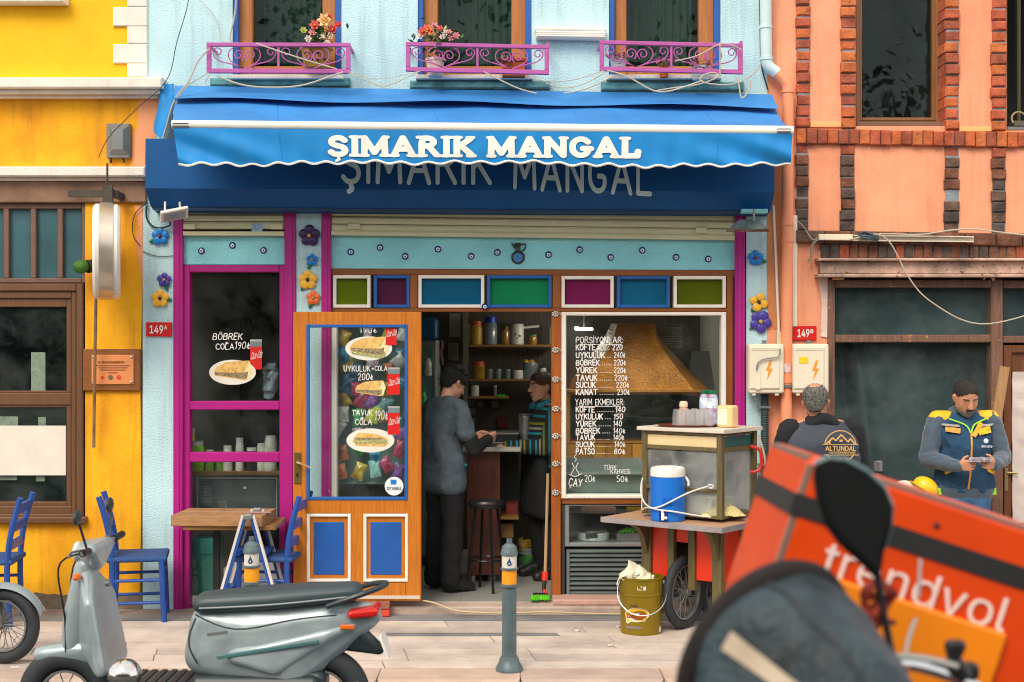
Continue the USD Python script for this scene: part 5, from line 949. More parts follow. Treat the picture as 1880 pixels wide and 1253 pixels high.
cable([(272, 372), (250, 390), (243, 420), (248, 440), (258, 452)], 'thin dark cable curling on the bare peach edge', .005, cable_d, W - .02)
cable([(262, 462), (285, 470), (318, 470)], 'thin grey cable across the left pale pillar', .004, cable_d, W - .01)
cable([(776, 1103, 10.34), (800, 1108, 10.32), (828, 1119, 10.30), (860, 1124, 10.29), (930, 1126, 10.29), (1000, 1124, 10.3), (1060, 1126, 10.3), (1140, 1128, 10.3)], 'cream hose lying along the foot of the door step', .008, paint('hose_cream', (200, 176, 130), .6), n=50)
# ================================================================ the brick framed salmon house on the right
bb = thing('salmon_brick_house', 'salmon plastered house with red brick piers and timber shop front', 'building', P(1650, 1130, W))
wall = prect(1408, -900, 2300, 1140, W)
for h in (prect(1571, -320, 1736, 232, W), prect(1848, -320, 2150, 240, W), prect(1519, 508, 2250, 1150, W)): wall = wall.difference(h)
put(bb, 'wall', prism(wall, W + .001, .3), salmon)
put(bb, 'plaster_band', [pbox(1488, 224, 1545, 234, W - .015, .02, .004), pbox(1761, 233, 1821, 242, W - .015, .02, .004)], paint('pale_peach_band', (248, 176, 112), .8, .06, 5))
brk = [paint('brick_%d' % i, c, .85, .22, 9, bump=.8, bscale=60, c2=c2, wear=w_, wearamt=.61) for i, (c, c2, w_) in enumerate((((170, 80, 38), (190, 98, 54), (96, 62, 46)), ((160, 70, 38), (184, 92, 62), (150, 104, 88)), ((180, 92, 44), (196, 110, 60), (110, 66, 44)), ((140, 66, 42), (164, 86, 62), (84, 64, 54))))]
drk = [paint('dark_brick_%d' % i, c, .9, .3, 10, bump=1.0, bscale=50, c2=c2, wear=w_, wearamt=.64) for i, (c, c2, w_) in enumerate((((84, 62, 52), (104, 80, 68), (50, 46, 44)), ((98, 60, 44), (120, 76, 56), (60, 52, 48)), ((70, 58, 52), (88, 74, 66), (100, 84, 74))))]
mort = paint('mortar', (132, 140, 146), .95, .2, 12, bump=.6)
rng = random.Random(21)
for (u0, u1, deep) in ((1463, 1487, .06), (1545, 1571, .06), (1736, 1761, .27), (1822, 1848, .27)):
    put(bb, 'mortar_joint', pbox(u0 + 1, -320, u1 - 1, 236, W - .012, deep), mort)
    v = 234 + (u0 - 1463) * .018
    while v > -300:
        put(bb, 'brick', pbox(u0 + rng.uniform(-1.6, 1.6), v - 18.6 + rng.uniform(-.6, .8), u1 + rng.uniform(-1.6, 1.6), v - .8 + rng.uniform(-.8, .5), W - .03 + rng.uniform(-.012, .012), deep + .03, rng.uniform(.005, .012)), rng.choice(brk)); v -= 20.4
put(bb, 'mortar_joint', tilt([pbox(1462, 238, 2200, 262, W - .014, .06)], 1463, 236, 1880, 244, W), mort)
u = 1462
while u < 2100:
    put(bb, 'brick', tilt([pbox(u + .8, 236 + rng.uniform(-1, 1), u + 18.6, 263 + rng.uniform(-1, 1), W - .04 + rng.uniform(-.008, .008), .08, .006)], 1463, 236, 1880, 243, W), rng.choice(brk)); u += 19.4
for (u0, u1) in ((1461, 1485), (1544, 1569), (1735, 1761), (1822, 1847)):
    sl = (u0 - 1463) * .018; put(bb, 'mortar_joint', pbox(u0 + 1, 262 + sl, u1 - 1, 424, W - .004, .05), mort)
    v = 264 + sl; i = 0
    while v < 420:
        rough = rng.random() < .3
        b = pbox(u0 + rng.uniform(-1.5, 1.5), v + .8, u1 + rng.uniform(-1.5, 1.5), v + 19, W - .024 + rng.uniform(-.01, .01) + (.012 if rough else 0), .07, .008)
        put(bb, 'brick', b, brk[3] if i == 0 else rng.choice(drk)); v += 20; i += 1
u = 1462
while u < 2100:
    w_ = rng.uniform(46, 58); put(bb, 'brick', tilt([pbox(u + .8, 423, u + w_ - .8, 446, W - .05 + rng.uniform(-.008, .008), .1, .008)], 1463, 424, 1880, 430, W), rng.choice(drk[:2])); u += w_
put(bb, 'mortar_joint', pbox(1508, 446, 2100, 478, W - .012, .05), mort)
u = 1506
while u < 2100:
    w_ = rng.uniform(15, 19); put(bb, 'brick', pbox(u + .8, 448 + rng.uniform(0, 3), u + w_ - .8, 475, W - .028 + rng.uniform(-.01, .008), .06, .006), rng.choice([brk[3], drk[0], drk[1], drk[1], drk[2]])); u += w_
rust = paint('rusty_lintel', (150, 124, 108), .75, .3, 5, bump=.5, bscale=50, c2=(190, 156, 138), wear=(96, 70, 46), wearamt=.6)
put(bb, 'steel_lintel', [pbox(1503, 474, 2100, 479, W - .14, .14, .004), pbox(1506, 479.5, 2100, 503, W - .09, .1, .004), pbox(1503, 503.5, 2100, 509, W - .15, .16, .004)], rust)
put(bb, 'plaster_patch', prism(ppoly([(1507, 446), (1522, 446), (1519, 512), (1518, 620), (1506, 618), (1508, 560), (1503, 520), (1499, 506)], W), W - .012, .02), paint('flaked_white_plaster', (216, 190, 176), .8, .1, 6, bump=.6, bscale=30, wear=(120, 100, 90), wearamt=.62))
swood = wood('weathered_shop_wood', (92, 62, 48), (136, 98, 80), 'z', .55, wear=(190, 130, 70), wearamt=.62)
swoodx = wood('weathered_shop_rail', (120, 80, 56), (164, 116, 84), 'x', .55, wear=(206, 120, 50), wearamt=.6)
put(bb, 'plaster_patch', prism(ppoly([(1408, 236), (1433, 240), (1438, 300), (1436, 420), (1440, 520), (1437, 600), (1420, 606), (1408, 560)], W), W - .004, .01), salmon_tan, label='tan strip beside the drainpipe')  # strip in a browner tan than the salmon wall around it
put(bb, 'backing_board', pbox(1519, 508, 2200, 514, W + .12, .05), dark)
sf = put(bb, 'shopfront_frame', [pbox(1519, 513, 1533, 1135, W - .01, .12, .006), pbox(1533.5, 514, 1820, 528, W - .008, .1, .006), pbox(1820.5, 513, 1842, 1135, W - .012, .12, .008), pbox(1842.5, 515, 2200, 529, W - .008, .1, .006), pbox(1533.5, 615, 1820, 629, W - .008, .1, .006), pbox(1842.5, 617, 2200, 630, W - .008, .1, .006)], swood, label='weathered timber shop front frame')
tarp = paint('dark_teal_cloth', (46, 60, 64), .75, .2, 2.5, bump=.2, bscale=200, c2=(60, 74, 77), wear=(90, 106, 108), wearamt=.76); gsh = glass('shop_pane_glass', (.9, .95, .94), 1.4, dirt=.03)
for a, b, c, e in ((1533, 528, 1820, 615), (1842, 529, 2150, 617), (1533, 629, 1820, 1100)): put(sf, 'pane', pbox(a, b, c, e, W + .05, .006), gsh)
def drape(u0, v0, u1, v1, d, seed, amp):
    def fn(a, b):
        p = np.stack([X(u0, d) + a * (X(u1, d) - X(u0, d)), np.zeros_like(a) + d, Z(v0, d) - b * (Z(v0, d) - Z(v1, d))], -1)
        p[..., 1] += amp * np.exp(-((a - .06 - .16 * b) / .05) ** 2) * (b > 0) - amp * .8 * np.exp(-((a - .12 - .24 * b) / .05) ** 2) + amp * .5 * np.sin(a * 7 + seed) * b + amp * .6 * np.exp(-((a - .9 + .1 * b) / .06) ** 2) + amp * .5 * (meshkit.noise(np.stack([a * 5, b * 5, a * 0 + seed], -1)) - .5)
        return p
    return thicken(sheet(fn, 60, 30), .006)
solo('dark_cloth', drape(1530, 528, 1823, 617, W + .1, 2, .006), tarp, 'dark teal cloth stretched behind the upper timber pane', 'cloth', smooth=60)
solo('dark_cloth', drape(1530, 629, 1823, 1110, W + .20, 5, .085), tarp, 'large folded dark teal cloth hanging behind the two workers', 'cloth', smooth=60)
solo('dark_cloth', drape(1838, 529, 2150, 620, W + .1, 7, .006), tarp, 'dark teal cloth behind the small pane above the brown door', 'cloth', smooth=60)
dr = put(bb, 'door', frame(1843, 634, 2090, 1130, W + .0, .09, (15, 14, 15, 14), .006) + [pbox(1858, 648, 2075, 1116, W + .03, .05)], wood('dark_brown_door', (84, 46, 24), (120, 70, 38), 'z', .45), label='dark brown door at the right edge')
put(dr, 'handle', [cyl(P(1849, 868, W - .02), P(1869, 869, W - .04), .008, 8), pbox(1845, 860, 1851, 902, W - .008, .01, .002)], paint('tarnished_brass', (150, 130, 90), .4, .2, 10, metal=.5))
put(bb, 'jamb_pull', [tube(spline([P(1806, 512, W - .1), P(1812, 506, W - .13), P(1820, 508, W - .12), P(1824, 514, W - .1)], 10), .012, 6), rbox(P(1539, 510, W - .1), (.09, .04, .035), .012)], plain('knob_wood', (170, 126, 80), .5))
solo('padded_sheet', thicken(sheet(lambda a, b: np.stack([X(1858, W) + a * .7, W - .02 + .02 * np.sin(a * 4) + .02 * meshkit.noise(np.stack([a * 9, b * 16, a * 0], -1)), Z(683, W) - b * 1.13], -1), 24, 36), .01), paint('padded_white', (206, 192, 184), .7, .06, 12, bump=.3), 'quilted whitish sheet covering the brown door at the right edge', 'sheet', smooth=60)
# upper windows
wf = put(bb, 'window_frame', frame(1571, -310, 1737, 232, W + .16, .1, (9, 12, 18, 9), .006) + frame(1578, -300, 1722, 222, W + .18, .06, (5, 8, 10, 6), .004), wood('reddish_brown_window', (112, 74, 44), (150, 98, 56), 'z', .45), label='brown window between brick piers')
put(wf, 'sill', pbox(1573, 224, 1739, 233, W + .05, .14, .004), MATS['mauve_brown_paint']); put(wf, 'pane', pbox(1583, -300, 1713, 217, W + .22, .006), glass('dusty_glass', (.72, .8, .78), 1.36, dirt=.008))
shell(1519, 508, 2250, 1128, W + .3, W + 1.5, dark, bb); shell(1571, -320, 1740, 240, W + .3, W + 2, dark, bb); shell(1846, -320, 2150, 246, W + .3, W + 2, dark, bb)
wf = put(bb, 'window_frame', frame(1842, -310, 2150, 241, W + .16, .1, (8, 12, 10, 9), .006), plain('dark_window_wood', (52, 40, 34), .5), label='dark open window at the top right corner')
put(wf, 'curtain_edge', pbox(1868, -300, 1874, 232, W + .4, .05), plain('curtain_ochre', (80, 72, 50), .8))
put(wf, 'sill', pbox(1849, 233, 2140, 239, W + .02, .2, .004), greymetal)
t = thing('coiled_cable', 'coil of pale cable on a small box lying on the top right window sill', 'cable', P(1868, 232, W + .05)); put(t, 'box', pbox(1862, 222, 1890, 232, W + .05, .1, .004), plain('small_grey_box', (90, 84, 70), .5)); put(t, 'coil', [tube(spline([P(1860, 226, W + .03), P(1858, 214, W + .04), P(1868, 206, W + .04), P(1880, 210, W + .04), P(1886, 220, W + .05)], 16), .008, 5)], plain('coil_ochre', (150, 130, 90), .6))
t = thing('cable_trunking', 'long white cable trunking with dark knot of wire above the timber shop front', 'trunking', P(1645, 442, W))
TT = lambda m: tilt(m, 1504, 430, 1788, 433, W)
put(t, 'cover', TT([pbox(1504, 430, 1566, 441, W - .10, .05, .004)]), paint('trunking_cream', (230, 216, 188), .5, .05, 6)); put(t, 'open_channel', TT([pbox(1566.5, 431, 1788, 433, W - .095, .04), pbox(1566.5, 440, 1788, 442, W - .095, .04), pbox(1566.5, 433, 1788, 440, W - .062, .01)]), paint('trunking_inside', (216, 204, 186), .5, .1, 8))
rng = random.Random(3); put(t, 'wire_knot', [tube(spline([P(1575, 436, W - .11), P(1585 + rng.uniform(0, 12), 430 + rng.uniform(-4, 8), W - .13), P(1600 + rng.uniform(-8, 8), 436 + rng.uniform(-6, 8), W - .14), P(1612, 434 + rng.uniform(-4, 8), W - .11)], 14), .008, 5) for _ in range(6)], plain('wire_slate', (60, 76, 84), .5))
cable([(1604, 430), (1616, 432), (1640, 455), (1655, 485), (1672, 515), (1692, 540), (1725, 565), (1760, 585), (1800, 595), (1845, 590), (1900, 574)], 'long pale cable sagging across the timber shop front', .007, d=W - .17, n=60)
cable([(1560, 440), (1620, 430), (1690, 431), (1740, 424), (1780, 421), (1830, 426), (1900, 434)], 'pale cable running above the white trunking', .008, d=W - .12, n=40)
cable([(1462, 405), (1478, 420), (1496, 440), (1500, 436)], 'thin pale cable from the drainpipe to the trunking', .004, d=W - .08)
cable([(1505, 437), (1492, 450), (1489, 470), (1484, 482)], 'stub of grey flexible conduit left of the trunking', .014, paint('flex_grey', (130, 124, 110), .5), W - .08)
solo('wood_plank', xf([box(-.035, .035, -.012, .012, 0, 1.55)], ry(9), P(1783, 1060, 10.3)), wood('raw_plank', (150, 110, 70), (184, 142, 98), 'z', .7), 'rough wooden plank leaning behind the worker in the yellow shouldered vest', 'plank')
# ================================================================ street furniture in front of the shops
def gz(v): return 2.0 * FPX / (v - 626.5)          # distance of a pixel on the pavement
bolm = paint('bollard_grey', (92, 108, 112), .45, .2, 8, wear=(150, 140, 136), wearamt=.66, metal=.2); bolw = paint('bollard_white_band', (214, 206, 196), .5, .06, 8); bolo = paint('bollard_orange_band', (240, 156, 24), .5, .06, 6)
def bollard(u, v, lab):
    d = gz(v - 5); c = np.array([X(u, d), d, 0]); t = thing('bollard', lab, 'bollard', c)
    put(t, 'base', lathe([(0, 0), (.082, 0), (.084, .012), (.074, .035), (.062, .055), (.058, .075), (.052, .078), (.05, .088), (0, .088)], c, 24), bolm, smooth=35)
    put(t, 'shaft', lathe([(.045, .08), (.043, .51)], c, 24), bolm, smooth=True)
    put(t, 'collar', lathe([(.045, .508), (.054, .51), (.054, .524), (.046, .527)], c, 24), bolm, smooth=35)
    put(t, 'orange_band', lathe([(.0455, .527), (.0455, .612)], c, 24), bolo, smooth=True)
    put(t, 'collar', lathe([(.045, .612), (.054, .614), (.054, .624), (.046, .627)], c, 24), bolm, smooth=35)
    put(t, 'white_band', lathe([(.0455, .627), (.0455, .70)], c, 24), bolw, smooth=True)
    put(t, 'cap', lathe([(.045, .70), (.053, .702), (.053, .716), (.05, .722), (.044, .752), (.027, .768), (.018, .772), (.017, .80), (0, .802)], c, 24), bolm, smooth=35)
    g = so.unary_union([sg.Point(0, .655).buffer(.014), sg.Polygon([(-.009, .666), (.009, .666), (.003, .682), (0, .69), (-.003, .682)])]).difference(sg.Point(0, .655).buffer(.006))
    put(t, 'emblem', xf(prism(g, -.0475, .003), None, c), plain('emblem_navy', (30, 60, 110), .5))
bollard(935, 1236, 'grey bollard with white and orange bands standing before the shop door'); bollard(462, 1230, 'grey banded bollard standing before the small ladder and table')
# cream-lidded tin
d = gz(1160); c = np.array([X(1177, d), d, 0]); t = thing('metal_bucket', 'olive gold catering tin with wire handle holding crumpled paper beside the cart', 'bucket', c)
gold = paint('olive_gold_tin', (136, 112, 18), .32, .12, 4, metal=.35, wear=(90, 80, 30), wearamt=.74)
put(t, 'body', lathe([(0, 0), (.142, 0), (.145, .01), (.142, .02), (.145, .26), (.149, .264), (.149, .275), (.146, .28), (.15, .372), (.155, .374), (.155, .384), (.149, .386), (.146, .30), (0, .30)], c, 32), gold, smooth=35)
put(t, 'handle', tube(spline([c + [-.155, -.02, .345], c + [-.165, -.09, .25], c + [-.06, -.17, .15], c + [.08, -.175, .165], c + [.165, -.09, .27], c + [.157, -.02, .345]], 30), .0045, 6), steel)
put(t, 'ear', [ball(c + [s * .152, -.03, .345], .018, 1, (.6, 1, 1)) for s in (-1, 1)], steel)
def wrap_tin(mesh, r):  # bends a flat decal round the tin
    o = []
    for v, f in flat(mesh):
        a = v[:, 0] / .146; o.append((np.c_[c[0] + np.sin(a) * (r - v[:, 1]), c[1] - np.cos(a) * (r - v[:, 1]), v[:, 2]], f))
    return o
el_ = sg.Point(0, 0).buffer(1, quad_segs=10)
tail = sg.Polygon([(-.13, .16), (-.126, .085), (-.112, .075), (-.08, .095), (.02, .10), (0, .13)])
lab0 = so.unary_union([sa.rotate(sa.translate(sa.scale(el_, .088, .048), -.045, .14), 4), tail])
put(t, 'label', wrap_tin(prism(lab0.segmentize(.012), -.0005, .001), .1465), plain('tin_label_white', (230, 222, 206), .5)); put(t, 'label', wrap_tin(prism(lab0.buffer(-.007).segmentize(.012), -.0015, .001), .1465), plain('tin_label_yellow', (246, 190, 20), .5))
put(t, 'lettering', wrap_tin(sansmesh('Bizim', -.118, .022, .118, -.0015, .045, True, .001), .147), plain('tin_print_red', (190, 70, 20), .5)); put(t, 'lettering', wrap_tin(sansmesh('ÜLKER', -.09, -.04, .196, -.0015, .012, True, .001), .147), plain('tin_print_blue', (60, 50, 90), .5)); put(t, 'lettering', wrap_tin(sansmesh('MARGARİN', -.12, -.01, .045, -.0015, .018, True, .001), .147), plain('tin_print_lilac', (150, 140, 150), .5))
put(t, 'paper_tag', wrap_tin(prism(sg.box(-.04, .31, .02, .335).segmentize(.012), -.0005, .001), .1475), bolw); put(t, 'paper_tag', wrap_tin(prism(sg.box(-.086, .143, -.025, .153).segmentize(.012), -.003, .001), .1475), bolw); put(t, 'paper_tag', wrap_tin(prism(sg.box(.13, .015, .155, .05).segmentize(.012), -.0005, .001), .146), bolw)
pp = []
rng = random.Random(9)
for k, (a, b, h_, r) in enumerate(((-.09, -.02, .37, .06), (-.03, .0, .38, .07), (-.1, -.05, .4, .045), (.03, -.03, .35, .06), (-.05, .05, .4, .06))):
    q = ball(c + [a, b, h_], r, 3, (1.1, 1, .8)); pp.append((q[0] + (meshkit.noise(q[0] * 34, k)[:, None] - .5) * np.array([.05, .05, .06]), q[1]))
tip = (np.array([c + [-.10, -.02, .38], c + [-.04, -.06, .40], c + [.0, -.02, .40], c + [-.09, -.03, .50], c + [-.035, .01, .47]]), np.array([[0, 1, 3], [1, 4, 3], [1, 2, 4], [0, 3, 4]]))
solo('crumpled_paper', pp + [tip], paint('crumpled_white_paper', (222, 214, 186), .8, .1, 20), 'crumpled white paper heaped in the olive gold tin', 'paper')
# chairs
def chair_mesh(t, lean=.09):
    """rush chair, seat towards +x, back at x=0"""
    w = .19; bar = lambda a, b, r: cyl(a, b, r, 8)
    for s in (-1, 1):
        put(t, 'back_leg', [tube(np.array(t.loc) + np.array(spline([(-.02, s * w, 0), (.0, s * w, .44), (-.03, s * w, .68), (-lean, s * w, .9)], 10)), .021, 8)], chairblue)
        put(t, 'front_leg', [tube([np.array(t.loc) + (.36, s * w, 0), np.array(t.loc) + (.34, s * w, .45)], .021, 8)], chairblue)
        for z in (.14, .30): put(t, 'stretcher', [bar(np.array(t.loc) + (.0, s * w, z), np.array(t.loc) + (.35, s * w, z), .012)], chairblue)
    for z in (.2, .34): put(t, 'stretcher', [bar(np.array(t.loc) + (.35, -w, z), np.array(t.loc) + (.35, w, z), .012)], chairblue)
    for z, x_ in ((.56, -.012), (.69, -.034), (.82, -.07)): put(t, 'back_slat', box(t.loc[0] + x_ - .012, t.loc[0] + x_ + .012, t.loc[1] - w, t.loc[1] + w, z - .03, z + .03, .004), chairblue)
    put(t, 'seat', rbox(np.array(t.loc) + (.17, 0, .45), (.42, .42, .04), .015), paint('painted_rush_seat', (40, 76, 130), .8, .25, 30, bump=.8, stretch=(1, 8, 1), wear=(120, 110, 90), wearamt=.64), smooth=40)
ch = thing('blue_chair', 'blue wooden chair facing right beside the yellow wall', 'chair', (0, 0, 0)); chair_mesh(ch)
xp = lambda u, d: X(u, d)
pr_ = stage.GetPrimAtPath(ch.path); pr_.GetAttribute('xformOp:translate').Set(Gf.Vec3d(xp(206, 10.15), 10.2, 0)); UsdGeom.Xformable(pr_).AddRotateZOp().Set(11.0)
copy_of(ch, 'blue_chair', (xp(535, 10.15), 10.22, 0), 'blue wooden chair facing left between the box table and the open orange door', 'chair', None, 176)
copy_of(ch, 'blue_chair', (xp(30, 10.15), 10.1, 0), 'blue wooden chair at the left edge before the brown window', 'chair', None, 186)
# table with carton, small ladder
t = thing('side_table', 'small dark table with thin yellow brown top below the magenta window', 'table', (X(428, 10.3), 10.3, 0))
zt = .688; put(t, 'table_top', box(X(345, 10.2), X(512, 10.2), 10.04, 10.54, zt - .03, zt, .004), wood('table_top_wood', (120, 86, 40), (148, 110, 56), 'x', .5)); put(t, 'leg', box(X(392, 10.28), X(403, 10.28), 10.26, 10.31, .03, zt - .031), black); put(t, 'foot', [box(X(372, 10.28), X(424, 10.28), 10.26, 10.31, 0, .03), box(X(394, 10.28), X(401, 10.28), 10.08, 10.48, 0, .028)], black)
t = thing('cardboard_box', 'flat long cardboard box lying on the small dark table', 'box', (X(408, 10.1), 10.1, zt)); cb = paint('cardboard', (150, 108, 70), .8, .1, 10, bump=.2, stretch=(1, 1, 6), c2=(166, 124, 84))
put(t, 'carton', xf(box(-.325, .325, -.25, .22, .001, .075, .004), rz(-3), (X(404, 10.08), 10.26, zt)), cb); put(t, 'tape', xf(box(-.326, .326, -.03, .0, .0755, .0775), rz(-3), (X(404, 10.08), 10.26, zt)), plain('tape_tan', (196, 150, 106), .35))
solo('torn_paper', xf([box(-.09, .09, -.05, .05, .0785, .0805)], rz(14), (X(470, 10.1), 10.18, zt)), paint('torn_paper_look', (170, 130, 120), .8, .4, 30), 'torn paper scrap lying on the cardboard box', 'paper')
solo('clear_cup', lathe([(0, 0), (.028, 0), (.034, .07), (.03, .07), (.026, .006)], (X(401, 10.15), 10.3, zt + .0785), 14), glass('cup_glass', (.9, .92, .92), 1.4), 'small clear cup standing on the cardboard box', 'cup')
t = thing('folding_stand', 'narrow blue and white folding A stand seen edge on beside the table', 'stand', (X(452, 9.95), 9.95, 0))
dA = 9.92; zA = Z(948, dA); xa_ = X(455, dA)
for s, ub in ((-1, 392), (1, 516)):
    xb_ = X(ub, dA); dx = np.array([xb_ - xa_ - s * .02, 0, -zA]); L = np.linalg.norm(dx); dx /= L; nrm = np.array([dx[2], 0, -dx[0]])
    def leg(y0, wid, off, m, nm):
        a = np.array([xa_ + s * .02, y0, zA]) + nm_off(off); b = a + dx * L
        q = np.array([a - nrm * wid / 2, b - nrm * wid / 2, b + nrm * wid / 2, a + nrm * wid / 2]); v = np.vstack([q, q + [0, .025, 0]]); put(t, nm, (v, tri(QF)), m)
    nm_off = lambda o: nrm * o
    for y0 in (dA, dA + .36):
        leg(y0, .018, -s * .018, paint('stand_white', (206, 200, 192), .45, .08, 6), 'white_edge'); leg(y0 + .002, .018, s * .002, chairblue, 'blue_leg')
    for f_ in (.35, .7): pc = np.array([xa_ + s * .02, dA + .02, zA]) + dx * L * f_; put(t, 'tread', [box(pc[0] - .03, pc[0] + .03, dA + .026, dA + .359, pc[2] - .012, pc[2] + .012)], chairblue)
for y_ in (.01, .37): put(t, 'hinge', rbox((xa_, dA + y_, zA - .005), (.06, .05, .04), .008), greymetal)
solo('steel_ball_post', [lathe([(.034, -.1), (.034, .32), (.045, .33), (.045, .34)], (X(229, 6.6), 6.6, Z(1240, 6.6) - .40), 20), ball((X(229, 6.6), 6.6, Z(1240, 6.6)), .078, 3)], plain('polished_steel', (214, 210, 206), .08, 1.0, var=.02), 'polished steel ball topped post at the bottom left', 'post', smooth=50)

for (u, v, lab, sz) in ((28, 1228, 'cigarette end lying at the left end of the pavement', (.05, .012)), (1120, 1187, 'tiny pale paper scrap on the pavement left of the tin', (.03, .02)), (1135, 1153, 'white crumb of paper near the step left of the tin', (.022, .02)), (606, 1190, 'small torn wrapper on the pavement right of the scooter', (.04, .03)), (1060, 1160, 'small crumpled receipt on the pavement before the menu window', (.035, .03))):
    d = gz(v); solo('litter', rbox((X(u, d), d, .008), (sz[0], sz[1], .012), .004, rz(u % 90)), bolw, lab, 'litter')
# ================================================================ the street food cart
CP = np.array([1.4215, 9.6, 0.0]); CR = rz(-38)
cw = wood('cart_frame_wood', (74, 64, 36), (116, 100, 58), 'z', .6, wear=(150, 130, 90), wearamt=.66); cred = paint('cart_red', (226, 52, 10), .4, .06, 4, wear=(120, 40, 20), wearamt=.76)
cboard = wood('cart_board', (170, 128, 96), (206, 162, 126), 'x', .55); cg = glass('cart_glass', (.9, .92, .9), 1.5, rough=.12, dirt=.38, base=.05)
ct = lambda m: xf(m, CR, CP)
t = thing('food_cart', 'wooden framed glass food cart with red body and spoked wheel', 'cart', CP + CR @ np.array([-.33, .25, 0]))
bx = lambda a0, a1, b0, b1, z0, z1, ch=.004: ct(box(a0, a1, b0, b1, z0, z1, ch))
put(t, 'top_board', bx(-.67, .03, -.025, .525, 1.372, 1.398, .004), paint('cart_top_white', (214, 200, 184), .5, .1, 5, wear=(150, 120, 90), wearamt=.66))
for a, b in ((-.645, 0), (-.042, 0), (-.645, .46), (-.042, .46)): put(t, 'post', bx(a, a + .042, b, b + .04, .786, 1.371), cw)
for z0, z1 in ((1.349, 1.371), (1.244, 1.272), (.786, .808)):
    put(t, 'rail', bx(-.602, -.043, .004, .038, z0, z1), cw); put(t, 'rail', bx(-.602, -.043, .458, .49, z0, z1), cw); put(t, 'rail', bx(-.046, -.008, .046, .454, z0, z1), cw); put(t, 'rail', bx(-.64, -.605, .046, .454, z0, z1), cw)
put(t, 'rail', bx(-.602, -.043, -.012, .003, .965, .99), cw)
put(t, 'upper_pane', bx(-.602, -.043, .015, .02, 1.273, 1.344, 0), paint('cream_upper_pane', (226, 200, 150), .35, .1, 3)); put(t, 'upper_pane', bx(-.03, -.025, .046, .454, 1.273, 1.344, 0), paint('teal_upper_pane', (40, 96, 92), .25, .2, 4))
put(t, 'glass_pane', bx(-.602, -.043, .015, .02, .813, 1.237, 0), cg); put(t, 'glass_pane', bx(-.03, -.025, .046, .454, .813, 1.237, 0), cg); put(t, 'back_panel', bx(-.602, -.043, .47, .476, .813, 1.237, 0), paint('cart_back_sheet', (206, 200, 204), .5, .15, 3)); put(t, 'back_panel', bx(-.63, -.62, .046, .454, .813, 1.237, 0), MATS['cart_back_sheet'])
put(t, 'inner_floor', bx(-.59, -.05, .03, .45, .787, .80, 0), steel)
put(t, 'counter_board', bx(-.84, .12, -.21, .66, .742, .764, .004), cboard); put(t, 'counter_trim', bx(-.845, .125, -.218, -.2105, .728, .766, .002), paint('zinc_trim', (170, 160, 160), .4, .2, 10, metal=.5))
put(t, 'counter_trim', bx(.1205, .128, -.21, .66, .728, .766, .002), MATS['zinc_trim'])
put(t, 'body_panel', bx(-.58, -.446, .04, .06, .35, .741), cred); put(t, 'body_panel', bx(-.224, -.09, .04, .06, .35, .741), cred); put(t, 'body_panel', bx(-.39, -.28, .045, .06, .60, .741), cred)
put(t, 'body_panel', bx(-.05, -.03, .066, .58, .35, .741), cred, label='red side panel'); put(t, 'body_panel', bx(-.65, -.63, .066, .58, .35, .741), cred); put(t, 'body_panel', bx(-.58, -.09, .57, .59, .35, .741), cred); put(t, 'inner_box', bx(-.55, -.12, .22, .25, .3, .741), dark)
for a0, a1 in ((-.445, -.391), (-.279, -.225)): put(t, 'slat', bx(a0, a1, .02, .062, .28, .741), cw)
for a0, a1 in ((-.66, -.581), (-.089, -.015)): put(t, 'leg', bx(a0, a1, .02, .065, .18, .741), cw)
put(t, 'leg', bx(-.06, -.018, .56, .6, .05, .741), cw); put(t, 'leg', bx(-.66, -.615, .56, .6, .05, .741), cw); put(t, 'slat', bx(-.03, -.02, .3, .34, .35, .741), cw)
for a in (-.62, -.052):
    g = sg.Polygon([(0, .741), (-.20, .741), (-.19, .72), (-.11, .69), (-.05, .62), (-.02, .53), (0, .5)]); m = prism(g, 0, .04)
    put(t, 'bracket', ct(xf(m, rz(90), (a + .02, .02, 0))), cw)
put(t, 'handle', ct(tube(spline([(.0, .40, 1.26), (.05, .44, 1.24), (.06, .45, 1.17), (.05, .44, 1.1), (.0, .40, 1.08)], 16), .012, 8)), plain('handle_red', (200, 40, 34), .4))
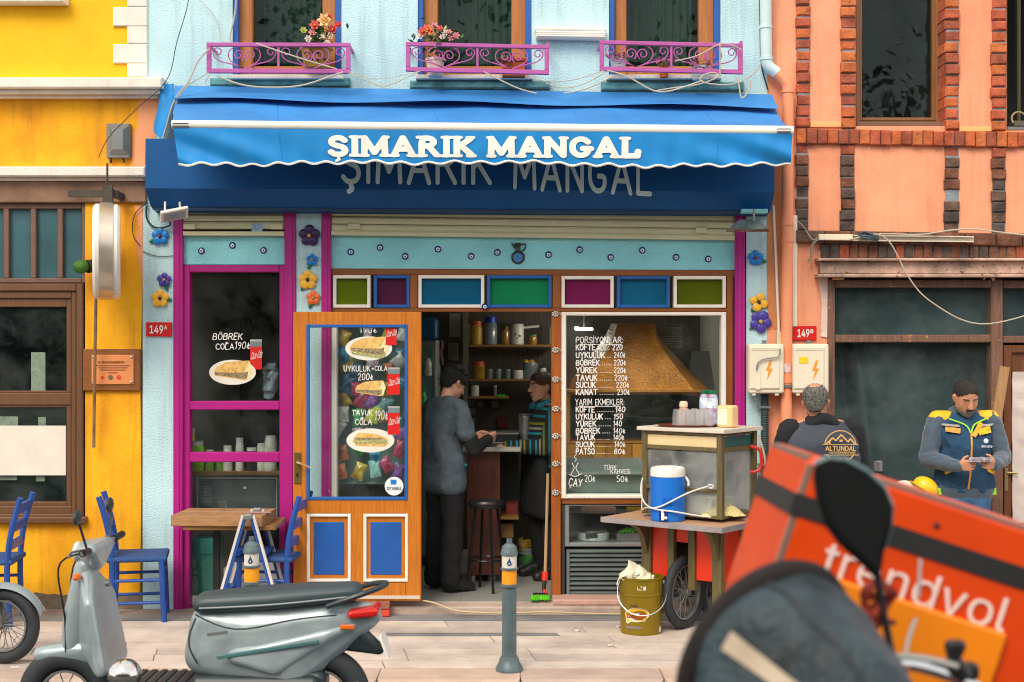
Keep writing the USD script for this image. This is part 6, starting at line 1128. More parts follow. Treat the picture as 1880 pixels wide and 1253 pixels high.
def wheel(par, c, R, axis, wid, rimm, ns=18, tread=True, names=('tyre', 'rim', 'spokes', 'hub')):
    ax = np.asarray(axis, float); ax /= np.linalg.norm(ax); s1 = np.cross(ax, [0, 0, 1.0]); s1 /= np.linalg.norm(s1); s2 = np.cross(s1, ax); B = np.stack([s1, s2, ax], 1)
    n = 56; ang = np.arange(n) * 2 * np.pi / n; pr = []
    for k in range(12): a = k * 2 * np.pi / 12; pr.append((R - wid / 2 + wid / 2 * math.cos(a), wid / 2 * math.sin(a)))
    vs = []
    for i, a in enumerate(ang):
        for k, (r, z) in enumerate(pr):
            rr = r + (.006 * ((i + (k > 2 and k < 10)) % 2) if tread and (k <= 2 or k >= 10) else 0); vs.append((rr * math.cos(a), rr * math.sin(a), z))
    q = [[i * 12 + k, ((i + 1) % n) * 12 + k, ((i + 1) % n) * 12 + (k + 1) % 12, i * 12 + (k + 1) % 12] for i in range(n) for k in range(12)]
    ty = put(par, names[0], xf((np.array(vs), tri(q)), B, c), paint('tyre_rubber', (42, 46, 50), .75, .2, 12, wear=(90, 92, 92), wearamt=.66), smooth=50)
    ri = R - wid * 1.0
    put(par, names[1], xf(lathe([(ri, -wid * .3), (ri - .012, -wid * .3), (ri - .016, 0), (ri - .012, wid * .3), (ri, wid * .3)], (0, 0, 0), 40), B, c), rimm)
    put(par, names[2], xf([cyl((.02 * math.cos(a + .5), .02 * math.sin(a + .5), s * wid * .35), ((ri - .01) * math.cos(a), (ri - .01) * math.sin(a), 0), .0028, 4) for s in (-1, 1) for a in np.arange(ns // 2) * 4 * np.pi / ns + (s > 0) * 2 * np.pi / ns], B, c), greymetal)
    put(par, names[3], xf([cyl((0, 0, -wid * .7), (0, 0, wid * .7), .022, 12)], B, c), greymetal)
cwc = CP + CR @ np.array([-.338, .075, .252]); wheel(t, cwc, .252, CR @ np.array([1.0, .0, 0]), .06, greymetal, 20)
cwc = CP + CR @ np.array([-.338, .50, .2]); wheel(t, cwc, .2, CR @ np.array([1.0, .0, 0]), .05, greymetal, 20)
# things on the cart
def cl(a, b, z): return CP + CR @ np.array([a, b, z])
zc = 1.399
tc = np.array([X(1262, 10.0), 9.98, zc]); t = thing('serving_tray', 'thin brown oval tray carrying clear glasses on top of the food cart', 'tray', tc)
put(t, 'tray', [(v * [1, .75, 1] + tc, f) for v, f in [lathe([(0, .002), (.2, .002), (.218, .014), (.212, .016), (.196, .007), (0, .007)], (0, 0, 0), 30)]], plain('tray_brown', (96, 36, 28), .35))
gm = glass('tumbler_glass', (.96, .93, .93), 1.45, dirt=.4, base=.12)
k = 0
for r_, (v, n_, off) in enumerate(((9.88, 4, 1250), (9.99, 4, 1243), (10.08, 3, 1258))):
    for i in range(n_):
        c = np.array([X(off + i * 17, v), v, zc + .008]); k += 1
        t = thing('drinking_glass', 'clear upturned drinking glass in the cluster on the brown tray', 'glass', c, 'glasses on the cart tray')
        put(t, 'glass', lathe([(.034, 0), (.036, .004), (.033, .035), (.034, .04), (.028, .108), (.02, .114), (0, .114)], c, 16), gm, smooth=40)
c = np.array([X(1255, 10.12), 10.12, zc]); t = thing('cream_jar', 'small cream capped jar rising behind the drinking glasses', 'jar', c); put(t, 'body', lathe([(0, 0), (.03, 0), (.032, .12), (.024, .13), (0, .13)], c, 16), plain('jar_pink_cream', (220, 160, 130), .5), smooth=40); put(t, 'cap', lathe([(0, .13), (.03, .131), (.032, .145), (.026, .168), (.018, .172), (0, .172)], c, 14), plain('jar_cap_cream', (230, 200, 170), .5), smooth=40)
for k, (u, d, lab) in enumerate(((1294, 10.12, 'left juice bottle with green cap and red print on the food cart'), (1308, 10.06, 'right juice bottle with green cap and red print on the food cart'))):
    c = np.array([X(u, d), d, zc]); t = thing('juice_bottle', lab, 'bottle', c); m = paint('juice_print_%d' % k, (226, 50, 36), .35, .4, 14, c2=(150, 190, 230))
    put(t, 'body', lathe([(0, 0), (.038, 0), (.04, .01), (.04, .13), (.036, .2), (.026, .225), (0, .225)], c, 18), m, smooth=40); put(t, 'sleeve', lathe([(.0405, .125), (.0405, .138), (.037, .198)], c, 18), paint('juice_sky_print', (170, 206, 236), .35, .3, 24, c2=(226, 232, 240)), smooth=True); put(t, 'cap', lathe([(0, .225), (.03, .226), (.03, .25), (0, .252)], c, 16), plain('cap_green', (16, 104, 66), .4), smooth=40)
c = np.array([X(1336, 9.86), 9.86, zc]); t = thing('napkin_box', 'cream napkin dispenser at the right corner of the cart top', 'dispenser', c); put(t, 'shell', rbox(c + [0, 0, .077], (.125, .1, .155), .018, CR), paint('napkin_shell', (232, 196, 140), .45, .06, 5), smooth=40); put(t, 'napkins', xf(box(-.05, .025, -.054, -.049, .02, .13, .002), CR, c), plain('napkin_white', (236, 222, 196), .8))
c = cl(-.375, -.085, .765); t = thing('drink_cooler', 'blue ribbed drink cooler with white lid and tap roped to the cart', 'cooler', c)
zz = np.linspace(.01, .30, 60); rb_ = [(.0, 0), (.115, 0)] + [(.118 + (.0022 if i % 2 else 0), z) for i, z in enumerate(zz)] + [(.116, .304), (0, .304)]
put(t, 'body', lathe(rb_, c, 36), plain('cooler_blue', (20, 110, 206), .4), smooth=60); put(t, 'lid', lathe([(0, .304), (.119, .305), (.121, .312), (.121, .345), (.115, .362), (.10, .368), (.095, .362), (.05, .362), (.04, .37), (0, .37)], c, 36), white, smooth=40)
put(t, 'label', xf(box(-.03, .03, -.122, -.1175, .11, .17, .002), rz(-8), c), plain('cooler_label', (16, 90, 180), .4)); put(t, 'tap_plate', xf(box(-.055, .005, -.123, -.117, .012, .075, .004), rz(-8), c), plain('tap_navy', (20, 40, 120), .4)); put(t, 'tap', xf([rbox((-.03, -.135, .04), (.022, .03, .05), .006), rbox((-.018, -.14, .032), (.04, .02, .018), .006), rbox((-.032, -.128, .072), (.016, .02, .02), .004)], rz(-8), c), white, smooth=40)
put(t, 'handle', tube(spline([c + [.12, -.02, .30], c + [.132, -.03, .28], c + [.14, -.035, .255], c + [.137, -.035, .24]], 8), .009, 6), white)
rp = lambda q: np.array([c + CR @ np.array(x) for x in q])
solo('rope', [tube(spline(rp([(-.245, .062, .27), (-.2, -.03, .20), (-.12, -.1, .115), (.0, -.13, .085), (.1, -.09, .075), (.2, -.02, .055), (.31, .055, .04)]), 40), .0055, 6), tube(spline(rp([(-.25, .062, .045), (-.2, .0, .06), (-.12, -.085, .085), (.0, -.133, .10), (.1, -.10, .15), (.2, -.03, .21), (.3, .055, .25)]), 40), .0055, 6), tube(rp([(-.246, .06, .27), (-.25, .06, .045)]), .005, 6), tube(spline(rp([(.29, .05, .25), (.31, .04, .26), (.33, .05, .25), (.31, .05, .235), (.30, .05, .25)]), 16), .006, 6)], plain('rope_white', (222, 216, 206), .7), 'white rope crossed over the blue cooler and tied to the cart posts', 'rope')
rngc = random.Random(6); pile = cl(-.10, .17, .80); hp = sheet(lambda a, b: np.stack([pile[0] + (a - .5) * .3, pile[1] + (b - .5) * .26, pile[2] + np.maximum(0, .085 * (1 - ((a - .5) * 2) ** 2) * (1 - ((b - .5) * 2) ** 2)) + .012 * meshkit.noise(np.stack([a * 22, b * 22, a * 0], -1))], -1), 28, 24)
solo('rice_heap', thicken(hp, -.004, 2), paint('pilaf_rice', (226, 206, 140), .7, .2, 60, bump=.8, bscale=160), 'heap of pale yellow rice inside the right pane of the food cart', 'rice')
solo('white_tub', ct(box(-.34, -.11, .05, .36, .802, .91, .006)), plain('tub_white', (214, 206, 196), .5), 'white tub inside the food cart behind the cooler', 'tub')
# ================================================================ two wheelers
def hull(pts, seg=14): return m3.Manifold.batch_hull([m3.Manifold.sphere(r, seg).translate([float(x) for x in p]) for p, r in pts])
def soft(m, ln=.02, it=6, n=None):
    q = m.refine_to_length(ln).to_mesh(); tm = trimesh.Trimesh(np.array(q.vert_properties[:, :3]), np.array(q.tri_verts), process=True)
    trimesh.smoothing.filter_taubin(tm, iterations=it); return tm
def U(m): return m3.Manifold.batch_boolean(m, m3.OpType.Add)
scw = paint('scooter_pearl', (140, 154, 158), .32, .12, 2.5, coat=.3, metal=.25, c2=(160, 172, 174), wear=(96, 104, 108), wearamt=.72); scd = plain('scooter_dark', (40, 50, 54), .4)
ds = 7.0; gz0 = .01; O = np.array([X(420, ds), ds, gz0])
t = thing('scooter', 'pearl grey scooter with red tail light standing at the kerb', 'scooter', O)
q = lambda x, y, z: O + [x, y, z]
put(t, 'rear_body', soft(hull([(q(-.12, 0, .44), .10), (q(.1, 0, .56), .14), (q(.5, 0, .60), .12), (q(.70, 0, .64), .06), (q(.3, 0, .40), .14), (q(-.1, 0, .60), .09)]), .03, 5), scw, smooth=True)
put(t, 'side_panel', [xf(soft(hull([(q(.05, s * .125, .46), .035), (q(.5, s * .11, .56), .03), (q(.25, s * .13, .40), .03), (q(.62, s * .07, .60), .02)]), .03, 3)) for s in (-1, 1)], scw, smooth=True)
put(t, 'seat', soft(hull([(q(-.12, .07, .70), .045), (q(-.12, -.07, .70), .045), (q(.25, .1, .73), .045), (q(.25, -.1, .73), .045), (q(.62, .06, .755), .04), (q(.62, -.06, .755), .04)]), .03, 3), plain('scooter_seat', (52, 66, 70), .45), smooth=True)
put(t, 'tail_light', hull([(q(.72, .07, .665), .028), (q(.72, -.07, .665), .028), (q(.62, .11, .66), .022), (q(.62, -.11, .66), .022)], 12), plain('tail_red', (206, 24, 16), .2, coat=.5), smooth=40)
put(t, 'grab_rail', tube(spline([q(.5, .12, .70), q(.7, .12, .77), q(.78, 0, .79), q(.7, -.12, .77), q(.5, -.12, .70)], 24), .014, 8), scd)
put(t, 'floorboard', rbox(q(-.36, 0, .30), (.46, .32, .06), .02), scd, smooth=40)
put(t, 'leg_shield', soft(hull([(q(-.58, .19, .40), .03), (q(-.58, -.19, .40), .03), (q(-.64, .17, .72), .03), (q(-.64, -.17, .72), .03), (q(-.70, 0, .86), .04), (q(-.68, 0, .5), .06)]), .03, 3), scw, smooth=True)
put(t, 'front_fairing', soft(hull([(q(-.70, 0, .88), .06), (q(-.76, 0, .62), .06), (q(-.78, 0, .42), .05)]), .03, 3), scw, smooth=True)
put(t, 'handlebar_cowl', soft(hull([(q(-.64, .14, .97), .035), (q(-.64, -.14, .97), .035), (q(-.70, 0, .95), .06), (q(-.66, 0, .90), .05)]), .03, 3), scw, smooth=True)
put(t, 'headlight', ball(q(-.745, 0, .95), .05, 2, (.5, 1.2, 1)), plain('lamp_clear', (200, 206, 206), .1), smooth=True)
put(t, 'handlebar', [cyl(q(-.62, -.34, .99), q(-.64, -.14, .975), .012), cyl(q(-.62, .34, .99), q(-.64, .14, .975), .012)], greymetal)
for s in (-1, 1): put(t, 'grip', cyl(q(-.62, s * .34, .99), q(-.628, s * .22, .983), .018, 12), black)
for s in (-1, 1): put(t, 'indicator', ball(q(-.72, s * .10, .84), .03, 2, (.6, 1.3, .6)), plain('indicator_amber', (240, 110, 30), .2), smooth=True)
for s in (-1, 1): put(t, 'mirror', [cyl(q(-.64, s * .2, .985), q(-.66, s * .26, 1.12), .006, 6), ball(q(-.665, s * .27, 1.15), .05, 2, (.3, 1.1, .75))], scd, smooth=40)
put(t, 'front_mudguard', soft(hull([(q(-.72, 0, .46), .06), (q(-.92, 0, .44), .045), (q(-.60, 0, .40), .045)]), .03, 2), scw, smooth=True)
for x_, z_ in ((-.80, .24), (.46, .24)): wheel(t, q(x_, 0, z_), .24, (0, 1, 0), .11, greymetal, 10, False)
put(t, 'engine', rbox(q(.28, 0, .30), (.42, .2, .16), .04), scd, smooth=40); put(t, 'exhaust', cyl(q(.2, -.15, .26), q(.66, -.16, .30), .045, 12), greymetal); put(t, 'stand', [cyl(q(.12, -.1, .24), q(.14, -.2, 0), .012, 6)], black)
put(t, 'rear_mudguard', soft(hull([(q(.62, 0, .56), .05), (q(.74, 0, .47), .03), (q(.5, 0, .52), .05)]), .03, 2), scd, smooth=True); put(t, 'number_plate', rbox(q(.775, 0, .49), (.012, .18, .12), .003, ry(-20)), white)
put(t, 'trim_stripe', [xf(rbox((0, 0, 0), (.5, .012, .022), .005), ry(-9), q(.22, -.158, .50))], plain('trim_teal', (70, 110, 112), .4)); put(t, 'lower_trim', rbox(q(.15, 0, .325), (.62, .27, .07), .03), scd, smooth=40)
put(t, 'panel_gap', [tube(spline([q(x_, s * y_, z_) for x_, y_, z_ in ((-.14, .115, .66), (.05, .163, .60), (.3, .16, .635), (.55, .13, .66))], 14), .004, 4) for s in (-1, 1)] + [tube(spline([q(-.13, s * .11, .42), q(-.17, s * .12, .52), q(-.14, s * .10, .64)], 8), .004, 4) for s in (-1, 1)], plain('gap_dark', (30, 36, 38), .7))
put(t, 'seat_piping', [tube(spline([q(-.12, s * .118, .69), q(.25, s * .148, .715), q(.62, s * .102, .745)], 14), .005, 5) for s in (-1, 1)], plain('piping_grey_light', (130, 136, 138), .5))
put(t, 'brake_cable', [tube(spline([q(-.63, s * .24, .98), q(-.78, s * .16, .92), q(-.80, s * .06, .7), q(-.79, s * .05, .45)], 16), .005, 5) for s in (-1, 1)], black)
for s in (-1, 1): put(t, 'brake_lever', tube(spline([q(-.66, s * .2, .985), q(-.69, s * .28, .985), q(-.68, s * .36, .975)], 8), .006, 6), greymetal)
put(t, 'side_reflector', rbox(q(.60, -.118, .60), (.07, .01, .022), .004), plain('reflector_amber', (220, 100, 20), .3)); put(t, 'badge', [xf(box(-.05, .05, -.004, 0, -.008, .008), ry(-8), q(-.02, -.172, .58))], steel)
put(t, 'lock', cyl(q(-.60, -.03, .80), q(-.58, -.03, .80), .018, 10), greymetal); put(t, 'floor_mat', [box(O[0] - .56 + .05 * i, O[0] - .535 + .05 * i, O[1] - .14, O[1] + .14, O[2] + .331, O[2] + .336) for i in range(8)], black)
# parked moped at the left edge
d0 = 8.79; c0 = np.array([X(6, d0), d0, .236]); t = thing('moped', 'grey moped with spoked front wheel cut by the left edge of the picture', 'moped', c0 - [.5, 0, .236])
wheel(t, c0, .236, (0.12, 1, 0), .075, steel, 28, False)
mg = paint('moped_grey', (140, 152, 156), .3, .08, 3, coat=.4); q = lambda x, y, z: c0 + [x, y, z]
put(t, 'mudguard', (lambda: (lambda a_: sheet(lambda a, b: np.stack([c0[0] + .268 * np.cos(np.radians(20 + a * 130)), c0[1] + (b - .5) * .12, c0[2] + .268 * np.sin(np.radians(20 + a * 130)) - .05 * (2 * b - 1) ** 2 * .6], -1), 20, 6))(0))(), mg, smooth=60)
put(t, 'fork', [tube([q(.0, s * .07, 0), q(-.24, s * .08, .62)], .022, 8) for s in (-1, 1)], greymetal); put(t, 'leg_shield', soft(hull([(q(-.30, .2, .1), .03), (q(-.30, -.2, .1), .03), (q(-.20, .15, .62), .04), (q(-.20, -.15, .62), .04), (q(-.16, 0, .40), .05)]), .03, 3), mg, smooth=True)
put(t, 'headset', soft(hull([(q(-.27, .1, .74), .05), (q(-.27, -.1, .74), .05), (q(-.2, 0, .70), .07)]), .03, 3), mg, smooth=True); put(t, 'handlebar', [cyl(q(-.33, -.32, .78), q(-.30, .32, .78), .014, 8)], black)
put(t, 'body', soft(hull([(q(-.9, 0, .35), .15), (q(-1.5, 0, .45), .12), (q(-1.1, 0, .1), .14)]), .04, 3), mg, smooth=True); put(t, 'seat', soft(hull([(q(-.8, 0, .56), .08), (q(-1.4, 0, .6), .08)]), .04, 3), black, smooth=True); put(t, 'floorboard', rbox(q(-.6, 0, .06), (.6, .3, .06), .02), black)
wheel(t, q(-1.35, 0, 0), .236, (0, 1, 0), .08, steel, 28, False)

# ================================================================ delivery motorcycle in the foreground and its cargo box
rb = 17.5; BR = rz(0.5) @ ry(18.2); BO = P(1489, 834, 2.75)
def BL(m): return [(v @ BR.T + BO, f) for v, f in flat(m)]
# local box frame: a to the right, y depth, c upwards (0 = top front left corner)
bw2, bd2, bh2 = .56, .40, .46
vinyl = paint('orange_vinyl', (214, 66, 6), .3, .08, 4, coat=.15, bump=.25, bscale=14, wear=(150, 60, 30), wearamt=.74); vblack = plain('webbing_black', (26, 28, 30), .7)
t = thing('delivery_box', 'large orange delivery box with white lettering and black straps', 'delivery box', BO + BR @ np.array([bw2 / 2, bd2 / 2, -bh2]))
bxm = m3.Manifold.batch_hull([m3.Manifold.sphere(.022, 20).translate([a, b, c]) for a in (.022, bw2 - .022) for b in (.022, bd2 - .022) for c in (-.022, -bh2 + .022)])
put(t, 'shell', BL(bxm), vinyl, smooth=40)
put(t, 'piping', BL([tube([(.012, .012, -.02), (.012, .012, -bh2 + .02)], .011, 8), tube([(.02, .010, -.010), (bw2 - .02, .010, -.010)], .008, 8), tube([(.010, .02, -.012), (.010, bd2 - .02, -.012)], .010, 8)]), paint('piping_grey', (110, 80, 66), .4, .1, 8))
put(t, 'strap', BL([box(-.003, bw2 + .003, -.004, .001, -.122, -.080)]), vblack); put(t, 'strap', BL([box(-.005, -.0, -.002, bd2, -.124, -.082)]), vblack)
put(t, 'front_pocket', BL(rbox((.285, -.006, -.312), (.37, .022, .20), .009)), paint('amber_pocket', (232, 130, 10), .35, .06, 5, coat=.2), smooth=40)
v_, f_ = sansmesh('trendyol', .085, .462, -.213, -.003, .066, False, .002); put(t, 'lettering', BL((v_, f_)), plain('lettering_pale', (230, 206, 196), .5))
put(t, 'rivet', BL(ball((.275, -.002, -.055), .006, 1)), black)
# the motorcycle itself
t = thing('motorcycle', 'foreground motorcycle with black hand muff and round backed mirror', 'motorcycle', (1.0, 2.6, .45))
dm = 2.3; rimc = P(1398, 1204, 2.35); ax = np.array([.5, -.8, -.33]); ax /= np.linalg.norm(ax); s1 = np.cross(ax, [0, 1.0, 0]); s1 /= np.linalg.norm(s1); s2 = np.cross(ax, s1)
def muff(a, b, off=0.0):
    L = a * .34; r = np.interp(a, [0, .08, .25, .5, .72, .88, 1.0], [.164, .168, .165, .142, .116, .09, .045]) + off
    th = b * 2 * np.pi; r1 = r * 1.0; r2 = r
    wr = .010 * np.sin(th * 4 + a * 11 + 1.5 * np.sin(a * 7)) * np.sin(np.pi * a) + .014 * (meshkit.noise(np.stack([a * 5, np.cos(th) * 2, np.sin(th) * 2], -1)) - .5)
    return rimc + ax * L[..., None] + s1 * ((r1 + wr) * np.cos(th))[..., None] + s2 * ((r2 + wr) * np.sin(th))[..., None]
mleather = paint('muff_leather', (26, 36, 42), .55, .35, 7, bump=.7, bscale=60, c2=(50, 64, 70), spec=.35)
put(t, 'hand_muff', sheet(lambda a, b: muff(a, b), 40, 60), mleather, smooth=True, label='black padded hand muff')
th = np.linspace(0, 2 * np.pi, 60); put(t, 'muff_rim', [tube(np.array([rimc + ax * .012 + s1 * .160 * math.cos(x) + s2 * .160 * math.sin(x) for x in th]), .021, 10)], paint('fleece_black', (34, 28, 28), .95, .3, 60, bump=1.0, bscale=150), smooth=True)
put(t, 'muff_lining', xf(lathe([(0, .05), (.135, .02)], (0, 0, 0), 30), np.stack([s1, s2, ax], 1), rimc), black)
# side of the muff that faces the camera: angle where the normal is towards -y
f0 = math.atan2(-s2[1], -s1[1]) / (2 * np.pi)
put(t, 'reflective_stripe', sheet(lambda a, b: muff(.18 + a * .72, (f0 - .018 + .030 * b), .004), 24, 5), paint('reflective_cream', (176, 158, 136), .4, .08, 8), smooth=True)
for o in (-.115, .10): put(t, 'muff_seam', [tube(muff(np.linspace(.05, .9, 24), np.full(24, f0 + o), .002), .004, 5)], plain('seam_dark', (36, 42, 46), .6))
mp = [(1497, 853), (1520, 843), (1552, 846), (1590, 866), (1622, 896), (1637, 930), (1634, 968), (1622, 1010), (1614, 1062), (1606, 1062), (1578, 1034), (1540, 1000), (1512, 962), (1498, 915), (1493, 876)]
dmr = 2.42; g = ppoly(mp, dmr); lay = [prism(g.buffer(-.012), dmr - .022, .008), prism(g.buffer(-.005), dmr - .014, .008), prism(g, dmr - .006, .012)]
put(t, 'mirror', lay, plain('mirror_black', (12, 16, 16), .5, spec=.3), smooth=30, label='black mirror seen from behind'); put(t, 'mirror_rim', [tube(np.array([(x, dmr + .004, z) for x, z in np.array(g.exterior.coords)[:8]]), .006, 8)], plain('mirror_edge_grey', (80, 104, 110), .35))
put(t, 'mirror_stem', [tube(spline([P(1610, 1050, dmr), P(1616, 1090, dmr), P(1625, 1140, dmr), P(1640, 1215, dmr)], 14), .007, 8)], black)
put(t, 'handlebar', [tube(spline([rimc + ax * .22, P(1640, 1216, dmr), P(1720, 1232, 2.45), P(1850, 1300, 2.5)], 20), .012, 10)], plain('chrome', (210, 210, 208), .15, 1.0))
put(t, 'phone_mount', [hull([(P(1745, 1186, 2.45), .011), (P(1762, 1186, 2.45), .011), (P(1750, 1215, 2.45), .010)]), cyl(P(1750, 1210, 2.45), P(1772, 1245, 2.45), .014, 10), rbox(P(1772, 1232, 2.47), (.045, .03, .03), .008)], black)
put(t, 'brake_lever', [tube(spline([P(1645, 1205, 2.4), P(1700, 1210, 2.38), P(1760, 1225, 2.36)], 12), .006, 8)], greymetal)
put(t, 'control_cable', [tube(spline([P(1662, 1205, 2.5), P(1672, 1160, 2.55), P(1681, 1138, 2.58)], 12), .004, 6), tube([P(1686, 1098, 2.60), P(1690, 1026, 2.62)], .0035, 6)], plain('cable_grey', (150, 150, 146), .5))
rng = random.Random(12); rc = paint('frayed_red_cord', (120, 30, 14), .8, .3, 30)
put(t, 'red_cord', [tube(spline([P(1614, 1066, 2.43)] + [P(1600 + rng.uniform(-18, 45), 1090 + 18 * j + rng.uniform(-10, 10), 2.43 + rng.uniform(-.02, .03)) for j in range(4)], 16), .0055, 5) for _ in range(7)], rc)
# out of the frame below: enough of the machine to carry what shows
gb = .46
put(t, 'fuel_tank', soft(hull([((1.05, 2.35, gb + .62), .14), ((1.0, 2.65, gb + .60), .12)]), .04, 3), plain('tank_red', (120, 30, 24), .3), smooth=True); put(t, 'seat', soft(hull([((1.0, 2.7, gb + .62), .09), ((.98, 3.15, gb + .66), .08)]), .04, 3), black, smooth=True)
put(t, 'frame', [cyl((1.05, 2.2, gb + .75), (1.1, 1.95, gb + .3), .03), cyl((1.0, 2.7, gb + .5), (.98, 3.1, gb + .3), .03), rbox((1.02, 2.55, gb + .36), (.26, .4, .3), .05), cyl((.8, 2.9, gb + .02), (1.0, 2.8, gb + .35), .014), rbox((BO + BR @ np.array([.28, .2, -.49])), (.4, .34, .03), .01, BR)], greymetal)
wheel(t, (1.12, 1.95, gb + .29), .29, (1, .1, 0), .09, greymetal, 24, False); wheel(t, (.98, 3.15, gb + .29), .29, (1, 0, 0), .1, greymetal, 24, False)
# ================================================================ people
def HX(a, ra, b, rb_, seg=14): return hull([(a, ra), (b, rb_)], seg)
skin_m = paint('skin_tone', (196, 138, 106), .5, .08, 9); skin_d = paint('skin_tone_dim', (200, 150, 120), .5, .06, 9)
def head_geo(c, R):
    """c: centre of the head, R: rotation; the face looks along local -y. Returns (manifold list, dict of extra meshes)"""
    T = lambda p: c + R @ np.array(p, float)
    base = hull([(T((0, -.02, .045)), .072), (T((0, .035, .04)), .078), (T((0, -.045, .02)), .055), (T((.034, -.05, -.02)), .034), (T((-.034, -.05, -.02)), .034), (T((0, -.062, -.088)), .026), (T((.038, -.02, -.06)), .03), (T((-.038, -.02, -.06)), .03)], 18)
    nose = hull([(T((0, -.096, .02)), .008), (T((0, -.118, -.022)), .011), (T((.012, -.1, -.026)), .008), (T((-.012, -.1, -.026)), .008)], 10)
    brow = hull([(T((.04, -.080, .034)), .009), (T((0, -.088, .034)), .009), (T((-.04, -.080, .034)), .009)], 10)
    lips = hull([(T((.02, -.088, -.056)), .008), (T((0, -.096, -.056)), .009), (T((-.02, -.088, -.056)), .008)], 10)
    ears = [hull([(T((s * .078, .008, .018)), .012), (T((s * .082, .02, .012)), .012), (T((s * .076, .006, -.025)), .008)], 8) for s in (-1, 1)]
    return [base, nose, brow, lips] + ears, T
def hair_geo(T, R, c, front=.052, low=-.035, grow=.009, face_y=-.035):
    h = hull([(T((0, -.018, .05)), .072 + grow), (T((0, .036, .042)), .078 + grow), (T((0, -.035, .045)), .05 + grow), (T((0, .06, -.02)), .045 + grow)], 24)
    def cutter(x0, x1, y0, y1, z0, z1):
        m = m3.Manifold.cube([x1 - x0, y1 - y0, z1 - z0]).translate([x0, y0, z0])
        A = np.zeros((3, 4)); A[:, :3] = R; A[:, 3] = c; return m.transform(A)
    fs = m3.Manifold.sphere(1.0, 32).scale([.080, .105, .105]); A = np.zeros((3, 4)); A[:, :3] = R
    def at_(m, p): B_ = A.copy(); B_[:, 3] = c + R @ np.array(p, float); return m.transform(B_)
    h = h - at_(fs, (0, face_y - .065, front - .105)) - cutter(-.2, .2, -.3, .3, -.3, low)
    for s_ in (-1, 1): h = h - at_(m3.Manifold.sphere(.034, 16), (s_ * .088, -.004, -.014))
    return h
def hand_geo(w, fd, pn, th, curl=.9, sc=1.0):
    """w wrist, fd finger direction, pn palm normal (towards what is held), th thumb side direction"""
    fd, pn, th = [np.asarray(x, float) / np.linalg.norm(x) for x in (fd, pn, th)]; o = []
    pal = [(w, .021 * sc), (w + fd * .085 * sc + th * .03 * sc, .0125 * sc), (w + fd * .085 * sc - th * .03 * sc, .0115 * sc), (w + fd * .03 * sc + th * .024 * sc, .015 * sc), (w + fd * .03 * sc - th * .02 * sc, .015 * sc)]
    o.append(hull(pal, 10))
    for i, (off, ln) in enumerate(((.03, .072), (.010, .08), (-.011, .074), (-.031, .058))):
        p = w + (fd * .082 + th * off) * sc; d = fd.copy(); r = .0088 * sc
        for s_, f in enumerate((.45, .32, .23)):
            ang = curl * (.55 if s_ == 0 else .8); d2 = d * math.cos(ang) + pn * math.sin(ang) if s_ == 0 else d * math.cos(ang) + np.cross(np.cross(d, pn), d) * math.sin(ang)
            e = p + d2 * ln * f * sc; o.append(HX(p, r, e, r * .92, 8)); p, d, r = e, d2, r * .92
    p = w + (fd * .025 + th * .028) * sc; e = p + (fd * .55 + th * .6 + pn * .45) * .042 * sc; e2 = e + (fd * .7 + th * .05 + pn * .6) * .032 * sc
    o += [HX(p, .012 * sc, e, .0095 * sc, 8), HX(e, .0095 * sc, e2, .008 * sc, 8)]
    return o
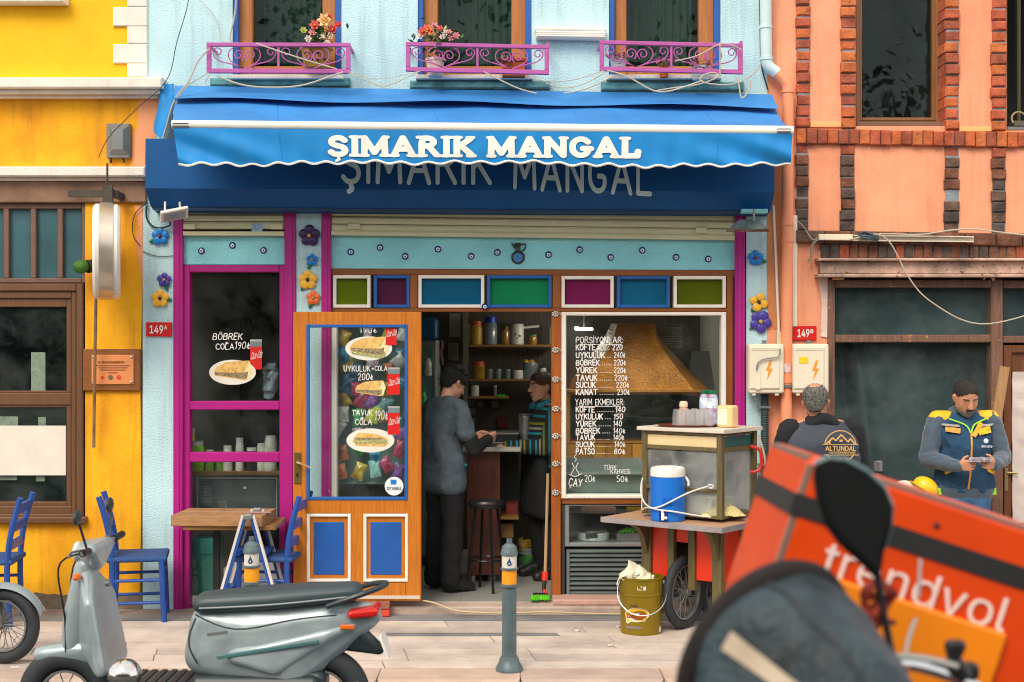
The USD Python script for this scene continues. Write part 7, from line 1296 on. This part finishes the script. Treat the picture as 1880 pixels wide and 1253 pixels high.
def person(name, label, loc, yaw, J, skin, hands, clothes, hair, headrot, hairkw=None, extras=None, scale=1.0, strand=.012):
    """J: joints in local metres (facing -y). clothes: list of (part, material, [(joint a, ra, joint b, rb) | hull lists])"""
    t = thing('person', label, 'person', loc); A = rz(yaw) * scale; L = np.asarray(loc, float)
    G = lambda p: L + A @ np.asarray(p, float); j = {k: G(v) for k, v in J.items()}; s = scale
    R = rz(yaw) @ headrot
    hg, T = head_geo(j['head'], R)
    core = [hull([(j['pelvis'], .115 * s), (j['hipL'], .085 * s), (j['hipR'], .085 * s)]), hull([(j['pelvis'], .105 * s), (j['chest'], .115 * s)]), hull([(j['chest'], .115 * s), (j['shL'], .055 * s), (j['shR'], .055 * s), (j['neck'], .05 * s)]), HX(j['neck'], .055 * s, j['head'] + R @ np.array([0, .015, -.05]), .052 * s)]
    for k in 'LR':
        core += [HX(j['sh' + k], .054 * s, j['el' + k], .042 * s), HX(j['el' + k], .040 * s, j['wr' + k], .026 * s), HX(j['hip' + k], .085 * s, j['kn' + k], .055 * s), HX(j['kn' + k], .054 * s, j['an' + k], .038 * s), HX(j['an' + k], .04 * s, j['toe' + k], .03 * s)]
    body = soft(U(core + hg), .014, 5)
    hm = []
    for k, spec in hands.items():
        fd, pn, th, cu = spec; hm += hand_geo(j['wr' + k], A @ np.asarray(fd, float) / s, A @ np.asarray(pn, float) / s, A @ np.asarray(th, float) / s, cu, s)
    try:
        bm = m3.Manifold(m3.Mesh(np.asarray(body.vertices, np.float32), np.asarray(body.faces, np.uint32)))
        hs = soft(U(hm), .004, 3); hmf = m3.Manifold(m3.Mesh(np.asarray(hs.vertices, np.float32), np.asarray(hs.faces, np.uint32)))
        allm = bm + hmf
        if allm.num_tri() < 100: raise ValueError
        put(t, 'body', allm, skin, smooth=50)
    except Exception:
        put(t, 'body', [body, U(hm)], skin, smooth=50)
    for k, sx in (('L', 1), ('R', -1)):
        put(t, 'eye', ball(T((sx * .031, -.0815, .010)), .0095, 1, (1.2, .6, .5), R), plain('eye_dark', (30, 22, 18), .2))
        put(t, 'eyebrow', hull([(T((sx * .018, -.099, .036)), .0045), (T((sx * .05, -.083, .036)), .0035)], 6), hair[1])
    put(t, 'mouth', hull([(T((.016, -.099, -.056)), .0035), (T((-.016, -.099, -.056)), .0035)], 6), plain('lip_tone', (150, 84, 76), .5))
    if hair[0] is not None:
        hz = soft(hair_geo(T, R, j['head'], **(hairkw or {})), .012, 2); v = np.array(hz.vertices); v += (meshkit.noise(v * 90, 2)[:, None] - .5) * .005; put(t, 'hair', (v, np.array(hz.faces)), hair[0], smooth=60)
        hm_ = trimesh.Trimesh(v, hz.faces, process=False); rs = np.random.default_rng(3); hl = strand
        fi = rs.choice(len(hm_.faces), 900, p=hm_.area_faces / hm_.area_faces.sum()); w3 = rs.dirichlet((1, 1, 1), 900); pp_ = (hm_.vertices[hm_.faces[fi]] * w3[:, :, None]).sum(1); nn = hm_.face_normals[fi]
        ok = nn @ (R @ np.array([0, .35, 1.0])) > -.55; pp_, nn = pp_[ok], nn[ok]
        fl_ = (R @ np.array([0, -.5, -.75])) * np.ones((len(pp_), 1)) + rs.normal(0, .45, (len(pp_), 3)); fl_ -= nn * (fl_ * nn).sum(1, keepdims=True); d_ = fl_ + nn * .55; d_ /= np.linalg.norm(d_, axis=1, keepdims=True)
        sd_ = np.cross(d_, nn); sd_ /= np.linalg.norm(sd_, axis=1, keepdims=True) + 1e-9; ln_ = hl * rs.uniform(.5, 1.3, (len(pp_), 1)); k_ = len(pp_)
        tv = np.stack([pp_ - nn * .002 - sd_ * .0022, pp_ - nn * .002 + sd_ * .0022, pp_ + d_ * ln_], 1).reshape(-1, 3); put(t, 'hair_strands', (tv, np.arange(3 * k_).reshape(-1, 3)), hair[0], kind='stuff')
    for part, mat, segs, *opt in clothes:
        ms = []
        for sg_ in segs:
            if isinstance(sg_, list): ms.append(hull([((j[p] if isinstance(p, str) else G(p)), r * s) for p, r in sg_]))
            else:
                a, ra, b, rb2 = sg_; ms.append(HX(j[a] if isinstance(a, str) else G(a), ra * s, j[b] if isinstance(b, str) else G(b), rb2 * s))
        q = soft(U(ms), .02, 5); v = np.array(q.vertices); w_ = opt[0] if opt else .010; j['_' + part] = v
        n_ = np.array(trimesh.Trimesh(v, q.faces, process=False).vertex_normals)
        v += n_ * ((meshkit.fbm((v - L) * [11, 11, 8] + 3, 3, 5) - .5) * 2 * w_ + (1 - 2 * np.abs(meshkit.noise((v - L) * [16, 16, 26] + (v - L)[:, [2, 0, 1]] * 9, 8) - .5) - .5) * .7 * w_)[:, None]
        put(t, part, (v, np.array(q.faces)), mat, smooth=70)
    if extras: extras(t, T, G, j, R)
    return t
def stand(**k):
    J = dict(pelvis=(0, 0, .95), hipL=(.09, 0, .90), hipR=(-.09, 0, .90), chest=(0, .0, 1.26), shL=(.185, 0, 1.43), shR=(-.185, 0, 1.43), neck=(0, .01, 1.48), head=(0, -.02, 1.615), elL=(.25, .02, 1.14), elR=(-.25, .02, 1.14), wrL=(.25, -.06, .90), wrR=(-.25, -.06, .90),
             knL=(.10, -.01, .50), knR=(-.10, -.01, .50), anL=(.11, .02, .09), anR=(-.11, .02, .09), toeL=(.13, -.15, .035), toeR=(-.13, -.15, .035)); J.update(k); return J
fle = paint('grey_fleece', (74, 88, 102), .95, .08, 20, bump=.3, bscale=200, sheen=.3); navy = paint('navy_fleece', (30, 64, 92), .9, .1, 8, bump=.3, bscale=180, c2=(36, 74, 104)); yel = plain('yellow_yoke', (236, 184, 30), .6); lime = plain('lime_piping', (150, 230, 50), .5)
jean = paint('blue_jeans', (44, 84, 122), .85, .25, 5, bump=.4, bscale=160, c2=(62, 106, 144)); shoe = plain('shoe_dark', (34, 32, 32), .5)
hairb = paint('hair_dark_brown', (46, 40, 36), .75, .5, 90, bump=1, bscale=200); hairg = paint('hair_greying', (58, 56, 52), .7, .6, 70, bump=1, bscale=200, c2=(110, 106, 100)); hairk = paint('hair_black', (16, 16, 18), .6, .3, 60, bump=1, bscale=200); hairbr = paint('hair_brown_tied', (84, 60, 42), .6, .4, 60, bump=1, bscale=200)
# --- worker on the right, reading something in his hands
def exA(t, T, G, j, R):
    b = hull([(T((0, -.064, -.092)), .030), (T((.036, -.026, -.068)), .033), (T((-.036, -.026, -.068)), .033), (T((0, -.068, -.060)), .031)], 16)
    put(t, 'beard', soft(b, .012, 2), paint('beard_grey', (120, 112, 104), .8, .3, 80, bump=1, bscale=240), smooth=True); put(t, 'moustache', hull([(T((.022, -.098, -.046)), .007), (T((0, -.107, -.042)), .008), (T((-.022, -.098, -.046)), .007)], 8), hairb)
    vv = j['_vest'] - G((0, 0, 0))
    def fy(x, z, o=.004):
        m = (np.abs(vv[:, 0] - x) < .03) & (np.abs(vv[:, 2] - z) < .03); return vv[m, 1].min() - o if m.any() else -.15
    S = lambda x, z, o=.004: G((x, fy(x, z, o), z))
    put(t, 'zip', [tube([S(*p) for p in ((0, 1.37), (-.003, 1.28), (-.004, 1.18), (-.003, 1.06), (-.010, .97))], .007, 6)], plain('zip_tan', (206, 150, 70), .5))
    put(t, 'collar_piping', [tube(spline([S(s * x, z) for x, z in ((.13, 1.455), (.09, 1.44), (.05, 1.425), (.018, 1.40), (.004, 1.36))], 14), .0055, 6) for s in (-1, 1)], lime)
    def patch(nm, x, z, w_, h_, tilt_, m, o=.002):
        rot = ry(tilt_); g_ = [(np.array([(i / 6 - .5) * w_, 0, (k / 3 - .5) * h_]) @ rot.T) for i in range(7) for k in range(4)]
        q = np.array([S(x + p[0], z + p[2], o) for p in g_]); qf = [[i * 4 + k, (i + 1) * 4 + k, (i + 1) * 4 + k + 1, i * 4 + k + 1] for i in range(6) for k in range(3)]
        put(t, nm, thicken((q, tri(qf)), .006), m)
    patch('pocket_flap', .105, 1.375, .10, .045, -10, yel); patch('pocket_flap', -.115, 1.38, .09, .035, 8, paint('ochre_flap', (220, 150, 60), .6, .1, 9))
    patch('zip_flap', .052, 1.385, .03, .12, 40, paint('zip_flap_ochre', (226, 160, 30), .6), .006)
    patch('reflective_tape', .125, 1.412, .11, .014, -4, plain('reflective_grey', (170, 164, 160), .4)); patch('reflective_tape', -.125, 1.412, .11, .014, 4, MATS['reflective_grey'])
    put(t, 'chest_logo', [ball(S(.105, 1.305, 0), .017, 2, (1, .2, 1)), sansmesh('mbm grup', G((.068, 0, 0))[0], G((.145, 0, 0))[0], 1.262, G((0, fy(.105, 1.27), 0))[1], .016, True)], plain('logo_white', (214, 220, 224), .6))
    for s in (-1, 1): put(t, 'hem_tab', rbox(G((s * .19, -.07, .945)), (.03, .02, .05), .006), lime); put(t, 'pocket_tab', xf(rbox((0, 0, 0), (.05, .012, .022), .005), ry(s * 25), S(s * .15, 1.09)), yel)
person('person', 'worker in navy vest with yellow shoulders, looking down at a small card in both hands', (3.19, 10.0, 0), 0,
       stand(head=(-.01, -.075, 1.60), shL=(.19, 0, 1.43), shR=(-.19, 0, 1.43), elL=(.268, -.03, 1.18), elR=(-.268, -.03, 1.18), wrL=(.135, -.26, 1.15), wrR=(-.125, -.26, 1.14)), skin_m,
       {'L': ((-.75, -.55, .1), (-.2, .9, .2), (0, -.2, 1), .9), 'R': ((.75, -.55, .1), (.2, .9, .2), (0, -.2, 1), .9)},
       [('jeans', jean, [[('pelvis', .112), ('hipL', .095), ('hipR', .095)], ('hipL', .10, 'knL', .072), ('hipR', .10, 'knR', .072), ('knL', .072, 'anL', .06), ('knR', .072, 'anR', .06)]), ('shoe', shoe, [('anL', .05, 'toeL', .04)]), ('shoe', shoe, [('anR', .05, 'toeR', .04)]),
        ('fleece_sleeve', fle, [('shL', .074, 'elL', .06), ('elL', .06, 'wrL', .04)], .016), ('fleece_sleeve', fle, [('shR', .074, 'elR', .06), ('elR', .06, 'wrR', .04)], .016),
        ('vest', navy, [[('chest', .175), ((.15, 0, 1.40), .075), ((-.15, 0, 1.40), .075), ('neck', .06)], [('chest', .172), ((.085, 0, 1.0), .125), ((-.085, 0, 1.0), .125)], [((.085, 0, 1.0), .125), ((-.085, 0, 1.0), .125), ((.095, 0, .985), .122), ((-.095, 0, .985), .122)]], .014),
        ('shoulder_yoke', yel, [[((.188, .0, 1.447), .066), ((.11, .005, 1.452), .058)]], .004), ('shoulder_yoke', yel, [[((-.188, .0, 1.447), .066), ((-.11, .005, 1.452), .058)]], .004),
        ('collar', fle, [[((.075, .02, 1.50), .036), ((0, .075, 1.52), .036), ((-.075, .02, 1.50), .036), ((.075, -.03, 1.46), .03), ((-.075, -.03, 1.46), .03)]], .006),
        ('vest_hem', fle, [[((.10, 0, .965), .121), ((-.10, 0, .965), .121)]], .004)],
       (hairb, hairb), rx(26) @ rz(4), dict(front=.082, low=-.05, grow=.002, face_y=-.025), exA)
solo('card', xf([box(-.075, .075, -.004, .004, -.018, .018, .002), box(-.06, .06, -.006, -.0041, -.008, .004)], rx(-20), (3.195, 9.665, 1.19)), paint('dark_red_card', (90, 40, 40), .4, .5, 40, c2=(150, 140, 150)), 'small dark red card held in both hands by the standing worker', 'card')
# --- worker seen from behind
jk = paint('slate_jacket', (52, 56, 68), .85, .1, 8, bump=.25, bscale=200, c2=(62, 66, 78)); bkf = paint('black_fleece', (24, 26, 30), .9, .15, 10, bump=.3, bscale=160); gold_p = plain('gold_print', (214, 170, 100), .5)
def exB(t, T, G, j, R):
    put(t, 'bald_patch', ball(T((0, .052, .088)), .052, 2, (1, .95, .75), R), skin_m, smooth=True)
    # print on the back of the jacket (yaw 180: local +y is away from the wearer's face, here towards the camera)
    cx, cz, yb = G((0, 0, 0))[0] + .085, 1.315, 9.4 - .196
    ring = sg.Point(cx, cz).buffer(.105, quad_segs=14).difference(sg.Point(cx, cz).buffer(.099, quad_segs=14)); ring = ring.difference(sg.box(cx - .2, cz - .052, cx + .2, cz + .012))
    roof = sg.LineString([(cx - .09, cz + .018), (cx - .05, cz + .055), (cx - .03, cz + .038), (cx + .005, cz + .075), (cx + .05, cz + .03), (cx + .065, cz + .05), (cx + .092, cz + .018)]).buffer(.0045)
    roof2 = sg.LineString([(cx - .07, cz + .02), (cx - .07, cz + .036)]).buffer(.005); wn = sg.box(cx - .006, cz + .03, cx + .014, cz + .044)
    bars = so.unary_union([sg.box(cx - .115, cz + .010, cx + .115, cz + .014), sg.box(cx - .11, cz - .058, cx + .12, cz - .054)])
    put(t, 'back_print', prism(so.unary_union([ring, roof, roof2, wn, bars]), yb, .004), gold_p)
    put(t, 'back_lettering', [sansmesh('ALTUNDAL', cx - .098, cx + .1, cz - .028, yb - .0005, .030, True), sansmesh('YAPI DEKORASYON', cx - .075, cx + .095, cz - .047, yb - .0005, .013, True), sansmesh('Usta İşi', cx - .03, cx + .05, cz - .085, yb - .0005, .014, True)], gold_p)
bx_ = X(1507, 9.4)
person('person', 'worker seen from behind in slate jacket with round gold logo on the back', (bx_, 9.4, 0), 180,
       stand(head=(.03, -.01, 1.585), neck=(.01, .0, 1.46), chest=(0, 0, 1.24), shL=(.2, 0, 1.405), shR=(-.2, 0, 1.405), elL=(.275, -.03, 1.12), elR=(-.275, -.03, 1.12), wrL=(.16, -.24, 1.06), wrR=(-.16, -.24, 1.06)), skin_m,
       {'L': ((-.6, -.7, .0), (-.3, .6, -.4), (0, 0, 1), .9), 'R': ((.6, -.7, .0), (.3, .6, -.4), (0, 0, 1), .9)},
       [('trousers', bkf, [[('pelvis', .13), ('hipL', .10), ('hipR', .10)], ('hipL', .10, 'knL', .072), ('hipR', .10, 'knR', .072), ('knL', .072, 'anL', .06), ('knR', .072, 'anR', .06)]), ('shoe', shoe, [('anL', .05, 'toeL', .04)]), ('shoe', shoe, [('anR', .05, 'toeR', .04)]),
        ('sleeve', bkf, [('shL', .085, 'elL', .07), ('elL', .068, 'wrL', .045)], .014), ('sleeve', bkf, [('shR', .085, 'elR', .07), ('elR', .068, 'wrR', .045)], .014),
        ('jacket', jk, [[('chest', .17), ((.0, .09, 1.3), .10), ((.17, 0, 1.385), .08), ((-.17, 0, 1.385), .08), ((0, .01, 1.42), .08), ((.16, .05, 1.3), .08), ((-.16, .05, 1.3), .08)], [('chest', .175), ((.16, .03, 1.22), .10), ((-.16, .03, 1.22), .10)]], .006),
        ('jacket_lower', bkf, [[((.14, .02, 1.16), .115), ((-.14, .02, 1.16), .115), ((.11, 0, .90), .125), ((-.11, 0, .90), .125)]], .014),
        ('collar', bkf, [[((.07, -.01, 1.47), .04), ((0, .055, 1.485), .045), ((-.07, -.01, 1.47), .04), ((.1, .03, 1.43), .04), ((-.1, .03, 1.43), .04)]], .006)],
       (hairg, hairb), rx(8) @ rz(-18), dict(front=.06, low=-.06, grow=.008), exB)
# --- young man inside
tee = paint('slate_tee', (70, 82, 92), .9, .14, 7, bump=.3, bscale=60, c2=(84, 96, 104)); blk = paint('black_cloth', (20, 22, 24), .9, .2, 8, bump=.2, bscale=140)
def exC(t, T, G, j, R):
    v = [T(((i % 7 - 3) * .022, .02 + .05 * math.cos(i), .115 + .012 * math.sin(i * 2.3))) for i in range(26)]
    put(t, 'hair_tufts', [hull([(p, .022), (p + R @ np.array([.012 * math.sin(k * 3.1), -.03, .008 * math.cos(k)]), .008)], 8) for k, p in enumerate(v)], hairk, smooth=50)
    put(t, 'cuff_print', [ball(G((-.2, -.06, .98)), .035, 1, (.4, 1, .5))], plain('teal_print', (16, 110, 110), .6))
person('person', 'young dark haired man in slate tee over black sleeves standing at the counter', (X(815, 10.93), 10.98, .066), 128,
       stand(head=(.0, -.085, 1.60), neck=(0, -.02, 1.47), chest=(0, .01, 1.25), shL=(.19, -.01, 1.42), shR=(-.19, -.01, 1.42), elL=(.24, -.10, 1.11), elR=(-.25, -.10, 1.10), wrL=(.08, -.34, 1.17), wrR=(-.13, -.33, 1.17)), skin_d,
       {'L': ((-.3, -.9, .15), (-.5, .2, -.6), (0, -.2, 1), .8), 'R': ((.3, -.9, .15), (.5, .2, -.6), (0, -.2, 1), .8)},
       [('trousers', blk, [[('pelvis', .12), ('hipL', .10), ('hipR', .10)], ('hipL', .10, 'knL', .082), ('hipR', .10, 'knR', .082), ('knL', .082, 'anL', .075), ('knR', .082, 'anR', .075)], .014), ('shoe', shoe, [('anL', .055, 'toeL', .045)]), ('shoe', shoe, [('anR', .055, 'toeR', .045)]),
        ('under_sleeve', blk, [('elL', .055, 'wrL', .036), ('shL', .05, 'elL', .055)]), ('under_sleeve', blk, [('elR', .055, 'wrR', .036), ('shR', .05, 'elR', .055)]),
        ('tee', tee, [[('chest', .15), ('shL', .06), ('shR', .06), ('neck', .055)], [('chest', .142), ((.085, .01, 1.0), .108), ((-.085, .01, 1.0), .108)], [((.09, .01, 1.0), .115), ((-.09, .01, 1.0), .115), ((.105, .01, .85), .12), ((-.105, .01, .85), .12)], [('pelvis', .135), ('hipL', .115), ('hipR', .115)], ('shL', .066, (.225, -.045, 1.23), .070), ('shR', .066, (-.228, -.045, 1.23), .070)], .016)],
       (hairk, hairk), rx(30), dict(front=.05, low=-.06, grow=.010), exC, strand=.036)
# --- woman behind the counter
def bands(name, axis, k):
    cols = [lin(c) for c in ((24, 26, 26), (24, 26, 26), (20, 120, 140), (24, 26, 26), (120, 116, 108), (30, 30, 30), (104, 110, 30), (24, 26, 26), (24, 26, 26), (20, 110, 130))]
    return usdkit.material(stage, '/World/Looks/' + name, {'g': ('geometry', {}), 's': ('separate_xyz', {}), 'm': ('math', {'math_type': 'multiply', 'value2': k}), 'f': ('math', {'math_type': 'fraction'}), 'r': ('rgb_ramp', {'interpolate': False, 'ramp': [(i / 10, c) for i, c in enumerate(cols)]}), 'p': ('principled_bsdf', {'roughness': .9})},
        [('g.position', 's.vector'), ('s.' + axis, 'm.value1'), ('m.value', 'f.value1'), ('f.value', 'r.fac'), ('r.color', 'p.base_color')], surface='p.BSDF')
kz, kx = bands('striped_knit_body', 'z', 5.0), bands('striped_knit_sleeve', 'x', 6.5)
def exD(t, T, G, j, R):
    put(t, 'hair_bun', ball(T((.0, .13, .0)), .045, 2), hairbr, smooth=True); put(t, 'earring', ball(T((-.086, .0, -.04)), .008, 1), steel)
    put(t, 'collar', [hull([(G((.05, -.09, 1.40)), .03), (G((.09, -.03, 1.44)), .025)], 8), hull([(G((-.05, -.09, 1.40)), .03), (G((-.09, -.03, 1.44)), .025)], 8)], plain('collar_teal', (30, 110, 130), .8))
person('person', 'woman in dark striped jumper with tied back hair resting a hand on the counter', (X(1003, 11.55), 11.6, .066), -62,
       stand(head=(0, -.045, 1.555), neck=(0, .0, 1.42), chest=(0, .0, 1.2), shL=(.17, 0, 1.36), shR=(-.17, 0, 1.36), elL=(.20, -.10, 1.07), elR=(-.24, -.10, 1.10), wrL=(.03, -.36, 1.085), wrR=(-.13, -.33, 1.085)), skin_d,
       {'L': ((-.3, -.9, -.05), (0, -.15, -1), (-.9, .3, .2), .55), 'R': ((.1, -.9, -.1), (0, -.2, -1), (1, 0, .1), .6)},
       [('trousers', blk, [[('pelvis', .14), ('hipL', .11), ('hipR', .11)], ('hipL', .115, 'knL', .085), ('hipR', .115, 'knR', .085), ('knL', .085, 'anL', .075), ('knR', .085, 'anR', .075)], .012), ('shoe', shoe, [('anL', .05, 'toeL', .04)]), ('shoe', shoe, [('anR', .05, 'toeR', .04)]),
        ('apron', blk, [[((.12, -.10, 1.0), .06), ((-.12, -.10, 1.0), .06), ((.15, -.10, .55), .06), ((-.15, -.10, .55), .06)]], .01),
        ('jumper_sleeve', kx, [('shL', .075, 'elL', .066), ('elL', .066, 'wrL', .05)], .012), ('jumper_sleeve', kx, [('shR', .075, 'elR', .066), ('elR', .066, 'wrR', .05)], .012),
        ('jumper', kz, [[('chest', .15), ('shL', .065), ('shR', .065), ('neck', .06)], [('chest', .155), ((.09, 0, .95), .125), ((-.09, 0, .95), .125)]], .012)],
       (hairbr, hairbr), rx(2) @ rz(0), dict(front=.068, low=-.075, grow=.006, face_y=-.04), exD, strand=.014)
# ================================================================ workers' things
c = np.array([X(1613, 9.9), 9.9, 0]); zt_ = Z(885, 9.9); t = thing('thermos_flask', 'dark thermos flask with steel cup standing between the two workers', 'flask', c + [0, 0, zt_ - .12])
cc = c + [0, 0, zt_ - .12]; put(t, 'body', lathe([(0, 0), (.044, 0), (.046, .01), (.046, .16), (.036, .18), (0, .18)], cc, 22), plain('thermos_slate', (30, 42, 48), .35), smooth=40); put(t, 'collar', lathe([(.034, .181), (.034, .195), (0, .195)], cc, 20), black, smooth=40); put(t, 'cup', lathe([(0, .196), (.03, .196), (.03, .262), (.026, .266), (0, .266)], cc, 20), steel, smooth=40)
t = thing('sill_bench', 'timber bench ledge in front of the dark cloth', 'bench', (X(1640, 9.98), 9.98, 0)); zb = zt_ - .122
put(t, 'board', box(X(1540, 9.98), X(1690, 9.98), 9.8, 10.15, zb - .04, zb, .004), wood('bench_wood', (110, 80, 54), (146, 108, 76), 'x', .6)); put(t, 'leg', [box(X(1550, 9.98), X(1562, 9.98), 9.85, 10.1, 0, zb - .041)], brown); put(t, 'leg', [box(X(1670, 9.98), X(1682, 9.98), 9.85, 10.1, 0, zb - .041)], brown)
hc = np.array([X(1694, 9.86), 9.86, zb + .01]); t = thing('safety_helmet', 'yellow safety helmet lying on its side beside the standing worker', 'helmet', hc)
put(t, 'shell', (lambda b: (b[0], b[1]))(ball(hc + [.02, 0, .075], .085, 3, (1.1, 1, .85), ry(35))), plain('helmet_yellow', (236, 190, 30), .3), smooth=True); put(t, 'brim', xf(lathe([(.07, 0), (.1, .004), (.1, .01), (.07, .01)], (0, 0, 0), 28), ry(35), hc + [-.01, -.01, .06]), MATS['helmet_yellow'])
t = thing('safety_helmet', 'white safety helmet lying beside the yellow one', 'helmet', hc + [-.1, .0, 0]); put(t, 'shell', ball(hc + [-.12, .03, .06], .08, 3, (1.1, 1, .8)), plain('helmet_white', (216, 210, 200), .3), smooth=True); put(t, 'brim', lathe([(.07, 0), (.098, .004), (.098, .01), (.07, .01)], hc + [-.12, .03, .05], 28), MATS['helmet_white'])
# ================================================================ the far side of the street behind the camera: it shades the road and shows in the panes
ob = thing('opposite_building', 'plain grey brown apartment house across the street, mirrored in the panes', 'building', (0, -13, .5))
wl = sg.box(-26, .4, 26, 6.0)
for i in range(13):
    for j in range(1): wl = wl.difference(sg.box(-24.5 + i * 4, 1.6 + j * 3.4, -22.9 + i * 4, 3.6 + j * 3.4))
put(ob, 'wall', prism(wl, -13.4, .4), paint('opposite_wall', (110, 100, 90), .9, .15, .8)); put(ob, 'back_wall', box(-26, 26, -13.9, -13.6, .4, 6.0), dark)
trunkm = paint('tree_bark', (70, 58, 46), .95, .3, 7, bump=1, bscale=20)
lf = [paint('tree_leaf_%d' % i, c, .6, .2, 2) for i, c in enumerate(((46, 66, 34), (62, 84, 42), (84, 104, 60)))]
rng = np.random.default_rng(7)
for k, (x0, y0, hh) in enumerate(((-8.0, -7.0, 7.6), (-2.4, -8.0, 8.6), (3.2, -7.4, 8.0), (9.0, -7.4, 7.6))):
    t = thing('street_tree', ('leftmost', 'second from left', 'third from left', 'rightmost')[k] + ' leafy street tree across the road, mirrored in the panes', 'tree', (x0, y0, .5))
    put(t, 'trunk', [tube(spline([(x0, y0, .4), (x0 + .1, y0, 2), (x0 - .1, y0 + .1, 3.6)], 8), np.linspace(.2, .12, 8), 8)] + [tube(spline([(x0 - .1, y0 + .1, 3.2), (x0 + math.cos(a) * .9, y0 + math.sin(a) * .9, 4.4), (x0 + math.cos(a) * 1.7, y0 + math.sin(a) * 1.7, hh - .8)], 8), np.linspace(.09, .02, 8), 6) for a in (0, 1.3, 2.6, 3.9, 5.2)], trunkm)
    for m in range(3):
        n = 1300; cl_ = np.array([x0, y0, hh - 3.0]) + rng.normal(0, 1, (14, 3)) * [1.9, 1.4, 1.5]; p = cl_[rng.integers(0, 14, n)] + rng.normal(0, .5, (n, 3))
        d1 = rng.normal(0, 1, (n, 3)); d1 /= np.linalg.norm(d1, axis=1, keepdims=True); d2 = np.cross(d1, rng.normal(0, 1, (n, 3))); d2 /= np.linalg.norm(d2, axis=1, keepdims=True)
        s = rng.uniform(.07, .16, (n, 1)); v = np.stack([p - d1 * s, p + d2 * s * .5, p + d1 * s, p - d2 * s * .5], 1).reshape(-1, 3); i4 = np.arange(n)[:, None] * 4
        put(t, 'crown', (v, np.vstack([np.hstack([i4, i4 + 1, i4 + 2]), np.hstack([i4, i4 + 2, i4 + 3])])), lf[m], kind='stuff')
